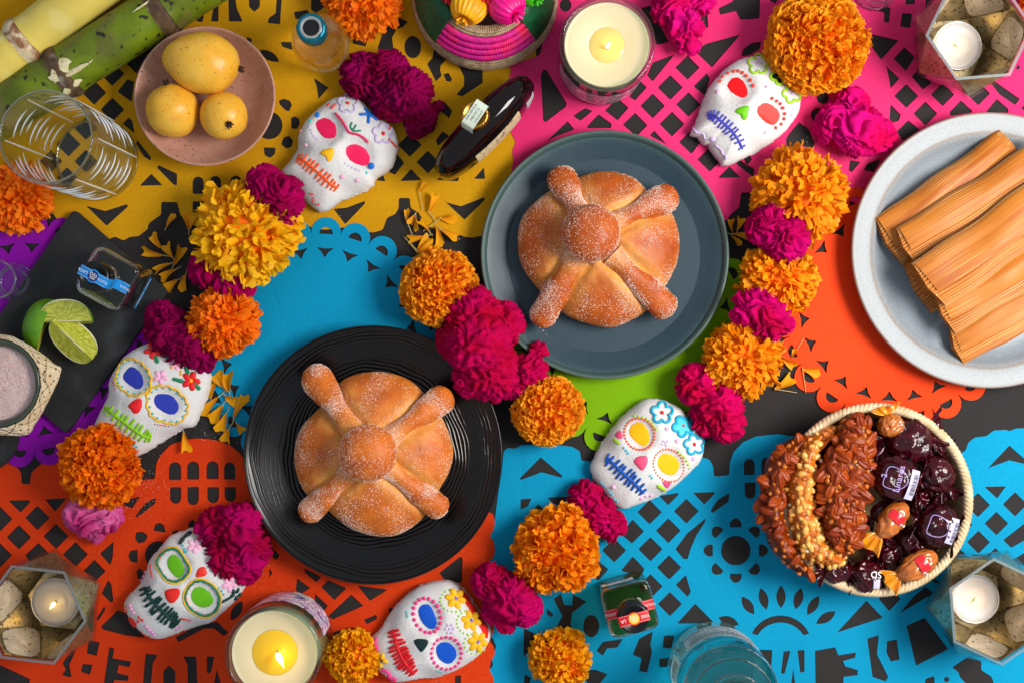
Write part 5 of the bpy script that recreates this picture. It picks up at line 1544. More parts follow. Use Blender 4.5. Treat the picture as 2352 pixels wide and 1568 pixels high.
# ============================================================ CANDLES
m_glass = mat('clear_glass', (250, 253, 252), rough=0.0, trans=1.0, ior=1.45)
def thin_mix(m, amount):
    """let part of the light pass straight through, as thin-walled glass does"""
    nt = m.node_tree; N, L = nt.nodes, nt.links
    b = N['Principled BSDF']; out = N['Material Output']
    tr = N.new('ShaderNodeBsdfTransparent'); tr.inputs['Color'].default_value = b.inputs['Base Color'].default_value
    gl = N.new('ShaderNodeBsdfGlossy'); gl.inputs['Roughness'].default_value = 0.02
    fr = N.new('ShaderNodeFresnel'); fr.inputs['IOR'].default_value = 1.5
    ge = N.new('ShaderNodeNewGeometry'); fm = N.new('ShaderNodeMath'); fm.operation = 'MULTIPLY'
    iv = N.new('ShaderNodeMath'); iv.operation = 'SUBTRACT'; iv.inputs[0].default_value = 1.0
    L.new(ge.outputs['Backfacing'], iv.inputs[1]); L.new(fr.outputs[0], fm.inputs[0]); L.new(iv.outputs[0], fm.inputs[1])
    m1 = N.new('ShaderNodeMixShader'); L.new(fm.outputs[0], m1.inputs[0]); L.new(tr.outputs[0], m1.inputs[1]); L.new(gl.outputs[0], m1.inputs[2])
    m2 = N.new('ShaderNodeMixShader'); m2.inputs[0].default_value = amount
    L.new(b.outputs[0], m2.inputs[1]); L.new(m1.outputs[0], m2.inputs[2]); L.new(m2.outputs[0], out.inputs['Surface'])
    return m
thin_mix(m_glass, 0.90)
m_thickglass = mat('greenish_glass', (222, 234, 232), rough=0.0, trans=1.0, ior=1.50)
thin_mix(m_thickglass, 0.85)
m_wax = mat('cream_wax', (220, 206, 168), rough=0.45, sss=0.6, sssrad=(1, .8, .45), sssscale=0.010, spec=0.4)
m_pool = mat('melted_wax', (226, 200, 118), rough=0.08, sss=0.4, sssrad=(1, .75, .2), sssscale=0.008, spec=0.5)
m_pool2 = mat('glow_yellow_wax', (240, 194, 40), rough=0.08, sss=0.5, sssrad=(1, .75, .1), sssscale=0.008, spec=0.5)  # candle glow put into the yellow of the melted wax
m_wick = mat('burnt_wick', (20, 14, 10), rough=0.9)
m_flame = mat('flame', (255, 230, 150), rough=1.0, emit=((255, 214, 110), 9.0))
m_alu = mat('tealight_cup', (214, 214, 214), rough=0.28, metal=1.0)
m_twax = mat('white_wax', (212, 206, 202), rough=0.35, sss=0.5, sssrad=(1, .9, .8), sssscale=0.006)
m_tpool = mat('clear_melted_wax', (224, 214, 206), rough=0.06, sss=0.4, sssrad=(1, .85, .7), sssscale=0.006)

def label_pattern(name, cols, scale, warp, pos):
    m = bpy.data.materials.new(name); m.use_nodes = True
    nt = m.node_tree; N, L = nt.nodes, nt.links
    b = N['Principled BSDF']
    tc = N.new('ShaderNodeTexCoord')
    nz = N.new('ShaderNodeTexNoise'); nz.inputs['Scale'].default_value = scale * 0.8; nz.inputs['Detail'].default_value = 1.0
    nz.inputs['Distortion'].default_value = warp
    mp = N.new('ShaderNodeMapping'); mp.inputs['Scale'].default_value = (1, 1, 1.7)
    L.new(tc.outputs['Object'], mp.inputs['Vector']); L.new(mp.outputs[0], nz.inputs['Vector'])
    ma = N.new('ShaderNodeMath'); ma.operation = 'MULTIPLY'; ma.inputs[1].default_value = 7.0
    L.new(nz.outputs['Fac'], ma.inputs[0]); ma.inputs[1].default_value = 4.5
    fr = N.new('ShaderNodeMath'); fr.operation = 'FRACT'; L.new(ma.outputs[0], fr.inputs[0])
    cr = N.new('ShaderNodeValToRGB'); cr.color_ramp.interpolation = 'CONSTANT'
    els = cr.color_ramp.elements
    while len(els) < len(cols): els.new(0.5)
    for e, c, p in zip(els, cols, pos): e.position = p; e.color = lin(c)
    L.new(fr.outputs[0], cr.inputs['Fac']); L.new(cr.outputs['Color'], b.inputs['Base Color'])
    b.inputs['Roughness'].default_value = 0.35
    b.inputs['Coat Weight'].default_value = 0.3
    return m
m_lab1 = label_pattern('grey_print', [(190, 200, 205), (44, 46, 50), (216, 170, 190), (60, 62, 66), (226, 120, 166)], 60, 0.5, (0, 0.3, 0.48, 0.62, 0.8))
m_lab2 = label_pattern('violet_print', [(240, 236, 242), (110, 50, 140), (238, 234, 242), (40, 70, 160), (244, 240, 244), (170, 140, 200)], 52, 0.5, (0, 0.28, 0.46, 0.56, 0.74, 0.9))

def flame(parent, p, size, lean, wick_h, power):
    """wick, flame and its light; p = foot of the wick"""
    p = np.asarray(p, float); lean = np.asarray(lean, float)
    V, F = tube(resample([p - [0, 0, .002], p + [0, 0, wick_h * .6], p + lean * wick_h * .4 + [0, 0, wick_h]], 6), [0.0010, 0.0010, 0.0010, .0011, .0012, .0010], 7)
    wk = part(MB().add(V, F), 'wick', m_wick, parent)
    t = np.linspace(0, 1, 12)
    prof = np.sin(PI * t ** 0.62) * (1 - t * 0.35)
    pts = p + np.outer(t, lean * size * 2.2 + np.array([0, 0, size * 2.6])) + [0, 0, wick_h * 0.75]
    V, F = tube(pts, np.maximum(prof * size * 0.52, 0.0002), 12, caps=False)
    part(MB().add(V, F), 'flame', m_flame, wk)
    ld = bpy.data.lights.new('candle_light', 'POINT')
    ld.energy = power; ld.color = (1.0, 0.62, 0.25); ld.shadow_soft_size = 0.004
    lo = bpy.data.objects.new('candle_light', ld)
    lo.location = pts[6] + [0, 0, size * 2.2] - LOC[parent.name]
    lo.parent = parent
    COL.objects.link(lo)

def candle_jar(rim_d, Rpx, h, m_label, m_p, pool, pool_r, wick_off, lean, fsize, label, fill, lab_arc, h_lab=(0.010, 0.066)):
    R = Rpx * K * (1 - h / CAM_H)
    c = W([rim_d], h)[0]; z0 = 0.0022
    root = thing('candle_jar', label, 'candle', (c[0], c[1], z0))
    Rb = R * 0.95
    pr = [(0, 0.0), (Rb - .004, 0), (Rb, .003), (R * .985, h * .5), (R, h - .003)]
    pr += [(R - .0022 + .0022 * math.cos(a), h - .0022 + .0022 * math.sin(a)) for a in np.linspace(0, PI, 9)]
    pr += [(R - .0046, h - .004), (Rb - .0032, .012), (Rb - .007, .008), (0, .007)]
    V, F = lathe(pr, 96, (c[0], c[1], z0))
    part(MB().add(V, F), 'glass', m_thickglass, root)
    wz = h - fill
    Ri = R - .0050
    pz = wz - 0.0006
    pr = [(0, .0084), (Rb - .0085, .0086), (Rb - .0046, .0130), (Ri - .0006, wz * .9), (Ri - .0004, wz + .0014), (Ri - .0012, wz + .0008), (Ri * .9, wz), (pool_r * 1.12, wz), (pool_r, pz - .0008), (pool_r * .6, pz - .002), (0, pz - .0025)]
    V, F = lathe(pr, 96, (c[0], c[1], z0))
    part(MB().add(V, F), 'wax', m_wax, root)
    po = np.asarray(pool) * K
    V, F = lathe([(pool_r * 1.02, pz - .0004), (pool_r * .98, pz), (0, pz)], 64, (c[0], c[1], z0))
    part(MB().add(V, F), 'melted_pool', m_p, root)
    # printed sleeve
    a = np.linspace(lab_arc[0], lab_arc[1], 80)
    zz = np.linspace(h_lab[0], h_lab[1], 10)
    A, Z = np.meshgrid(a, zz, indexing='ij')
    t = np.clip((Z - .003) / (h * .5 - .003), 0, 1)
    RR = Rb + (R * .985 - Rb) * t + np.where(Z > h * .5, (R * .015) * (Z - h * .5) / (h * .5 - .003), 0) + .0004
    V = np.stack([c[0] + RR * np.cos(A), c[1] + RR * np.sin(A), Z + z0], -1).reshape(-1, 3)
    lb = part(MB().add(V, grid_faces(80, 10)), 'printed_label', m_label, root)
    flame(root, (c[0] + wick_off[0] * K, c[1] - wick_off[1] * K, z0 + pz - .001), fsize, lean, 0.006, 0.008)
    return root, c, R, z0

j1 = candle_jar((1395, 100), 110, 0.094, m_lab1, m_pool, (0, 0), 0.0175, (0, 8), (0.25, 0.45, 0), 0.0042, 'lit cream candle in a clear glass jar beside the pink raffia basket', 0.010, (-2.9, -0.3))
j2 = candle_jar((627, 1503), 111, 0.096, m_lab2, m_pool2, (0, 0), 0.0225, (6, -2), (0.7, -0.75, 0), 0.0068, 'lit candle in a jar with violet and blue printed label at the bottom edge', 0.011, (0.25, 2.6))
# small text panel on the violet label
root, c, R, z0 = j2
def curved_text(txt, size, c, R, a0, z, flip=False):
    V, F = text_mesh(txt, size, 0.00002)
    x, y = V[:, 0].copy(), V[:, 1].copy()
    if flip: x, y = -x, -y
    a = a0 + x / R
    return np.stack([c[0] + (R + .0003 + V[:, 2]) * np.cos(a), c[1] + (R + .0003 + V[:, 2]) * np.sin(a), z + y], 1), F
def curved_panel(c, R, a0, a1, z_0, z_1, n=24):
    A, Z = np.meshgrid(np.linspace(a0, a1, n), np.linspace(z_0, z_1, 3), indexing='ij')
    return np.stack([c[0] + R * np.cos(A), c[1] + R * np.sin(A), Z], -1).reshape(-1, 3), grid_faces(n, 3)
m_white = mat('white_print', (236, 236, 236), rough=0.5)
m_ink = mat('black_ink', (20, 20, 22), rough=0.6)
m_greyink = mat('grey_ink', (96, 98, 104), rough=0.6)
V, F = curved_panel(c, R * .965 + .0008, 0.93, 1.42, z0 + .012, z0 + .022)
pn_ = part(MB().add(V, F), 'label_panel', m_white, root)
mb = MB()
for zz, tx in ((.0195, 'SOY WAX CANDLE'), (.0165, 'HAND POURED'), (.0138, '200 g')):
    V, F = curved_text(tx, .0032, c, R * .965 + .0008, 1.175, z0 + zz); mb.add(V, F)
part(mb, 'label_text', m_ink, pn_, kind='stuff')

# ============================================================ FACETED TEALIGHT HOLDERS
m_mercury = mat('mercury_mirror', (196, 180, 140), rough=0.30, metal=0.75, speck=((104, 86, 62), 330, 0.60, 0.68), col2=(160, 138, 96), nscale=60)
m_mpanel = mat('cream_reflection', (228, 214, 190), rough=0.30, metal=0.25, spec=0.8, speck=((84, 70, 58), 300, 0.66, 0.70), col2=(212, 194, 170), nscale=120)
m_rimglass = mat('ground_glass_rim', (150, 164, 166), rough=0.25, trans=0.6, ior=1.5)

def holder(base_d, phi, label, size=1.0, lean=(0, 0, 0)):
    c = W([base_d], 0)[0]; z0 = 0.0022
    h = 0.084 * size; r1, r2, r3 = .0545 * size, .0610 * size, .0375 * size
    root = thing('tealight_holder', label, 'candle holder', (c[0], c[1], z0))
    k = np.arange(6)
    a = math.radians(phi) + k * PI / 3; b = a + PI / 6
    def ring(r, ang, z): return np.stack([c[0] + r * np.cos(ang), c[1] + r * np.sin(ang), np.full(6, z0 + z)], 1)
    def shell(off, hz, bz):
        top, mid, bot = ring(r1 - off, a, hz), ring(r2 - off * 1.1, b, h * .50), ring(r3 - off * .6, a, bz)
        cen = (mid + mid[(k - 1) % 6]) / 2 * .7 + (top + bot) / 2 * .3     # middle of each kite facet
        V = np.vstack([top, mid, bot, cen]); T = 0; M_ = 6; B = 12; C_ = 18
        kn = (k + 1) % 6; kp = (k - 1) % 6
        t1 = np.stack([T + k, M_ + k, T + kn], 1)               # under the rim
        t2 = np.stack([B + k, B + kn, M_ + k], 1)               # at the foot
        q = np.stack([T + k, M_ + kp, B + k, M_ + k], 1)        # kite facets
        fan = np.vstack([np.stack([q[:, j], q[:, (j + 1) % 4], C_ + k], 1) for j in range(4)])
        return V, t1, t2, q, fan
    Vo, a1, a2, aq, af = shell(0, h, 0)
    Vi, b1, b2, bq, bf = shell(.0032 * size, h, .005)
    nv = len(Vo)
    kn = (k + 1) % 6
    rim = np.stack([k, kn, nv + kn, nv + k], 1)
    mb = MB()
    V = np.vstack([Vo, Vi, [[c[0], c[1], z0]], [[c[0], c[1], z0 + .005]]])
    f0 = np.stack([np.full(6, 2 * nv), 12 + kn, 12 + k], 1); f1 = np.stack([np.full(6, 2 * nv + 1), nv + 12 + k, nv + 12 + kn], 1)
    tri = np.vstack([a1, a2, af, nv + b1[:, ::-1], nv + b2[:, ::-1], nv + bf[:, ::-1], f0, f1])
    mb.add(V, [rim, tri])
    g = part(mb, 'glass_body', m_glass, root, smooth=False)
    # mirror lining just inside, below the clear rim band
    off = .0036 * size
    Vl, l1, l2, lq, lf = shell(off, h - .004, .0056)
    nl = len(Vl)
    Vl = np.vstack([Vl, [[c[0], c[1], z0 + .0056]]])
    bt = np.stack([np.full(6, nl), 12 + k, 12 + kn], 1)
    part(MB().add(Vl, np.vstack([l1, l2, bt, lf])), 'mirror_lining', m_mercury, root, smooth=False)
    # pale rounded panel on every kite facet, cream colour imitating reflected light
    for i in range(6):
        q = Vl[lq[i]]
        ctr = Vl[18 + i]
        nn = np.array([c[0], c[1], z0 + h * .62]) - ctr; nn /= np.linalg.norm(nn)
        rp = []
        p4 = ctr + (q - ctr) * 0.90
        for j in range(4):
            p0, p1, p2 = p4[j - 1], p4[j], p4[(j + 1) % 4]
            for t in np.linspace(0, 1, 6):
                s_, e_ = p1 + (p0 - p1) * .34, p1 + (p2 - p1) * .34
                rp.append((1 - t) ** 2 * s_ + 2 * t * (1 - t) * p1 + t * t * e_)
        rp = np.array(rp); n_ = len(rp)
        rings = [ctr + (rp - ctr) * s_ + nn * 0.0007 for s_ in (0.02, .4, .75, .93, 1.0)]
        part(MB().add(np.vstack(rings), grid_faces(5, n_, wrap_v=True)), 'mirror_panel', m_mpanel, root)
    # ground rim edge
    V = np.vstack([Vo[:6] + [0, 0, .0003], Vi[:6] + [0, 0, .0003]])
    part(MB().add(V, np.stack([k, kn, 6 + kn, 6 + k], 1)), 'rim', m_rimglass, root, smooth=False)
    # the tealight is a thing of its own
    return c, z0 + .0060

def tealight(c, z, label, lean, fs, R=.0255, off=(0, 0)):
    c = np.array([c[0] + off[0], c[1] + off[1], z])
    root = thing('tealight', label, 'candle', tuple(c))
    pr = [(0, .0002), (R - .001, .0002), (R, .001), (R, .0165), (R - .0004, .0168), (R - .0008, .0164), (R - .0008, .013), (0, .013)]
    V, F = lathe(pr, 56, tuple(c)); part(MB().add(V, F), 'metal_cup', m_alu, root)
    pr = [(R - .0010, .0135), (R - .0010, .0156), (R * .8, .0152), (R * .55, .0150), (R * .48, .0142), (R * .2, .0136), (0, .0136)]
    V, F = lathe(pr, 56, tuple(c)); part(MB().add(V, F), 'wax', m_twax, root)
    V, F = lathe([(R * .56, .0146), (R * .5, .0147), (0, .0147)], 40, tuple(c)); part(MB().add(V, F), 'melted_pool', m_tpool, root)
    flame(root, c + [0, 0, .0140], fs, lean, .0045, 0.003)

h1 = holder((146, 1371), -6.5, 'faceted mirrored glass tealight holder in the lower left corner')
h2 = holder((2181, 118), 4.6, 'faceted mirrored glass tealight holder in the top right corner')
h3 = holder((2221, 1364), 34.5, 'faceted mirrored glass tealight holder in the lower right corner')
tealight(h1[0], h1[1], 'lit white tealight in the lower left glass holder', (-0.15, -0.5, 0), .0042)
tealight(h2[0], h2[1], 'lit white tealight in the top right glass holder', (-0.3, 0.1, 0), .0030)
tealight(h3[0], h3[1], 'lit white tealight in the lower right glass holder', (-0.2, -0.3, 0), .0030)

# ============================================================ DRINKING GLASSES
m_edge = thin_mix(mat('glass_edge_glint', (206, 222, 218), rough=0.05, trans=1.0, ior=1.5), 0.25)  # for tumbler rims, and for bottle rings that stand in for highlights
m_frost = mat('cut_glint_glass', (244, 248, 250), rough=0.25, trans=0.35, ior=1.4)
def tumbler(rim_d, Rpx, h, label, cut=True, wall=.0028, tint=None, foot=.013, base_scale=.97):
    R = Rpx * K * (1 - h / CAM_H)
    c = W([rim_d], h)[0]; z0 = .0022
    zs = np.linspace(.004, h - .004, 150)
    Rb = R * base_scale
    pr = [(0, 0), (Rb - .003, 0), (Rb - .0008, .0012)] + [(Rb + (R - Rb) * z / h, z) for z in zs]
    n0 = 3; n1 = 3 + len(zs)
    pr += [(R - wall / 2 + wall / 2 * math.cos(a), h - wall / 2 + wall / 2 * math.sin(a)) for a in np.linspace(0, PI, 7)]
    pr += [(R - wall, h - .006), (Rb - wall, foot + .006), (Rb - wall - .004, foot + .001), (Rb * .5, foot), (0, foot)]
    def cuts(T, R_, Z):
        R_ = R_.copy()
        if cut:
            t, z = T[:, n0:n1], Z[:, n0:n1]
            nseg = 6
            ph = (t * nseg / (2 * PI)) % 1.0
            seg = np.floor(t * nseg / (2 * PI))
            vert = np.exp(-((np.minimum(ph, 1 - ph)) / .022) ** 2)
            zz = z / .0105 + (seg % 2) * .5
            hor = np.exp(-(np.abs((zz % 1.0) - .5) / .24) ** 2) * np.clip((np.minimum(ph, 1 - ph) - .05) / .04, 0, 1)
            zone = np.clip((z - .016) / .004, 0, 1) * np.clip((h * .80 - z) / .004, 0, 1)
            zone_v = np.clip((z - .008) / .004, 0, 1) * np.clip((h * .90 - z) / .01, 0, 1)
            R_[:, n0:n1] -= .0012 * vert * zone_v + .0006 * hor * zone
        return R_, Z
    V, F = lathe(pr, 240 if cut else 80, (c[0], c[1], z0), cuts)
    root = thing('drinking_glass', label, 'glass', (c[0], c[1], z0))
    part(MB().add(V, F), 'glass_body', m_glass, root)
    t = np.linspace(0, 2 * PI, 96, endpoint=False)
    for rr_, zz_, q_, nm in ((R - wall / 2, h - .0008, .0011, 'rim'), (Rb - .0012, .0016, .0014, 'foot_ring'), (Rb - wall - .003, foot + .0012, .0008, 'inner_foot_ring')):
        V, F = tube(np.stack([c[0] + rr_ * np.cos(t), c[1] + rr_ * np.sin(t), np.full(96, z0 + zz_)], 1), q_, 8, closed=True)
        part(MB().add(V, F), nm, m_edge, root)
    if cut:        # white tubes along the cuts, imitating their bright streaks of light
        for i in range(6):
            a0 = 2 * PI * i / 6 + .02
            zs_ = np.linspace(.010, h * .90, 24)
            pts = np.stack([c[0] + (R - .0004) * math.cos(a0) + 0 * zs_, c[1] + (R - .0004) * math.sin(a0) + 0 * zs_, z0 + zs_], 1)
            V, F = tube(pts, .0009 * np.sin(np.linspace(.25, PI - .25, 24)) ** .5, 6); part(MB().add(V, F), 'cut_glint', m_frost, root)
            k = 0
            z = .020 + (i % 2) * .005
            while z < h * .80:
                k += 1
                lo, hi = a0 + .10 + .13 * ((k * 7 + i) % 3), a0 + 2 * PI / 6 - .10 - .12 * ((k * 5 + i) % 3)
                t = np.linspace(lo, hi, 16)
                pts = np.stack([c[0] + (R - .0006) * np.cos(t), c[1] + (R - .0006) * np.sin(t), np.full(16, z0 + z)], 1)
                V, F = tube(pts, .00085 * np.sin(np.linspace(.1, PI - .1, 16)), 6); part(MB().add(V, F), 'cut_glint', m_frost, root)
                z += .0125 + .002 * ((k + i) % 2)
    return root
tumbler((107, 316), 109, .150, 'tall clear cut glass tumbler standing by the green sugar cane')
tumbler((-6, 642), 46, .055, 'small clear shot glass at the left edge on purple paper', cut=False, foot=.008)
tumbler((2046, -58), 52, .060, 'clear glass barely showing at the top edge on pink paper', cut=False, foot=.008)
# ============================================================ BOTTLES
m_blackcap = mat('black_cap', (14, 14, 15), rough=0.28, spec=0.5)
m_bluelab = mat('blue_label', (10, 132, 206), rough=0.45)
m_navy = mat('navy_print', (14, 36, 110), rough=0.5)
m_redlab = mat('red_label', (206, 14, 30), rough=0.45)
m_yellab = mat('yellow_print', (246, 186, 6), rough=0.5)
m_silverliq = mat('clear_spirit', (232, 236, 232), rough=0.0, trans=1.0, ior=1.42)
m_goldliq = mat('golden_spirit', (222, 190, 110), rough=0.0, trans=1.0, ior=1.42)
m_paleliq = mat('pale_gold_spirit', (252, 246, 222), rough=0.0, trans=1.0, ior=1.40)
m_aqua = mat('aqua_glass', (176, 232, 220), rough=0.0, trans=1.0, ior=1.46)

for m_, k_ in ((m_silverliq, .45), (m_goldliq, .65), (m_paleliq, .35), (m_aqua, .30)): thin_mix(m_, k_)
def place(V, c, rz):
    return np.asarray(V) @ euler_R(0, 0, rz).T + np.asarray(c)

def ribbon(path, hw, thick=0.00025):
    """strip of paper following path [(x,z)] , half width hw along y"""
    p = np.asarray(path, float)
    V = np.concatenate([np.column_stack([p[:, 0], np.full(len(p), -hw), p[:, 1]]), np.column_stack([p[:, 0], np.full(len(p), hw), p[:, 1]])])
    n = len(p); i = np.arange(n - 1)
    return V, np.stack([i, i + 1, n + i + 1, n + i], 1)

def flat_text(txt, size, x, y, z, rz=0.0, flip=False):
    V, F = text_mesh(txt, size, 0.00003)
    if flip: V[:, :2] *= -1
    V = V @ euler_R(0, 0, rz).T + [x, y, z]
    return V, F

def disc(x, y, z, r, n=24):
    a = np.linspace(0, 2 * PI, n, endpoint=False)
    V = np.vstack([[x, y, z], np.column_stack([x + r * np.cos(a), y + r * np.sin(a), np.full(n, z)])])
    j = np.arange(n)
    return V, np.stack([np.zeros(n, int), 1 + j, 1 + (j + 1) % n], 1)

def square_bottle(c, rz, m_body, m_lab, m_badge, m_badge_ink, label, side, strip, texts, seed, deep=.0):
    hw, h = .0262, .056
    root = thing('miniature_bottle', label, 'bottle', tuple(c))
    rx = .0098
    pr = [(0, .0008), (.80, .0008), (.93, .0015), (.985, .004), (1, .009), (1, .046), (.985, .051), (.94, .0545), (.85, .056), (.60, .0565)]
    n = 128
    th = np.linspace(0, 2 * PI, n, endpoint=False)
    sq = 1 / (np.abs(np.cos(th)) ** 7 + np.abs(np.sin(th)) ** 7) ** (1 / 7)
    rows = []
    for r, z in pr:
        rows.append(np.stack([hw * r * sq * np.cos(th), hw * r * sq * np.sin(th), np.full(n, z)], 1))
    for r, z in ((.0135, .0572), (.0118, .059), (.0112, .063), (.0112, .078), (.008, .079), (.0001, .079)):
        rows.append(np.stack([r * np.cos(th), r * np.sin(th), np.full(n, z)], 1))
    V = np.vstack(rows)
    bo = part(MB().add(place(V, c, rz), grid_faces(len(rows), n, wrap_v=True)), 'glass_body', m_body, root)
    for r_, z_, q_ in ((.955, .0535, .0013), (.93, .0030, .0014)):     # added tubes standing in for light caught on the thick glass edges
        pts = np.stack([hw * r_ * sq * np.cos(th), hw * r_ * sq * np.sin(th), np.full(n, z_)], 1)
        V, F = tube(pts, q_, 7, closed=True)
        part(MB().add(place(V, c, rz), F), 'glass_edge_glint', m_edge, root)
    # neck band and cap
    pr = [(.0122, .078), (.0146, .0785), (.0152, .080), (.0152, .097), (.0146, .0985), (.0125, .0990), (.0122, .0982), (0, .0982)]
    V, F = lathe(pr, 64); part(MB().add(place(V, c, rz), F), 'cap', m_blackcap, root)
    V, F = ribbon(strip, .0052)
    lb = part(MB().add(place(V, c, rz), F), 'tax_strip', m_lab, root)
    V, F = disc(0, 0, .09935, .0068); part(MB().add(place(V, c, rz), F), 'badge_edge', m_lab, root)
    V, F = disc(0, 0, .0995, .0054); bd = part(MB().add(place(V, c, rz), F), 'badge', m_badge, root)
    mb = MB()
    V, F = flat_text('TEQ', .0046, 0, .0016, .0996, 0, True); mb.add(place(V, c, rz), F)
    V, F = flat_text('MX', .0040, 0, -.0018, .0996, 0, True); mb.add(place(V, c, rz), F)
    part(mb, 'badge_print', m_badge_ink, bd, kind='stuff')
    mb = MB()
    for (t, sz, x, y, z) in texts:
        V, F = flat_text(t, sz, x, y, z, 0, True)
        mb.add(place(V, c, rz), F)
    # dotted borders
    for x, z in side:
        for y in (-.0045, .0045):
            V, F = disc(x, y, z, .0003, 6); mb.add(place(V, c, rz), F)
    part(mb, 'strip_lettering', m_white, lb, kind='stuff')
    return root

# clear tequila on the slate
cT = np.append(W([(248, 640)], .062)[0][:2], .0087)
rz = math.radians(-28.5)
stripA = [(-.0156, .088), (-.0156, .0988), (-.0150, .0992), (.0150, .0992), (.0156, .0988), (.0156, .086), (.0148, .080), (.0120, .0765), (.0118, .062), (.0135, .0582), (.0150, .0574), (.0245, .0570)]
sd = [(x, .0994) for x in np.linspace(-.014, .014, 18)] + [(x, .0573) for x in np.linspace(.0155, .024, 8)]
root = square_bottle(cT, rz, m_silverliq, m_bluelab, m_navy, m_white, 'miniature clear square tequila bottle with blue strip on the slate board',
    sd, stripA, [('LATA', .0042, -.0112, 0, .0994), ('PLATA', .0036, .0106, 0, .0994), ('TEQUILA', .0036, .0198, 0, .05735)], 1)
# printed side of the bottle
V = np.array([(.0266, -.019, .006), (.0266, .017, .006), (.0266, .017, .012), (.0266, -.019, .012)])
part(MB().add(place(V, cT, rz), np.array([[0, 1, 2, 3]])), 'side_strip', m_bluelab, root, smooth=False)
V = np.array([(.0268 - .0001, .0175 * math.cos(a), .029 + .0135 * math.sin(a)) for a in np.linspace(0, 2 * PI, 36, endpoint=False)] + [(.0267, .0135 * math.cos(a), .029 + .0098 * math.sin(a)) for a in np.linspace(0, 2 * PI, 36, endpoint=False)])
part(MB().add(place(V, cT, rz), grid_faces(2, 36, wrap_v=True)), 'side_oval', m_ink, root, smooth=False)
mb = MB()
Vt, Ft = text_mesh('TEQUILA  PLATA', .0042, .00003)
V = np.stack([.0268 + Vt[:, 2], Vt[:, 0], Vt[:, 1] + .009], 1); part(mb.add(place(V, cT, rz), Ft), 'side_lettering', m_white, root, kind='stuff')

# golden tequila on the blue paper
cG = np.append(W([(1447, 1398)], .056)[0][:2], .0012)
rz = math.radians(14.8)
stripB = [(-.0250, .0571), (-.0150, .0574), (-.0135, .0582), (-.0118, .062), (-.0120, .0765), (-.0148, .080), (-.0156, .086), (-.0156, .0988), (-.0150, .0992), (.0150, .0992), (.0156, .0988), (.0156, .086), (.0148, .080), (.0120, .0765), (.0118, .062), (.0135, .0582), (.0150, .0574), (.0250, .0571)]
sd = [(x, .0994) for x in np.linspace(-.014, .014, 18)] + [(x, .0574) for x in np.linspace(.0155, .0245, 8)] + [(-x, .0574) for x in np.linspace(.0155, .0245, 8)]
root = square_bottle(cG, rz, m_goldliq, m_redlab, m_yellab, m_white, 'miniature golden square tequila bottle with red strip on blue paper',
    sd, stripB, [('LA', .0046, -.0110, 0, .0994), ('MAS', .0042, .0110, 0, .0994), ('TEQUILA', .0036, .0200, 0, .05745)], 2)
mb = MB(); V, F = flat_text('TEQUIL', .0040, -.0200, 0, .05745); mb.add(place(V, cG, rz), F)
part(mb, 'strip_lettering', m_white, root, kind='stuff')
# barcode sticker on the back side
V = np.array([(-.022, .0266, .030), (.012, .0266, .030), (.012, .0266, .042), (-.022, .0266, .042)])
st = part(MB().add(place(V, cG, rz), np.array([[3, 2, 1, 0]])), 'barcode_sticker', m_white, root, smooth=False)
mb = MB(); rg = np.random.default_rng(9); x = -.017
while x < .008:
    w = rg.uniform(.0003, .0011)
    mb.add(place([(x, .0268, .031), (x + w, .0268, .031), (x + w, .0268, .0365), (x, .0268, .0365)], cG, rz), np.array([[3, 2, 1, 0]])); x += w + rg.uniform(.0003, .0009)
part(mb, 'barcode', m_ink, st, kind='stuff', smooth=False)

# round bottle with teal foil cap
c = np.append(W([(735, 97)], .040)[0][:2], .0012)
root = thing('miniature_bottle', 'round clear bottle of pale spirit with teal foil cap near the pink dish', 'bottle', tuple(c))
pr = [(0, .0), (.018, .0), (.0215, .002), (.0262, .012), (.0292, .027), (.0295, .036), (.0280, .047), (.0235, .058), (.0165, .066), (.0125, .071), (.0114, .077), (.0112, .083), (.0, .083)]
po_ = resample(pr, 60)
pi_ = resample([(0, .054), (.0235, .0535), (.0222, .0575), (.0150, .0645), (.0106, .0705), (.0094, .077), (.0, .078)], 26)
V, F = lathe(po_, 96, tuple(c)); V2, F2 = lathe(pi_, 96, tuple(c))
part(MB().add(V, F).add(V2, F2[:, ::-1]), 'glass_body', m_paleliq, root)
m_tealfoil = mat('teal_foil', (8, 112, 132), rough=0.3, metal=0.6, bump=0.5, bscale=350, bdist=0.0006)
pr = [(.0126, .080), (.0148, .081), (.0152, .0845), (.0150, .097), (.0140, .0995), (.0118, .1000), (.0100, .0990)]
V, F = lathe(pr, 48, tuple(c), lambda T, R, Z: (R * (1 + .012 * np.sin(15 * T)), Z + .0004 * np.sin(7 * T) * (Z > .098)))
part(MB().add(V, F), 'foil_cap', m_tealfoil, root)
V, F = lathe([(.0116, .0992), (.0104, .1004), (.0088, .1002), (.0080, .0975)], 40, tuple(c)); part(MB().add(V, F), 'plastic_ring', mat('clear_plastic', (190, 196, 198), rough=.15, trans=.5), root)
V, F = lathe([(.0090, .0980), (.0, .0982)], 32, tuple(c)); part(MB().add(V, F), 'stopper', mat('black_stopper', (10, 10, 10), rough=.5), root)

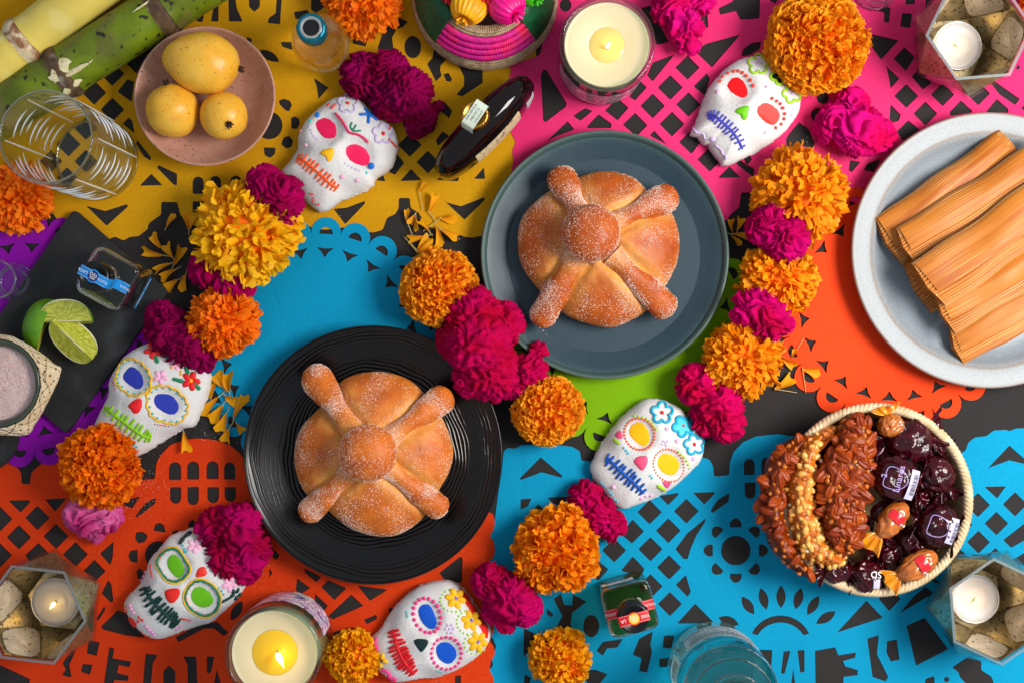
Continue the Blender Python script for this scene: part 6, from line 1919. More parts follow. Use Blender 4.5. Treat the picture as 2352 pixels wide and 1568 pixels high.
# dark flask
pc = W([(1113, 296)], .040)[0]
c = np.array([pc[0], pc[1], .0016])
root = thing('flask_bottle', 'dark brown flat flask bottle with gold crown cap and paper seal', 'bottle', tuple(c))
rz = math.radians(46)
ln, tk, ht = .0690, .0200, .0470
Vi, Fi = ICO[5]
U = np.sign(Vi) * np.abs(Vi) ** np.array([0.60, 0.75, 0.75])
sc_ = np.array([ln, tk, ht])
V = U / np.linalg.norm(U, axis=1)[:, None] ** .25 * sc_
V[:, 2] = np.maximum(V[:, 2], -ht * .86) + ht * .86
hf = V[:, 2].max()
m_flask = mat('dark_brown_glass', (14, 4, 5), rough=0.08, spec=0.45)
part(MB().add(place(V, c, rz), Fi), 'glass_body', m_flask, root)
m_gold = mat('gold_cap', (196, 150, 60), rough=0.3, metal=1.0)
m_amber = mat('amber_neck', (150, 120, 90), rough=0.1, trans=0.5)
cN = place([(-.004, .0070, -.004)], c, rz)[0]
V, F = lathe([(.0110, hf - .006), (.0108, hf + .004), (.0112, hf + .018), (.0, hf + .018)], 48); part(MB().add(place(V, cN, rz), F), 'neck', m_amber, root)
V, F = lathe([(.0128, hf + .016), (.0142, hf + .0165), (.0140, hf + .022), (.0128, hf + .0255), (.0112, hf + .0265), (.0108, hf + .0258), (0, hf + .0262)], 84, (0, 0, 0), lambda T, R, Z: (R * (1 + .02 * np.sin(21 * T) * (R > .0125)), Z))
part(MB().add(place(V, cN, rz), F), 'crown_cap', m_gold, root)
m_seal = mat('pale_green_seal', (204, 214, 196), rough=0.6)
ro = math.radians(56) - rz
V, F = ribbon([(-.0150, hf + .006), (-.0148, hf + .020), (-.0136, hf + .0265), (-.0122, hf + .0276), (.0122, hf + .0276), (.0136, hf + .0265), (.0148, hf + .020), (.0150, hf + .006)], .0068)
sl = part(MB().add(place(place(V, (0, 0, 0), ro), cN, rz), F), 'paper_seal', m_seal, root)
mb = MB()
for t, y, sz in (('HACIENDA', .0042, .0036), ('MEXICO', -.0002, .0040), ('CALIDAD', -.0045, .0034)):
    V, F = flat_text(t, sz, 0, y, hf + .0278); mb.add(place(place(V, (0, 0, 0), ro), cN, rz), F)
part(mb, 'seal_lettering', m_greyink, sl, kind='stuff')
def flask_patch(x0, x1, z0_, z1_, off, n=28, mfun=None):
    """label lying on the side of the flask facing the teal plate"""
    X, Z = np.meshgrid(np.linspace(x0, x1, n), np.linspace(0, 1, 8), indexing='ij')
    zc = ht * .86
    lo, hi = z0_, z1_
    Zz = lo + (hi - lo) * Z
    def rad(x, z): return np.maximum(0.0, 1 - np.abs(x / ln) ** 2.2 - np.abs((z - zc) / ht) ** 2.2) ** (1 / 2.2)
    Yy = -(tk * rad(X * .97, Zz) * 1.07 + off)
    return np.stack([X, Yy, Zz], -1).reshape(-1, 3), grid_faces(n, 8)
m_cream = mat('cream_label', (206, 186, 146), rough=0.5, col2=(120, 96, 64), nscale=220, ncontrast=(.55, .62))
m_whitelab = mat('white_label', (232, 230, 232), rough=0.5, transl=.45)
V, F = flask_patch(-.030, .034, .040, .068, .0006); part(MB().add(place(V, c, rz), F), 'front_label', m_cream, root)
V, F = flask_patch(.046, .060, .036, .062, .0008); part(MB().add(place(V, c, rz), F), 'side_label', m_whitelab, root)

# aqua bottle at the bottom edge
pb = W([(1637, 1526)], 0)[0]
c = np.array([pb[0], pb[1], .0012])
root = thing('spirit_bottle', 'large pale aqua round bottle with white back label at the bottom edge', 'bottle', tuple(c))
Rq = .0485
pr = [(0, .003), (.030, .002), (.042, 0), (.0465, .002), (Rq, .007), (Rq, .100), (.0478, .108), (.0450, .117), (.0395, .125), (.0325, .131), (.0255, .137), (.0205, .146), (.0178, .160), (.0165, .185), (.0165, .225), (.0, .225)]
V, F = lathe(pr, 128, tuple(c)); o = part(MB().add(V, F), 'glass_body', m_aqua, root)
t = np.linspace(0, 2 * PI, 96, endpoint=False)
for r_, z_, q_ in ((.0470, .110, .0010), (.0385, .126, .0012), (.0262, .1365, .0010), (.0450, .002, .0016)):  # added rings imitating highlights round the shoulder and foot
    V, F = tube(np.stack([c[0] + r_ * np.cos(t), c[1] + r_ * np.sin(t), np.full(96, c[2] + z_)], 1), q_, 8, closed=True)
    part(MB().add(V, F), 'highlight_ring', m_edge, root)
pr = [(.0166, .205), (.0186, .206), (.0190, .210), (.0190, .238), (.018, .241), (0, .241)]
V, F = lathe(pr, 48, tuple(c)); part(MB().add(V, F), 'cap', mat('silver_cap', (180, 184, 186), rough=.3, metal=1), root)
V, F = curved_panel(c, Rq + .0005, 0.62, 2.42, c[2] + .030, c[2] + .070, 60); bl_ = part(MB().add(V, F), 'back_label', m_whitelab, root)
V, F = curved_panel(c, Rq + .0005, 2.72, 3.45, c[2] + .030, c[2] + .070, 30); part(MB().add(V, F), 'barcode_label', m_whitelab, root)
mb = MB()
V, F = curved_text('DARCI CRESPO', .0080, c, Rq + .0006, 1.90, c[2] + .0362); mb.add(V, F)
part(mb, 'label_title', m_ink, bl_, kind='stuff')
mb = MB()
rg = np.random.default_rng(4)
for k, zz in enumerate((.044, .0485, .054, .0565, .059, .0615, .064, .0665)):
    a = 0.78
    while a < 2.30:
        w = rg.uniform(.03, .12)
        if k > 1 or rg.random() < .55:
            V, F = curved_panel(c, Rq + .0008, a, min(a + w, 2.34), c[2] + zz, c[2] + zz + (.0012 if k > 1 else .0016), 6); mb.add(V, F)
        a += w + .022
for k in range(20):
    a = 2.80 + k * .018
    V, F = curved_panel(c, Rq + .0008, a, a + rg.uniform(.004, .012), c[2] + .042, c[2] + .066, 3); mb.add(V, F)
part(mb, 'label_small_print', m_greyink, bl_, kind='stuff')
# ============================================================ SUGAR CANE
def cane(name_label, a_d, b_d, Rpx, z, nodes, m_body, m_node, m_scar, scars, seed):
    """stalk from a to b (picture units at height z); nodes: fractions along it"""
    a, b = W([a_d], z)[0], W([b_d], z)[0]
    d = b - a; ln = np.linalg.norm(d); ax, s, n = frame_from(d)
    R = Rpx * K * (1 - z / CAM_H)
    root = thing('sugar_cane', name_label, 'sugar cane', ((a + b) / 2)[:2].tolist() + [0.002])
    cuts = [0.0] + list(nodes) + [1.0]
    def rad(t):
        r = np.full_like(t, R)
        for k in nodes:
            x = (t - k) * ln
            r = r + R * .075 * np.exp(-(x / .008) ** 2) - R * .05 * np.exp(-((x + .012) / .006) ** 2)
        return r
    for i in range(len(cuts) - 1):
        t = np.linspace(cuts[i] - .0005, cuts[i + 1], 40)
        pts = a + np.outer(t, d)
        V, F = tube(pts, rad(t), 48, caps=False)
        V += 0.0006 * pnoise(V * 60 + seed)[:, None] * n
        part(MB().add(V, F), 'internode', m_body, root)
    for k in nodes:
        t = np.linspace(k - .010 / ln, k + .006 / ln, 10)
        pts = a + np.outer(t, d)
        V, F = tube(pts, rad(t) + .0006 + .0007 * np.sin(np.linspace(0, PI, 10)), 48, caps=False)
        V += 0.0005 * pnoise(V * 300 + seed)[:, None] * n
        part(MB().add(V, F), 'node_ring', m_node, root)
    for (t, w, ln2, ang, shift) in scars:
        # torn leaf sheath lying on the bark
        u = np.linspace(-1, 1, 22); v = np.linspace(-1, 1, 14)
        U, V_ = np.meshgrid(u, v, indexing='ij')
        prof = np.sqrt(np.clip(1 - np.abs(U) ** 1.6, 0, 1))
        jag = 1 + .25 * pn2((U * 5 + seed + t * 30).ravel(), (np.sign(V_) * 3).ravel()).reshape(U.shape)
        th = math.radians(ang) + V_ * w * prof * jag / R
        tt = (t * ln + (U * ln2 + shift * V_))
        rr = R + .0013 + .0016 * (1 - V_ ** 2) * prof
        Pp = a + tt[..., None] * ax + rr[..., None] * (np.cos(th)[..., None] * n + np.sin(th)[..., None] * s)
        part(MB().add(Pp.reshape(-1, 3), grid_faces(22, 14)), 'dry_sheath', m_scar, root)
    return root
m_ycane = mat('yellow_cane_bark', (226, 200, 92), rough=0.45, col2=(206, 184, 88), nscale=14, big=((236, 222, 160), 20, .5, .75), stretch=(1, 1, 1), bump=.1, bscale=200, spec=.4)
m_gcane = mat('green_cane_bark', (112, 132, 14), rough=0.42, col2=(74, 84, 16), nscale=22, big=((112, 98, 62), 18, .5, .7), speck=((46, 40, 24), 120, .64, .72), bump=.12, bscale=200, spec=.4)
m_ynode = mat('cane_node', (222, 200, 160), rough=0.7, col2=(150, 100, 66), nscale=90, ncontrast=(.45, .6))
m_gnode = mat('green_cane_node', (106, 82, 52), rough=0.75, col2=(70, 46, 34), nscale=90, speck=((150, 138, 124), 60, .6, .72))
m_scar = mat('dry_leaf_sheath', (226, 214, 174), rough=0.8, col2=(190, 182, 128), nscale=160, speck=((120, 92, 58), 200, .66, .72))
cane('pale yellow sugar cane stalk across the top left corner', (-120, 240), (330, -115), 55, .034, [.402], m_ycane, m_ynode, m_scar, [], 1)
cane('thick green sugar cane stalk beside the drinking glass', (-130, 340), (560, -94), 57, .029, [.405, .728], m_gcane, m_gnode, m_scar,
     [(.408, .010, .012, -12, .003), (.436, .0028, .020, -30, -.004), (.402, .006, .012, -58, .003), (.705, .0012, .015, 10, .002)], 2)

# ============================================================ SLATE, LIMES, SALT
m_slate = mat('black_slate', (44, 44, 45), rough=0.7, col2=(36, 36, 37), nscale=40, big=((58, 60, 62), 30, .55, .8), bump=.4, bscale=150, bdist=.0008, spec=.3)
def slab(outline_d, z0, th, name, m, label, cat, r=6):
    o = W(rpoly(outline_d, r, 5), z0 + th)[:, :2]
    c = o.mean(0)
    n = len(o)
    rings = [(1.0, z0), (1.0, z0 + th - .0008), (.994, z0 + th), (.5, z0 + th), (.01, z0 + th)]
    V = np.vstack([np.column_stack([c + (o - c) * k, np.full(n, z)]) for k, z in rings])
    o = single(MB().add(V, grid_faces(len(rings), n, wrap_v=True)), name, m, label, cat, (c[0], c[1], z0), smooth=False)
    return smooth_by_angle(o, 30)
slab(D('B1', [(440, 74), (1006, 565), (396, 1420), (-160, 928)]), .0024, .0058, 'slate_board', m_slate, 'black slate board under the lime wedges and small blue labelled bottle', 'board', r=14)
zS = .0024 + .0058
a = np.linspace(0, 2 * PI, 40, endpoint=False)
slab(np.stack([-42 + 82 * np.cos(a), 1002 + 82 * np.sin(a)], 1), .0024, .006, 'round_coaster', m_slate, 'dark round coaster at the left edge below the salt basket', 'coaster', r=1)

m_lflesh = bpy.data.materials.new('lime_flesh'); m_lflesh.use_nodes = True
def _lime():
    nt = m_lflesh.node_tree; N, L = nt.nodes, nt.links; b = N['Principled BSDF']
    at = N.new('ShaderNodeAttribute'); at.attribute_name = 'tint'        # r: distance from core, g: angle
    sp = N.new('ShaderNodeSeparateColor'); L.new(at.outputs['Color'], sp.inputs[0])
    cb = N.new('ShaderNodeCombineXYZ')
    m1 = N.new('ShaderNodeMath'); m1.operation = 'MULTIPLY'; m1.inputs[1].default_value = 3.0; L.new(sp.outputs[0], m1.inputs[0])
    m2 = N.new('ShaderNodeMath'); m2.operation = 'MULTIPLY'; m2.inputs[1].default_value = 9.0; L.new(sp.outputs[1], m2.inputs[0])
    L.new(m1.outputs[0], cb.inputs[0]); L.new(m2.outputs[0], cb.inputs[1]); L.new(sp.outputs[2], cb.inputs[2])
    nz = N.new('ShaderNodeTexNoise'); nz.inputs['Scale'].default_value = 2.2; nz.inputs['Detail'].default_value = 3; L.new(cb.outputs[0], nz.inputs['Vector'])
    cr = N.new('ShaderNodeValToRGB'); e = cr.color_ramp.elements
    e[0].position = .3; e[0].color = lin((150, 158, 22)); e[1].position = .72; e[1].color = lin((214, 212, 96))
    L.new(nz.outputs['Fac'], cr.inputs['Fac'])
    rm = N.new('ShaderNodeValToRGB'); r = rm.color_ramp.elements
    r[0].position = .0; r[0].color = (1, 1, 1, 1); r[1].position = .07; r[1].color = (0, 0, 0, 1)
    x = r.new(.925); x.color = (0, 0, 0, 1); y = r.new(.945); y.color = (1, 1, 1, 1)
    L.new(sp.outputs[0], rm.inputs['Fac'])
    mx = N.new('ShaderNodeMix'); mx.data_type = 'RGBA'
    L.new(rm.outputs['Color'], mx.inputs[0]); L.new(cr.outputs['Color'], mx.inputs[6]); mx.inputs[7].default_value = lin((232, 230, 190))
    L.new(mx.outputs[2], b.inputs['Base Color'])
    b.inputs['Roughness'].default_value = .22
    b.inputs['Subsurface Weight'].default_value = .35; b.inputs['Subsurface Radius'].default_value = (1, 1, .3); b.inputs['Subsurface Scale'].default_value = .004
    bp = N.new('ShaderNodeBump'); bp.inputs['Strength'].default_value = .5; bp.inputs['Distance'].default_value = .0012
    L.new(nz.outputs['Fac'], bp.inputs['Height']); L.new(bp.outputs['Normal'], b.inputs['Normal'])
_lime()
m_lskin = mat('lime_peel', (76, 138, 14), rough=0.32, col2=(110, 160, 30), nscale=40, bump=.35, bscale=420, bdist=.0007, spec=.5)

def lime_wedge(d, z, rz, roll, pitch, label, half=.86, La=.0290, Ra=.0235):
    c = W([d], z)[0]
    root = thing('lime_wedge', label, 'lime', (c[0], c[1], zS))
    def place_l(V): return np.asarray(V) @ (euler_R(0, 0, rz) @ euler_R(roll, 0, 0) @ euler_R(0, pitch, 0)).T + c
    # long axis x; wedge opens downwards (-z) between -half..half, core line up
    u = np.linspace(-1, 1, 33)
    prof = np.sqrt(np.maximum(0, 1 - np.abs(u) ** 2.3)) + 1e-3
    ang = np.linspace(-half, half, 17)
    U, A = np.meshgrid(u, ang, indexing='ij'); Pf = np.broadcast_to(prof[:, None], U.shape)
    h0 = Ra * .55
    skin = np.stack([U * La, Ra * Pf * np.sin(A), h0 - Ra * Pf * np.cos(A)], -1).reshape(-1, 3)
    part(MB().add(place_l(skin), grid_faces(33, 17)), 'peel', m_lskin, root)
    for sg in (-1, 1):
        k = np.linspace(0, 1, 15)
        U, Kk = np.meshgrid(u, k, indexing='ij'); Pf = np.broadcast_to(prof[:, None], U.shape)
        r = Ra * Pf * Kk
        V = np.stack([U * La * (.999), r * math.sin(half) * sg, h0 - r * math.cos(half) - .0008 * np.sin(PI * Kk)], -1)
        rr = np.maximum(Kk * (.9 + .1 * Pf), np.abs(U) ** 6 * .99)
        core_t = np.arctan2(U * La, np.maximum(r, 1e-5)) / PI + .5
        col = np.stack([rr, core_t, np.full_like(rr, .2 + .3 * (sg + 1)), np.ones_like(rr)], -1).reshape(-1, 4)
        part(MB().add(place_l(V.reshape(-1, 3)), grid_faces(33, 15), col), 'cut_face', m_lflesh, root)
lime_wedge((82, 742), zS + .013, math.radians(72), math.radians(142), 0, 'lime wedge showing its green peel, leftmost of three on the slate')
lime_wedge((157, 720), zS + .015, math.radians(4), math.radians(42), math.radians(-4), 'lime wedge with cut face up, nearest the small bottle on the slate')
lime_wedge((170, 782), zS + .013, math.radians(-44), math.radians(-8), math.radians(6), 'lime wedge with pale pith ridge on top, nearest the blue eyed skull')

# salt bowl in a woven palm basket
bc = W([(-8, 880)], .050)[0]
Rr = 101 * K * (1 - .050 / CAM_H)
c = np.array([bc[0], bc[1], zS + .0005])
m_olive = mat('olive_glaze', (64, 74, 58), rough=.25, col2=(52, 60, 48), nscale=60, spec=.5, coat=.3)
pr = [(0, .004), (.024, .004), (.026, .003), (.030, .006), (.040, .020), (Rr - .001, .040), (Rr, .0430), (Rr - .001, .0442), (Rr - .003, .0440), (Rr - .0055, .0415), (.033, .020), (.02, .010), (0, .009)]
V, F = lathe(pr, 96, tuple(c)); single(MB().add(V, F), 'salt_bowl', m_olive, 'dark olive glazed bowl sitting in the woven palm basket', 'bowl', tuple(c))
m_salt = mat('pink_salt', (208, 172, 164), rough=.7, col2=(226, 206, 202), nscale=800, ncontrast=(.4, .6), speck=((196, 118, 92), 900, .62, .66), bump=.8, bscale=900, bdist=.0012)
a_ = np.linspace(0, 2 * PI, 90, endpoint=False); rr = np.linspace(.0005, Rr - .0068, 40)
A, R2 = np.meshgrid(a_, rr, indexing='ij')
V = np.stack([c[0] + R2 * np.cos(A), c[1] + R2 * np.sin(A), c[2] + .0345 + .003 * (1 - (R2 / Rr) ** 2)], -1).reshape(-1, 3)
V[:, 2] += .0012 * pnoise(V * 60) + .0005 * pnoise(V * 400)
single(MB().add(V, grid_faces(90, 40, wrap_u=True)), 'salt_heap', m_salt, 'coarse pale pink salt heaped in the olive bowl', 'salt', tuple(c), kind='stuff')

m_palm = mat('palm_strip', (226, 206, 172), rough=.6, col2=(206, 180, 140), nscale=70, bump=.2, bscale=300, spec=.35, big=((236, 222, 196), 30, .5, .7))
m_palmedge = mat('palm_gap', (126, 96, 62), rough=.9)
bo_d = D('SL', [(515, 800), (470, 1030), (300, 1290), (100, 1400), (-80, 1420), (-320, 1380), (-560, 1100), (-640, 780), (-560, 480), (-320, 230), (-80, 160), (80, 185), (200, 215), (330, 270), (480, 370), (620, 470), (740, 545), (812, 620), (765, 795), (690, 960), (590, 1150), (480, 1330), (385, 1462), (150, 1462)])
outer = D('SL', [(812, 622), (766, 795), (680, 975), (580, 1170), (480, 1330), (385, 1462), (160, 1470), (0, 1470), (-200, 1470), (-420, 1420), (-640, 1250), (-800, 1000), (-880, 780), (-800, 560), (-620, 360), (-420, 230), (-200, 185), (0, 185), (120, 195), (220, 222), (420, 330), (610, 458), (700, 540), (760, 580)])
ow = W(resample(outer, 240, True), .030)[:, :2]
cw = c[:2]
ang = np.unwrap(np.arctan2(ow[:, 1] - cw[1], ow[:, 0] - cw[0]))
if ang[-1] < ang[0]: ow, ang = ow[::-1], ang[::-1]
ang0 = ang[0]; L_r = np.hypot(*(ow - cw).T)
def loft(u, v):
    """u turn (0..1) round the basket, v 0 at the bowl rim .. 1 at the foot"""
    th = ang0 + (u % 1.0) * 2 * PI
    Ro = np.interp((th - ang0) % (2 * PI), ang - ang0, L_r, period=2 * PI)
    Ri = Rr + .0006
    k = np.clip(v / .75, 0, 1)
    r = Ri + (Ro - Ri) * k ** .9
    z = c[2] + .0425 - .002 * k - .012 * k ** 2
    k2 = np.clip((v - .75) / .25, 0, 1)
    r = r - .012 * k2; z = z - (.0275 - .0005) * k2
    return np.stack([cw[0] + r * np.cos(th), cw[1] + r * np.sin(th), z], -1)
root = thing('palm_basket', 'woven pale palm basket around the salt bowl at the left edge', 'basket', tuple(c))
U, Vv = np.meshgrid(np.linspace(0, 1, 120, endpoint=False), np.linspace(0, 1, 14), indexing='ij')
part(MB().add((loft(U, Vv) - [0, 0, .0012]).reshape(-1, 3), grid_faces(120, 14, wrap_u=True)), 'inner_wall', m_palmedge, root)
NS = 30
for sgn in (-1, 1):
    for i in range(NS):
        t = np.linspace(0, 1, 26); w = np.linspace(-1, 1, 5)
        T, Wd = np.meshgrid(t, w, indexing='ij')
        u = i / NS + sgn * .085 * T + Wd * (.37 / NS) * (1 - .0 * T)
        p = loft(u, T)
        over = np.sin(T * PI * 5 + (0 if sgn > 0 else PI) + i * PI)
        lift = .0019 * over * (0.3 + .7 * (1 - Wd ** 2)) + .0004
        p[..., 2] += lift
        part(MB().add(p.reshape(-1, 3), grid_faces(26, 5)), 'palm_strip', m_palm, root)

# ============================================================ RAFFIA BASKET, top
m_twine = mat('natural_twine', (190, 164, 130), rough=.85, col2=(150, 122, 92), nscale=160, bump=.6, bscale=500, bdist=.0012)
m_pinkr = mat('pink_braid', (222, 8, 132), rough=.55, col2=(180, 0, 120), nscale=90, ncontrast=(.3, .7), bump=.4, bscale=300, big=((226, 20, 60), 40, .5, .75))
m_greenr = mat('green_raffia', (8, 92, 48), rough=.4, col2=(4, 66, 36), nscale=60)
m_yelr = mat('yellow_raffia', (246, 178, 6), rough=.42, col2=(226, 146, 0), nscale=80)
m_hotr = mat('hot_pink_raffia', (240, 6, 136), rough=.4, col2=(214, 0, 112), nscale=80)
m_redr = mat('red_raffia', (206, 14, 40), rough=.42)
m_limer = mat('bright_green_raffia', (60, 178, 16), rough=.4)
cB = W([(1115, 2)], 0)[0]; cB[2] = .0018
root = thing('raffia_basket', 'round pink and natural woven basket with green straps at the top edge', 'basket', tuple(cB))
def coil(R, z, r, twist, m, name, braid=0):
    n = 360
    t = np.linspace(0, 2 * PI, n, endpoint=False)
    for s_ in range(max(1, braid)):
        ph = 2 * PI * s_ / max(1, braid)
        if braid:
            rr = R + r * .55 * np.cos(twist * t + ph); zz = z + r * .55 * np.sin(twist * t + ph); q = r * .62
        else:
            rr = R + .0003 * pn2(np.cos(t) * 20, np.sin(t) * 20, z * 300); zz = z + 0 * t; q = r
        V, F = tube(np.stack([cB[0] + rr * np.cos(t), cB[1] + rr * np.sin(t), cB[2] + zz], 1), q, 7, closed=True)
        part(MB().add(V, F), name, m, root)
for i, (R, z) in enumerate([(.0725, .0025), (.0745, .0065), (.0755, .0105), (.0752, .0145), (.0745, .0185), (.0735, .0225), (.0722, .0265), (.0706, .0305)]):
    coil(R, z, .0023, 0, m_twine, 'twine_coil')
for i, (R, z) in enumerate([(.0690, .0350), (.0650, .0415), (.0605, .0475), (.0560, .0528)]):
    coil(R, z, .0040, 46 + 3 * i, m_pinkr, 'pink_braid', 3)
for i, (R, z) in enumerate([(.0518, .0570), (.0492, .0592), (.0468, .0580), (.0446, .0560), (.0426, .0538)]):
    coil(R, z, .0017, 60, m_twine, 'rim_coil', 2)
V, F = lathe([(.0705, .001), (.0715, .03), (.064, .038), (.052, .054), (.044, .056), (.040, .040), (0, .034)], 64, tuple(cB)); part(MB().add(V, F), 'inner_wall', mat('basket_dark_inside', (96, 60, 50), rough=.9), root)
def strap(a0, a1, name):
    # flat raffia strands wound over the rim, side by side
    ns = 30
    for i in range(ns):
        a = a0 + (a1 - a0) * (i + .5) / ns
        prof = resample([(.0735, .030), (.0728, .036), (.0668, .0452), (.0590, .0552), (.0520, .0620), (.0440, .0640), (.0380, .0560)], 16)
        pts = np.stack([cB[0] + prof[:, 0] * math.cos(a), cB[1] + prof[:, 0] * math.sin(a), cB[2] + prof[:, 1]], 1)
        V, F = tube(pts, .0010 * (1 + .1 * math.sin(i * 3)), 6, caps=False)
        part(MB().add(V, F), name, m_greenr, root)
strap(math.radians(186), math.radians(226), 'green_strand'); strap(math.radians(316), math.radians(352), 'green_strand')

def raffia_ball(d, z, Rpx, m, label, knot, seed):
    c0 = W([d], z)[0]; R = Rpx * K * (1 - z / CAM_H)
    k = np.array([knot[0] * K, -knot[1] * K, .004]); ax, s_, n_ = frame_from(k)
    th = np.linspace(0, 2 * PI, 120, endpoint=False); u = np.linspace(0, 1, 40)
    x = -np.cos(PI * u)
    T, X = np.meshgrid(th, x, indexing='ij')
    Pf = np.sqrt(np.maximum(0, 1 - X ** 2))
    str_ = 1 + .030 * np.sign(np.sin(T * 19 + 1.2 * np.sin(3 * T + seed))) * np.abs(np.sin(T * 19 + 1.2 * np.sin(3 * T + seed))) ** .5 + .05 * np.sin(3 * T + seed)
    dimple = 1 - .32 * np.exp(-((X - 1) / .12) ** 2)
    loc = np.stack([X * dimple * 1.05, Pf * str_ * np.cos(T), Pf * str_ * np.sin(T) * .95], -1).reshape(-1, 3)
    V = c0 + R * (loc[:, :1] * ax + loc[:, 1:2] * s_ + loc[:, 2:3] * n_)
    root = thing('raffia_ball', label, 'ornament', (c0[0], c0[1], z - R))
    part(MB().add(V, grid_faces(120, 40, wrap_u=True)), 'wrapped_ball', m, root)
    mb = MB()
    for i in range(5):
        a = 2 * PI * i / 5
        e = c0 + R * ax * .72
        q = e + R * (.35 * ax + .28 * (math.cos(a) * s_ + math.sin(a) * n_))
        V, F = tube([e, (e + q) / 2, q], [R * .05, R * .09, R * .10], 6); mb.add(V, F)
    part(mb, 'tied_end', m, root)
raffia_ball((1076, 16), .073, 42, m_yelr, 'yellow raffia ball on the pink basket', (-12, 30), 1)
raffia_ball((1162, 12), .073, 43, m_hotr, 'hot pink raffia ball on the pink basket', (22, 22), 2)
raffia_ball((1118, -30), .080, 34, m_redr, 'red raffia ball at the top edge on the pink basket', (0, 20), 3)
raffia_ball((1222, -16), .070, 30, m_limer, 'bright green raffia ball at the top edge on the pink basket', (14, 20), 4)
raffia_ball((1036, -16), .070, 26, m_redr, 'small dark red raffia ball beside the yellow one', (-4, 20), 5)

# ============================================================ TAMALES
m_husk = bpy.data.materials.new('corn_husk'); m_husk.use_nodes = True
def _husk():
    nt = m_husk.node_tree; N, L = nt.nodes, nt.links; b = N['Principled BSDF']
    at = N.new('ShaderNodeAttribute'); at.attribute_name = 'tint'        # r: turn, g: along, b: rib height
    sp = N.new('ShaderNodeSeparateColor'); L.new(at.outputs['Color'], sp.inputs[0])
    oi = N.new('ShaderNodeObjectInfo')
    def noise(sx, sy, det):
        cb = N.new('ShaderNodeCombineXYZ')
        for k, sc in ((0, sx), (1, sy)):
            m_ = N.new('ShaderNodeMath'); m_.operation = 'MULTIPLY'; m_.inputs[1].default_value = sc; L.new(sp.outputs[k], m_.inputs[0]); L.new(m_.outputs[0], cb.inputs[k])
        L.new(oi.outputs['Random'], cb.inputs[2])
        mz = N.new('ShaderNodeVectorMath'); mz.operation = 'MULTIPLY'; mz.inputs[1].default_value = (1, 1, 60); L.new(cb.outputs[0], mz.inputs[0])
        nz = N.new('ShaderNodeTexNoise'); nz.inputs['Scale'].default_value = 1.0; nz.inputs['Detail'].default_value = det
        L.new(mz.outputs[0], nz.inputs['Vector']); return nz.outputs['Fac']
    def ramp(f, lo, hi):
        r = N.new('ShaderNodeMapRange'); r.inputs['From Min'].default_value = lo; r.inputs['From Max'].default_value = hi; L.new(f, r.inputs['Value']); return r.outputs[0]
    def mix(f, c0, c1):
        mx = N.new('ShaderNodeMix'); mx.data_type = 'RGBA'; L.new(f, mx.inputs[0])
        for sck, v in ((mx.inputs[6], c0), (mx.inputs[7], c1)):
            if isinstance(v, tuple): sck.default_value = v
            else: L.new(v, sck)
        return mx.outputs[2]
    c = mix(ramp(noise(5, 2.6, 2), .30, .75), lin((190, 112, 32)), lin((160, 78, 14)))
    c = mix(ramp(noise(30, .5, 1), .40, .70), c, lin((198, 124, 42)))
    rib = ramp(sp.outputs[2], .55, .95)
    ml = N.new('ShaderNodeMath'); ml.operation = 'MULTIPLY'; L.new(rib, ml.inputs[0]); L.new(ramp(noise(8, .8, 1), .25, .50), ml.inputs[1])
    c = mix(ml.outputs[0], c, lin((242, 204, 136)))  # pale fibre lines, with rib highlights put into the colour
    L.new(c, b.inputs['Base Color'])
    b.inputs['Roughness'].default_value = .48; b.inputs['Specular IOR Level'].default_value = .35
    bp = N.new('ShaderNodeBump'); bp.inputs['Strength'].default_value = .35; bp.inputs['Distance'].default_value = .0008
    L.new(noise(150, .8, 2), bp.inputs['Height']); L.new(bp.outputs['Normal'], b.inputs['Normal'])
_husk()
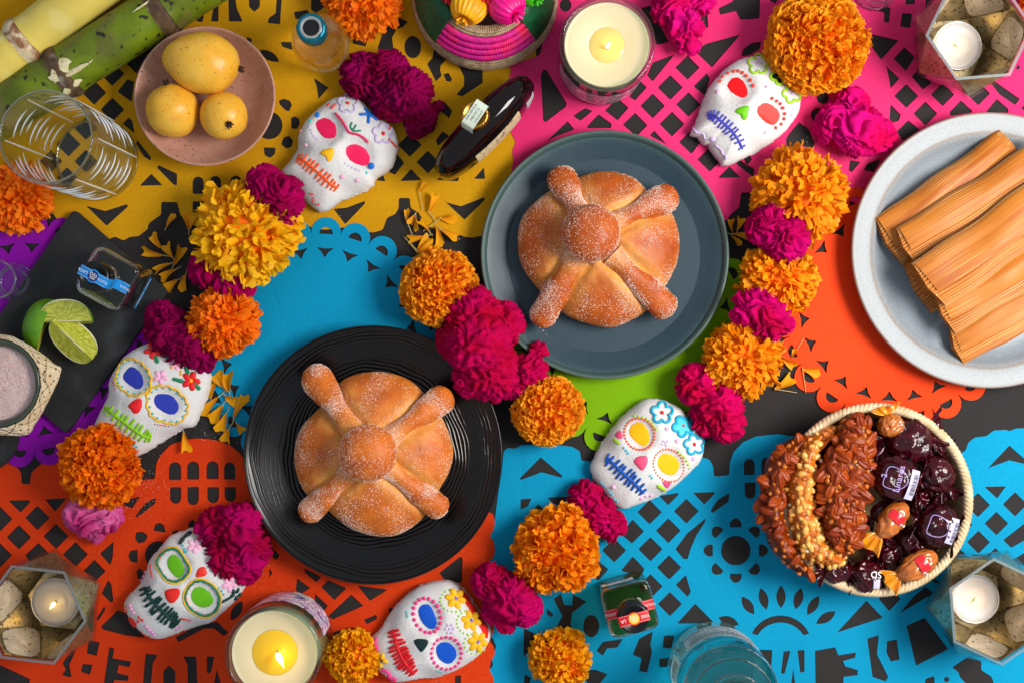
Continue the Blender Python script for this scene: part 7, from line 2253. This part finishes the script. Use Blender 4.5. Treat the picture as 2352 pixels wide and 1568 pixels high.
def tamal(l0, l1, r0, wid, z0, h, label, seed, m=None, twist=0.0):
    """l0,l1: ends of the left edge; r0: midpoint of the right end (tamale crop)"""
    rng = np.random.default_rng(seed)
    a0, a1 = D('TM', [l0])[0], D('TM', [l1])[0]
    e = D('TM', [r0])[0]
    zt = z0 + h * .6
    p0 = W([(a0 + a1) / 2], zt)[0]; p1 = W([e], zt)[0]
    ax = p1 - p0; ax[2] = 0; ln = np.linalg.norm(ax); ax /= ln
    sd = np.array([-ax[1], ax[0], 0]); up = np.array([0, 0, 1.0])
    skew = np.dot(W([a0], zt)[0] - W([a1], zt)[0], ax)         # left edge is cut at an angle
    w0 = abs(np.dot(W([a0], zt)[0] - W([a1], zt)[0], sd)) / 2
    w1 = wid * 0.384 * K / 2
    nu, nv = 50, 264
    t = np.linspace(0, 1, nu)[:, None]; th = np.linspace(0, 2 * PI, nv, endpoint=False)[None]
    wd = w0 * 1.0 + (w1 - w0) * np.clip(t * 1.6, 0, 1) + .0015 * np.sin(PI * t) + .0016 * np.sin(t * 11 + seed * 2) * np.sin(PI * t)
    hh = h / 2 * (0.14 + 0.86 * np.clip(np.sin(PI * np.clip(t * .94 + .02, 0, 1)), 0, 1) ** .55)
    ct, st = np.cos(th), np.sin(th)
    x = np.sign(ct) * np.abs(ct) ** .92; y = np.sign(st) * np.abs(st) ** .95
    ph = th * 22 + .5 * pn2((th * 3 + seed).repeat(nu, 0).ravel(), (t * 1.2).repeat(nv, 1).ravel()).reshape(nu, nv)
    ribn = 1 - np.abs(np.sin(ph)) ** .8
    rib = (ribn - .4) * 0.0020 * (0.5 + .7 * pn2((th * 2 + seed * 2).repeat(nu, 0).ravel(), (t * 2).repeat(nv, 1).ravel(), 3.0).reshape(nu, nv) + .4)
    lumps = .0040 * pn2((np.cos(th) * 1.2 + seed).repeat(nu, 0).ravel(), (t * 3.0).repeat(nv, 1).ravel(), seed * 1.3).reshape(nu, nv)
    lat = x * (wd + rib) ; ver = y * (hh + rib + lumps * np.sin(PI * t))
    al = t * ln + skew * (1 - t) ** 1.5 * x * .5 + .004 * (np.abs(x) - .5) * (t < .02)
    wob = .0012 * np.sin(t * 4 + seed)
    V = p0 + al[..., None] * ax + (lat + wob)[..., None] * sd + (ver + (z0 + h / 2 - p0[2]))[..., None] * up
    col = np.stack([np.broadcast_to(th / (2 * PI), V.shape[:2]), np.broadcast_to(t, V.shape[:2]), np.broadcast_to(ribn, V.shape[:2]), np.ones(V.shape[:2])], -1).reshape(-1, 4)
    root = thing('tamal', label, 'tamale', (p0[0], p0[1], z0))
    part(MB().add(V.reshape(-1, 3), grid_faces(nu, nv, wrap_v=True), col), 'corn_husk', m or m_husk, root)
    # closing fold at the left end
    k = np.linspace(0, 1, 9)[:, None]
    first = V[0][None] + 0
    cen = V[0].mean(0)[None, None]
    cap = first * (1 - k[..., None]) + cen * k[..., None]
    cap = cap + (ax * (.0035 * np.sin(k * PI))[..., None])
    part(MB().add(cap.reshape(-1, 3), grid_faces(9, nv, wrap_v=True), np.tile(col[:nv], (9, 1))), 'folded_end', m or m_husk, root)
    # overlapping flap of husk along one side
    tt = np.linspace(.03, .97, 40)[:, None]; vv = np.linspace(0, 1, 12)[None]
    th0 = 0.10 * PI + vv * .5 * PI
    i_t = (tt * (nu - 1)).astype(int).ravel(); i_v = ((th0 / (2 * PI)) * nv).astype(int).ravel()
    fl = V[np.ix_(i_t, i_v)] + np.array([0, 0, .0012]) * (1 + .5 * np.sin(tt * 7 + seed))[..., None]
    fc = np.stack([np.broadcast_to(th0 / (2 * PI) + .31, fl.shape[:2]), np.broadcast_to(tt, fl.shape[:2]), ribn[np.ix_(i_t, i_v)], np.ones(fl.shape[:2])], -1).reshape(-1, 4)
    part(MB().add(fl.reshape(-1, 3), grid_faces(40, 12), fc), 'husk_flap', m or m_husk, root)
zg = grey_z + .0008
tamal((315, 935), (495, 1245), (1190, 470), 250, zg, .014, 'tamale mostly hidden at the bottom of the stack', 6)
tamal((160, 682), (322, 952), (960, 205), 190, zg, .028, 'darker brown tamale furthest up the grey plate', 1)
tamal((600, 1330), (680, 1535), (1420, 1000), 230, zg, .028, 'tamale lying lowest down the grey plate', 5)
tamal((287, 742), (392, 940), (1180, 290), 200, zg + .017, .027, 'second tamale from the top of the grey plate', 2)
tamal((505, 1120), (632, 1358), (1330, 800), 230, zg + .018, .027, 'tamale with a long pale streak, just below the topmost one', 4)
tamal((380, 950), (582, 1202), (1300, 500), 300, zg + .033, .028, 'topmost tamale on the grey plate with bright parallel ribs', 3)
# ============================================================ CANDY BASKET
m_wicker = mat('pale_wicker', (224, 202, 166), rough=.6, col2=(196, 168, 126), nscale=90, bump=.3, bscale=400, spec=.3)
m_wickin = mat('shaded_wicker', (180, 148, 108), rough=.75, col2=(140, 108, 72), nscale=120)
cb = W([D('CB', [(872, 750)])[0]], .052)[0]
cK = np.array([cb[0], cb[1], .0012])
Rk = 706 * unit('CB') * (1 - .052 / CAM_H)
root = thing('candy_basket', 'round pale woven basket filled with brittle and wrapped sweets', 'basket', tuple(cK))
zz = np.linspace(0.002, .050, 40)
rz_ = Rk - .012 + .012 * (zz / .05) ** .8
prof = [(0, .001), (Rk - .016, .001)] + list(zip(rz_, zz)) + list(zip(rz_[::-1] - .0035, zz[::-1] + .0008)) + [(Rk - .020, .004), (0, .004)]
npf = len(prof)
def wv(T, R, Z):
    rows = np.floor(Z / .0042)
    w = np.sin(T * 36 + (rows % 2) * PI)
    inner = np.zeros_like(R); inner[:, 42:] = -1; inner[:, 2:42] = 1
    return R + inner * .0010 * (w * .6 + np.abs(np.sin(Z / .0042 * PI)) * .9), Z
V, F = lathe(prof, 288, tuple(cK), wv)
part(MB().add(V, F), 'woven_wall', m_wickin, root)
n = 700
t = np.linspace(0, 2 * PI, n, endpoint=False)
for s_ in range(3):
    ph = 2 * PI * s_ / 3
    tw = 44
    rr = Rk + .0022 * np.cos(tw * t + ph); q = .0515 + .0022 * np.sin(tw * t + ph)
    V, F = tube(np.stack([cK[0] + rr * np.cos(t), cK[1] + rr * np.sin(t), cK[2] + q], 1), .0031, 7, closed=True)
    part(MB().add(V, F), 'rim_strand', m_wicker, root)

# ---- nut meshes shared by every brittle bar
m_pecan = mat('glazed_pecan', (98, 22, 3), rough=.13, col2=(148, 52, 8), nscale=160, ncontrast=(.4, .65), spec=.35, bump=.2, bscale=500)
m_peanut = mat('glazed_peanut', (222, 150, 48), rough=.18, col2=(206, 112, 24), nscale=120, spec=.5, coat=.3)
m_caramel = mat('brown_caramel', (132, 50, 4), rough=.12, col2=(70, 16, 2), nscale=90, spec=.35, bump=.6, bscale=220, bdist=.003)
m_gcaramel = mat('golden_caramel', (208, 116, 26), rough=.12, col2=(186, 88, 16), nscale=90, spec=.5, coat=.3, bump=.6, bscale=220, bdist=.003)
m_bit = mat('toffee_nut_piece', (206, 116, 24), rough=.2, col2=(150, 60, 8), nscale=200, spec=.4)
m_seed = mat('pale_seed', (236, 222, 190), rough=.35)
def vary(m, c):
    """each nut has its own shade"""
    nt = m.node_tree; N, L = nt.nodes, nt.links
    b = N['Principled BSDF']; src = b.inputs['Base Color'].links[0].from_socket
    oi = N.new('ShaderNodeObjectInfo'); mx = N.new('ShaderNodeMix'); mx.data_type = 'RGBA'
    mr = N.new('ShaderNodeMapRange'); mr.inputs['To Max'].default_value = .75; L.new(oi.outputs['Random'], mr.inputs['Value'])
    L.new(mr.outputs[0], mx.inputs[0]); L.new(src, mx.inputs[6]); mx.inputs[7].default_value = lin(c)
    L.new(mx.outputs[2], b.inputs['Base Color'])
vary(m_pecan, (172, 72, 10)); vary(m_peanut, (236, 190, 100))
def nut_mesh(kind, seed):
    th = np.linspace(0, 2 * PI, 20, endpoint=False); x = -np.cos(np.linspace(0, PI, 13))
    T, X = np.meshgrid(th, x, indexing='ij'); Pf = np.sqrt(np.maximum(0, 1 - X ** 2))
    if kind == 'pecan':
        r = Pf * (1 + .24 * np.cos(6 * T + .9 * X)) * (1 - .28 * np.exp(-((np.sin(T) - 1) / .12) ** 2))
        V = np.stack([X * 1.0, r * np.cos(T) * .52, r * np.sin(T) * .40], -1)
    elif kind == 'peanut':
        r = Pf * (1 + .05 * np.cos(2 * T))
        V = np.stack([X * .8, r * np.cos(T) * .52, r * np.sin(T) * .46], -1)
    else:
        V = np.stack([X * .62, Pf * np.cos(T) * .5, Pf * np.sin(T) * .36], -1)
    V = V.reshape(-1, 3)
    V *= (1 + .16 * pnoise(V * 1.8 + seed * 5))[:, None]
    return MB().add(V, grid_faces(20, 13, wrap_u=True)).mesh('nut_' + kind)
NUTS = {k: [nut_mesh(k, i) for i in range(4)] for k in ('pecan', 'peanut', 'bit')}
for k, ms in NUTS.items():
    for me in ms: me.materials.append(m_pecan if k == 'pecan' else (m_peanut if k == 'peanut' else m_bit))
NUTS['seedbit'] = [nut_mesh('bit', 7)]; NUTS['seedbit'][0].materials.append(m_seed)
NUTS['gbit'] = [nut_mesh('bit', 8), nut_mesh('bit', 9)]
for me in NUTS['gbit']: me.materials.append(m_gcaramel)

def in_poly(p, poly):
    x, y = p[:, 0:1], p[:, 1:2]
    a, b = poly, np.roll(poly, -1, 0)
    c = ((a[:, 1][None] > y) != (b[:, 1][None] > y)) & (x < (b[:, 0] - a[:, 0])[None] * (y - a[:, 1][None]) / ((b[:, 1] - a[:, 1])[None] + 1e-12) + a[:, 0][None])
    return c.sum(1) % 2 == 1

def brittle(poly, z0, h, kinds, m_base, label, seed, nn, size):
    rng = np.random.default_rng(seed)
    d = resample(D('CB', poly), 90, True)
    w = W(d, z0 + h * .5)[:, :2]
    w = w + .0012 * np.stack([pn2(np.arange(90) * .35 + seed, 0.0), pn2(np.arange(90) * .35 + seed + 40, 0.0)], 1)
    c = w.mean(0)
    # medial fall-off: height from distance to the outline
    def hgt(p):
        dist = np.sqrt(((p[:, None] - w[None]) ** 2).sum(-1)).min(1)
        return z0 + h * (1 - np.clip(1 - dist / .012, 0, 1) ** 2.2)
    root = thing('nut_brittle', label, 'brittle', (c[0], c[1], z0))
    # caramel body: two copies of the outline sheet joined (top follows hgt on a grid of rings towards the spine)
    spine = np.array([w[i] * .5 + w[(-i) % 90] * .5 for i in range(90)])
    rings = []
    for k in np.linspace(0, 1, 8):
        p = w * (1 - k) + spine * k
        rings.append(np.column_stack([p, hgt(p) + .0008 * pnoise(np.column_stack([p * 150, np.full(90, seed)]))]))
    low = np.column_stack([w, np.full(90, z0 - .012)])
    V = np.vstack([low] + rings)
    part(MB().add(V, grid_faces(9, 90, wrap_v=True)), 'caramel', m_base, root)
    pts = []
    lo, hi = w.min(0), w.max(0)
    tries = 0
    while len(pts) < nn and tries < 60:
        cand = rng.uniform(lo, hi, (60, 2)); cand = cand[in_poly(cand, c + (w - c) * .985)]
        for q in cand:
            if all(np.hypot(*(q - p)) > size * (.62 if len(pts) < nn * .45 else .30) for p in pts):
                pts.append(q)
                if len(pts) >= nn: break
        tries += 1
    pts = np.array(pts); hz = hgt(pts)
    names = list(kinds); pw = np.array([kinds[k] for k in names]); pw = pw / pw.sum()
    for q, z in zip(pts, hz):
        k = names[rng.choice(len(names), p=pw)]
        ms = NUTS[k]
        sc_ = size * (1.25 if rng.random() < .3 else .95) * {'pecan': .80, 'peanut': .58, 'bit': .44, 'seedbit': .30, 'gbit': .42}[k] * rng.uniform(.8, 1.2)
        o = bpy.data.objects.new({'pecan': 'pecan_half', 'peanut': 'peanut', 'bit': 'nut_piece', 'seedbit': 'seed', 'gbit': 'nut_piece'}[k], ms[rng.integers(len(ms))])
        o.parent = root
        o.location = np.array([q[0], q[1], z - sc_ * .04]) - LOC[root.name]
        o.rotation_euler = (rng.normal(0, .45), rng.normal(0, .30), rng.uniform(0, 6.28))
        o.scale = (sc_,) * 3
        COL.objects.link(o)
    return root
PZ = .030
brittle([(330, 262), (372, 285), (340, 330), (250, 470), (195, 640), (180, 800), (200, 960), (250, 1110), (330, 1230), (420, 1320), (405, 1355), (330, 1345), (200, 1260), (110, 1170), (60, 1050), (20, 930), (0, 830), (18, 700), (22, 600), (60, 480), (110, 400), (220, 310)],
        .056, .016, {'pecan': .50, 'bit': .34, 'gbit': .16}, m_caramel, 'pecan brittle bar hanging over the left rim of the candy basket', 31, 150, .0098)
brittle([(350, 300), (430, 250), (500, 200), (600, 192), (560, 230), (470, 300), (430, 420), (415, 560), (405, 700), (420, 860), (470, 1000), (540, 1110), (650, 1200), (620, 1260), (520, 1275), (400, 1240), (310, 1190), (262, 1090), (240, 980), (215, 880), (200, 740), (200, 610), (240, 520), (280, 410)],
        .058, .018, {'peanut': .52, 'gbit': .24, 'bit': .18, 'seedbit': .06}, m_gcaramel, 'golden peanut brittle bar, second from the left in the basket', 32, 150, .0092)
brittle([(680, 100), (760, 100), (820, 150), (850, 260), (850, 400), (835, 560), (815, 720), (790, 900), (770, 1020), (720, 1100), (715, 1165), (650, 1180), (570, 1130), (500, 1050), (455, 930), (440, 780), (425, 660), (430, 520), (460, 450), (520, 380), (560, 270), (620, 160)],
        .058, .022, {'pecan': .44, 'bit': .36, 'gbit': .16, 'seedbit': .04}, m_caramel, 'broad dark pecan brittle bar in the middle of the basket', 33, 210, .0102)

# ---- wrapped sweets
m_wine = mat('wine_cellophane', (70, 2, 14), rough=.09, col2=(26, 0, 8), nscale=60, spec=.5, coat=.15, bump=.7, bscale=110, bdist=.004)
m_ambr = mat('amber_cellophane', (252, 172, 14), rough=.12, col2=(240, 140, 10), nscale=80, spec=.6, coat=1.0, transl=.25, bump=.4, bscale=200, bdist=.002)
m_cara = mat('caramel_sweet', (190, 104, 30), rough=.2, col2=(160, 78, 20), nscale=60, spec=.6, coat=1.0, bump=.3, bscale=180, bdist=.002)
m_redlab2 = mat('red_candy_label', (206, 20, 34), rough=.2, coat=.8)
m_lilac = mat('lilac_print', (170, 150, 210), rough=.3, coat=.5)
m_silver = mat('pale_candy_label', (196, 190, 216), rough=.25, coat=.8)
def sweet(p0, p1, rad, m_body, m_tail, label, seed, z=.046, tails=(1, 1), flat=.8):
    """twist-wrapped sweet between two points (basket crop), radius in crop px"""
    rng = np.random.default_rng(seed)
    a, b = W(D('CB', [p0]), z)[0], W(D('CB', [p1]), z)[0]
    c = (a + b) / 2; ax, s_, n_ = frame_from(b - a)
    L = np.linalg.norm(b - a) / 2; R = rad * unit('CB')
    root = thing('wrapped_sweet', label, 'candy', (c[0], c[1], z - R))
    th = np.linspace(0, 2 * PI, 64, endpoint=False); u = np.linspace(0, 1, 30); x = -np.cos(PI * u)
    T, X = np.meshgrid(th, x, indexing='ij')
    Pf = (1 - np.abs(X) ** 2.6) ** .5 * (1 - .14 * X ** 2)
    base = np.stack([X, Pf * np.cos(T), Pf * np.sin(T)], -1).reshape(-1, 3)
    fac = np.abs(pnoise(base * 1.7 + seed * 3)) * .42 + np.abs(pnoise(base * 3.4 + seed)) * .20 + np.abs(pnoise(base * 7 + seed)) * .06
    pleat = .10 * (np.abs(X.ravel()) ** 3) * np.sin(13 * T.ravel() + seed)
    k = 1.12 - fac + pleat
    V = c + (base[:, :1] * L * .98) * ax + R * k[:, None] * (base[:, 1:2] * s_ + base[:, 2:3] * n_ * flat)
    body = part(MB().add(V, grid_faces(64, 30, wrap_u=True)), 'wrapped_body', m_body, root)
    for e, on in ((-1, tails[0]), (1, tails[1])):
        if not on: continue
        tl = L * .62 * on
        t = np.linspace(0, 1, 14)[:, None]; v = np.linspace(-1, 1, 25)[None]
        wd = R * (.30 + .95 * t ** .6)
        fold = R * .22 * t ** .7 * np.sin(v * 9 + seed + 2 * t) + R * .10 * np.sin(v * 21 + seed) * t
        al = L * .93 + tl * t * (1 + .10 * np.sin(v * 5 + seed))
        dr = -.25 * tl * t ** 2
        V = c + e * al[..., None] * ax + (wd * v)[..., None] * s_ + (fold + dr * .3 + 0 * v)[..., None] * n_
        part(MB().add(V.reshape(-1, 3), grid_faces(14, 25)), 'twisted_end', m_tail, root)
    return root, c, ax, s_, n_, L, R

def on_sweet(info, x, y, zoff=1.05):
    root, c, ax, s_, n_, L, R = info
    up = n_ if n_[2] > 0 else -n_
    return c + ax * L * x + s_ * R * y + up * R * zoff
def sweet_label(info, x0, x1, y0, y1, m, name, off=.93):
    root, c, ax, s_, n_, L, R = info
    up = n_ if n_[2] > 0 else -n_
    U, V_ = np.meshgrid(np.linspace(x0, x1, 12), np.linspace(y0, y1, 12), indexing='ij')
    hgt_ = np.sqrt(np.maximum(.05, 1.15 - V_ ** 2 * .95)) * np.sqrt(np.maximum(.1, 1 - np.abs(U) ** 2.6)) * .82 * off
    P_ = c + U[..., None] * L * ax + V_[..., None] * R * s_ + hgt_[..., None] * R * up
    part(MB().add(P_.reshape(-1, 3), grid_faces(12, 12)), name, m, root)
def sweet_text(info, txt, size, x, y, rot, m, off=1.0):
    root, c, ax, s_, n_, L, R = info
    up = n_ if n_[2] > 0 else -n_
    p = c + ax * L * x + s_ * R * y + up * R * (off * .86 * math.sqrt(max(.1, 1.1 - y * y)) * math.sqrt(max(.1, 1 - abs(x) ** 2.6)) + .06)
    V, F = text_mesh(txt, size, .00004)
    V = V @ euler_R(0, 0, rot).T + p + [0, 0, .0008]
    part(MB().add(V, F), 'print', m, root, kind='stuff')

# under layer, then the ones on top
for k, (q0, q1, z) in enumerate((((900, 420), (1010, 700), .036), ((1120, 760), (1300, 780), .036), ((1010, 1020), (1130, 1160), .036), ((1330, 1080), (1420, 900), .034), ((860, 1180), (1050, 1210), .036), ((1180, 380), (1400, 420), .034))):
    sweet(q0, q1, 120, m_wine, m_wine, ('dark wine red sweet deep in the basket beside the broad pecan bar', 'dark wine red sweet deep in the middle of the basket', 'dark wine red sweet deep under the middle caramel sweet', 'dark wine red sweet deep by the lower right wall',
          'dark wine red sweet deep below the caramel tail', 'dark wine red sweet deep at the upper right wall')[k], 60 + k, z)
sweet((940, 330), (1300, 260), 165, m_wine, m_wine, 'dark wine red wrapped sweet at the back of the basket below the top caramel', 41, .054)
sweet((1270, 420), (1400, 690), 130, m_wine, m_wine, 'dark wine red wrapped sweet against the right wall of the basket', 42, .052)
sweet((1000, 780), (840, 900), 70, m_wine, m_wine, 'small wine red wrapper end tucked beside the middle caramel sweet', 47, .054, (1, 1))
sweet((1060, 1130), (1240, 1020), 130, m_wine, m_wine, 'dark wine red wrapped sweet between the two front caramel sweets', 43, .046)
i1 = sweet((850, 535), (1200, 640), 165, m_wine, m_wine, 'wine red wrapped sweet with shield emblem and pale barcode label', 44, .066, (.4, .3))
sweet_label(i1, .36, .74, -.72, .62, m_silver, 'barcode_label')
sweet_text(i1, 'Linares', .0095, -.16, .05, math.radians(76), m_lilac)
sweet_text(i1, '2', .0080, -.72, .0, math.radians(80), m_lilac)
i2 = sweet((1190, 900), (1500, 1000), 160, m_wine, m_wine, 'wine red wrapped sweet with barcode, at the lower right of the basket', 45, .062, (.4, .15))
sweet_label(i2, .28, .70, -.6, .6, m_silver, 'barcode_label')
for inf in (i1, i2):
    root, c, ax, s_, n_, L, R = inf
    up = n_ if n_[2] > 0 else -n_
    mb = MB(); rg = np.random.default_rng(3); y = -.5
    while y < .45:
        w = rg.uniform(.015, .05)
        q = []
        for (xx, yy) in ((.50, y), (.70, y), (.70, y + w), (.50, y + w)):
            hh = math.sqrt(max(.05, 1.15 - yy * yy * .95)) * math.sqrt(max(.1, 1 - abs(xx) ** 2.6)) * .82 * .98
            q.append(c + ax * L * xx + s_ * R * yy + up * R * hh)
        mb.add(q, np.array([[0, 1, 2, 3]])); y += w + rg.uniform(.02, .05)
    part(mb, 'barcode', m_ink, root, kind='stuff', smooth=False)
    # shield outline
    sh = [(-.62, -.42), (-.66, 0), (-.60, .42), (-.2, .46), (.12, .30), (.26, 0), (.12, -.30), (-.2, -.46)]
    pts = []
    for (xx, yy) in resample(sh, 40, True):
        hh = math.sqrt(max(.05, 1.15 - yy * yy * .95)) * math.sqrt(max(.1, 1 - abs(xx) ** 2.6)) * .82 * .97
        pts.append(c + ax * L * xx + s_ * R * yy + up * R * hh)
    V, F = tube(np.array(pts), .0005, 5, closed=True)
    part(MB().add(V, F), 'shield_emblem', m_lilac, root)
sweet((470, 1320), (690, 1290), 80, m_wine, m_wine, 'bright red folded wrapper end sticking out at the bottom of the basket', 46, .060, (.9, .2))
i3 = sweet((680, 1330), (920, 1330), 118, m_wine, m_wine, 'wine red wrapped sweet with white letters at the bottom rim of the basket', 48, .056, (.3, .3))
sweet_text(i3, 'SD', .0095, .35, .25, math.radians(175), m_white)
sweet_label(i3, .25, .70, -.7, -.1, m_silver, 'barcode_label')
for pts, label, sd_, z, tl in ((((890, 1030), (1110, 775)), 'caramel sweet in amber wrapper lying across the middle of the basket', 51, .070, 1.25),
                           (((1040, 1345), (1340, 1160)), 'caramel sweet in amber wrapper leaning over the lower right rim', 52, .068, .95)):
    inf = sweet(pts[0], pts[1], 90, m_cara, m_ambr, label, sd_, z, (tl, .0), flat=.9)
    sweet_label(inf, -.05, .40, -.55, .75, m_redlab2, 'red_label', 1.06)
    sweet_text(inf, '2', .0066, .05, -.62, math.radians(60), m_white, 1.14)
sweet((960, 90), (1010, 270), 95, m_cara, m_ambr, 'caramel sweet in amber wrapper poking over the top rim of the basket', 53, .062, (1.1, .0), flat=.9)
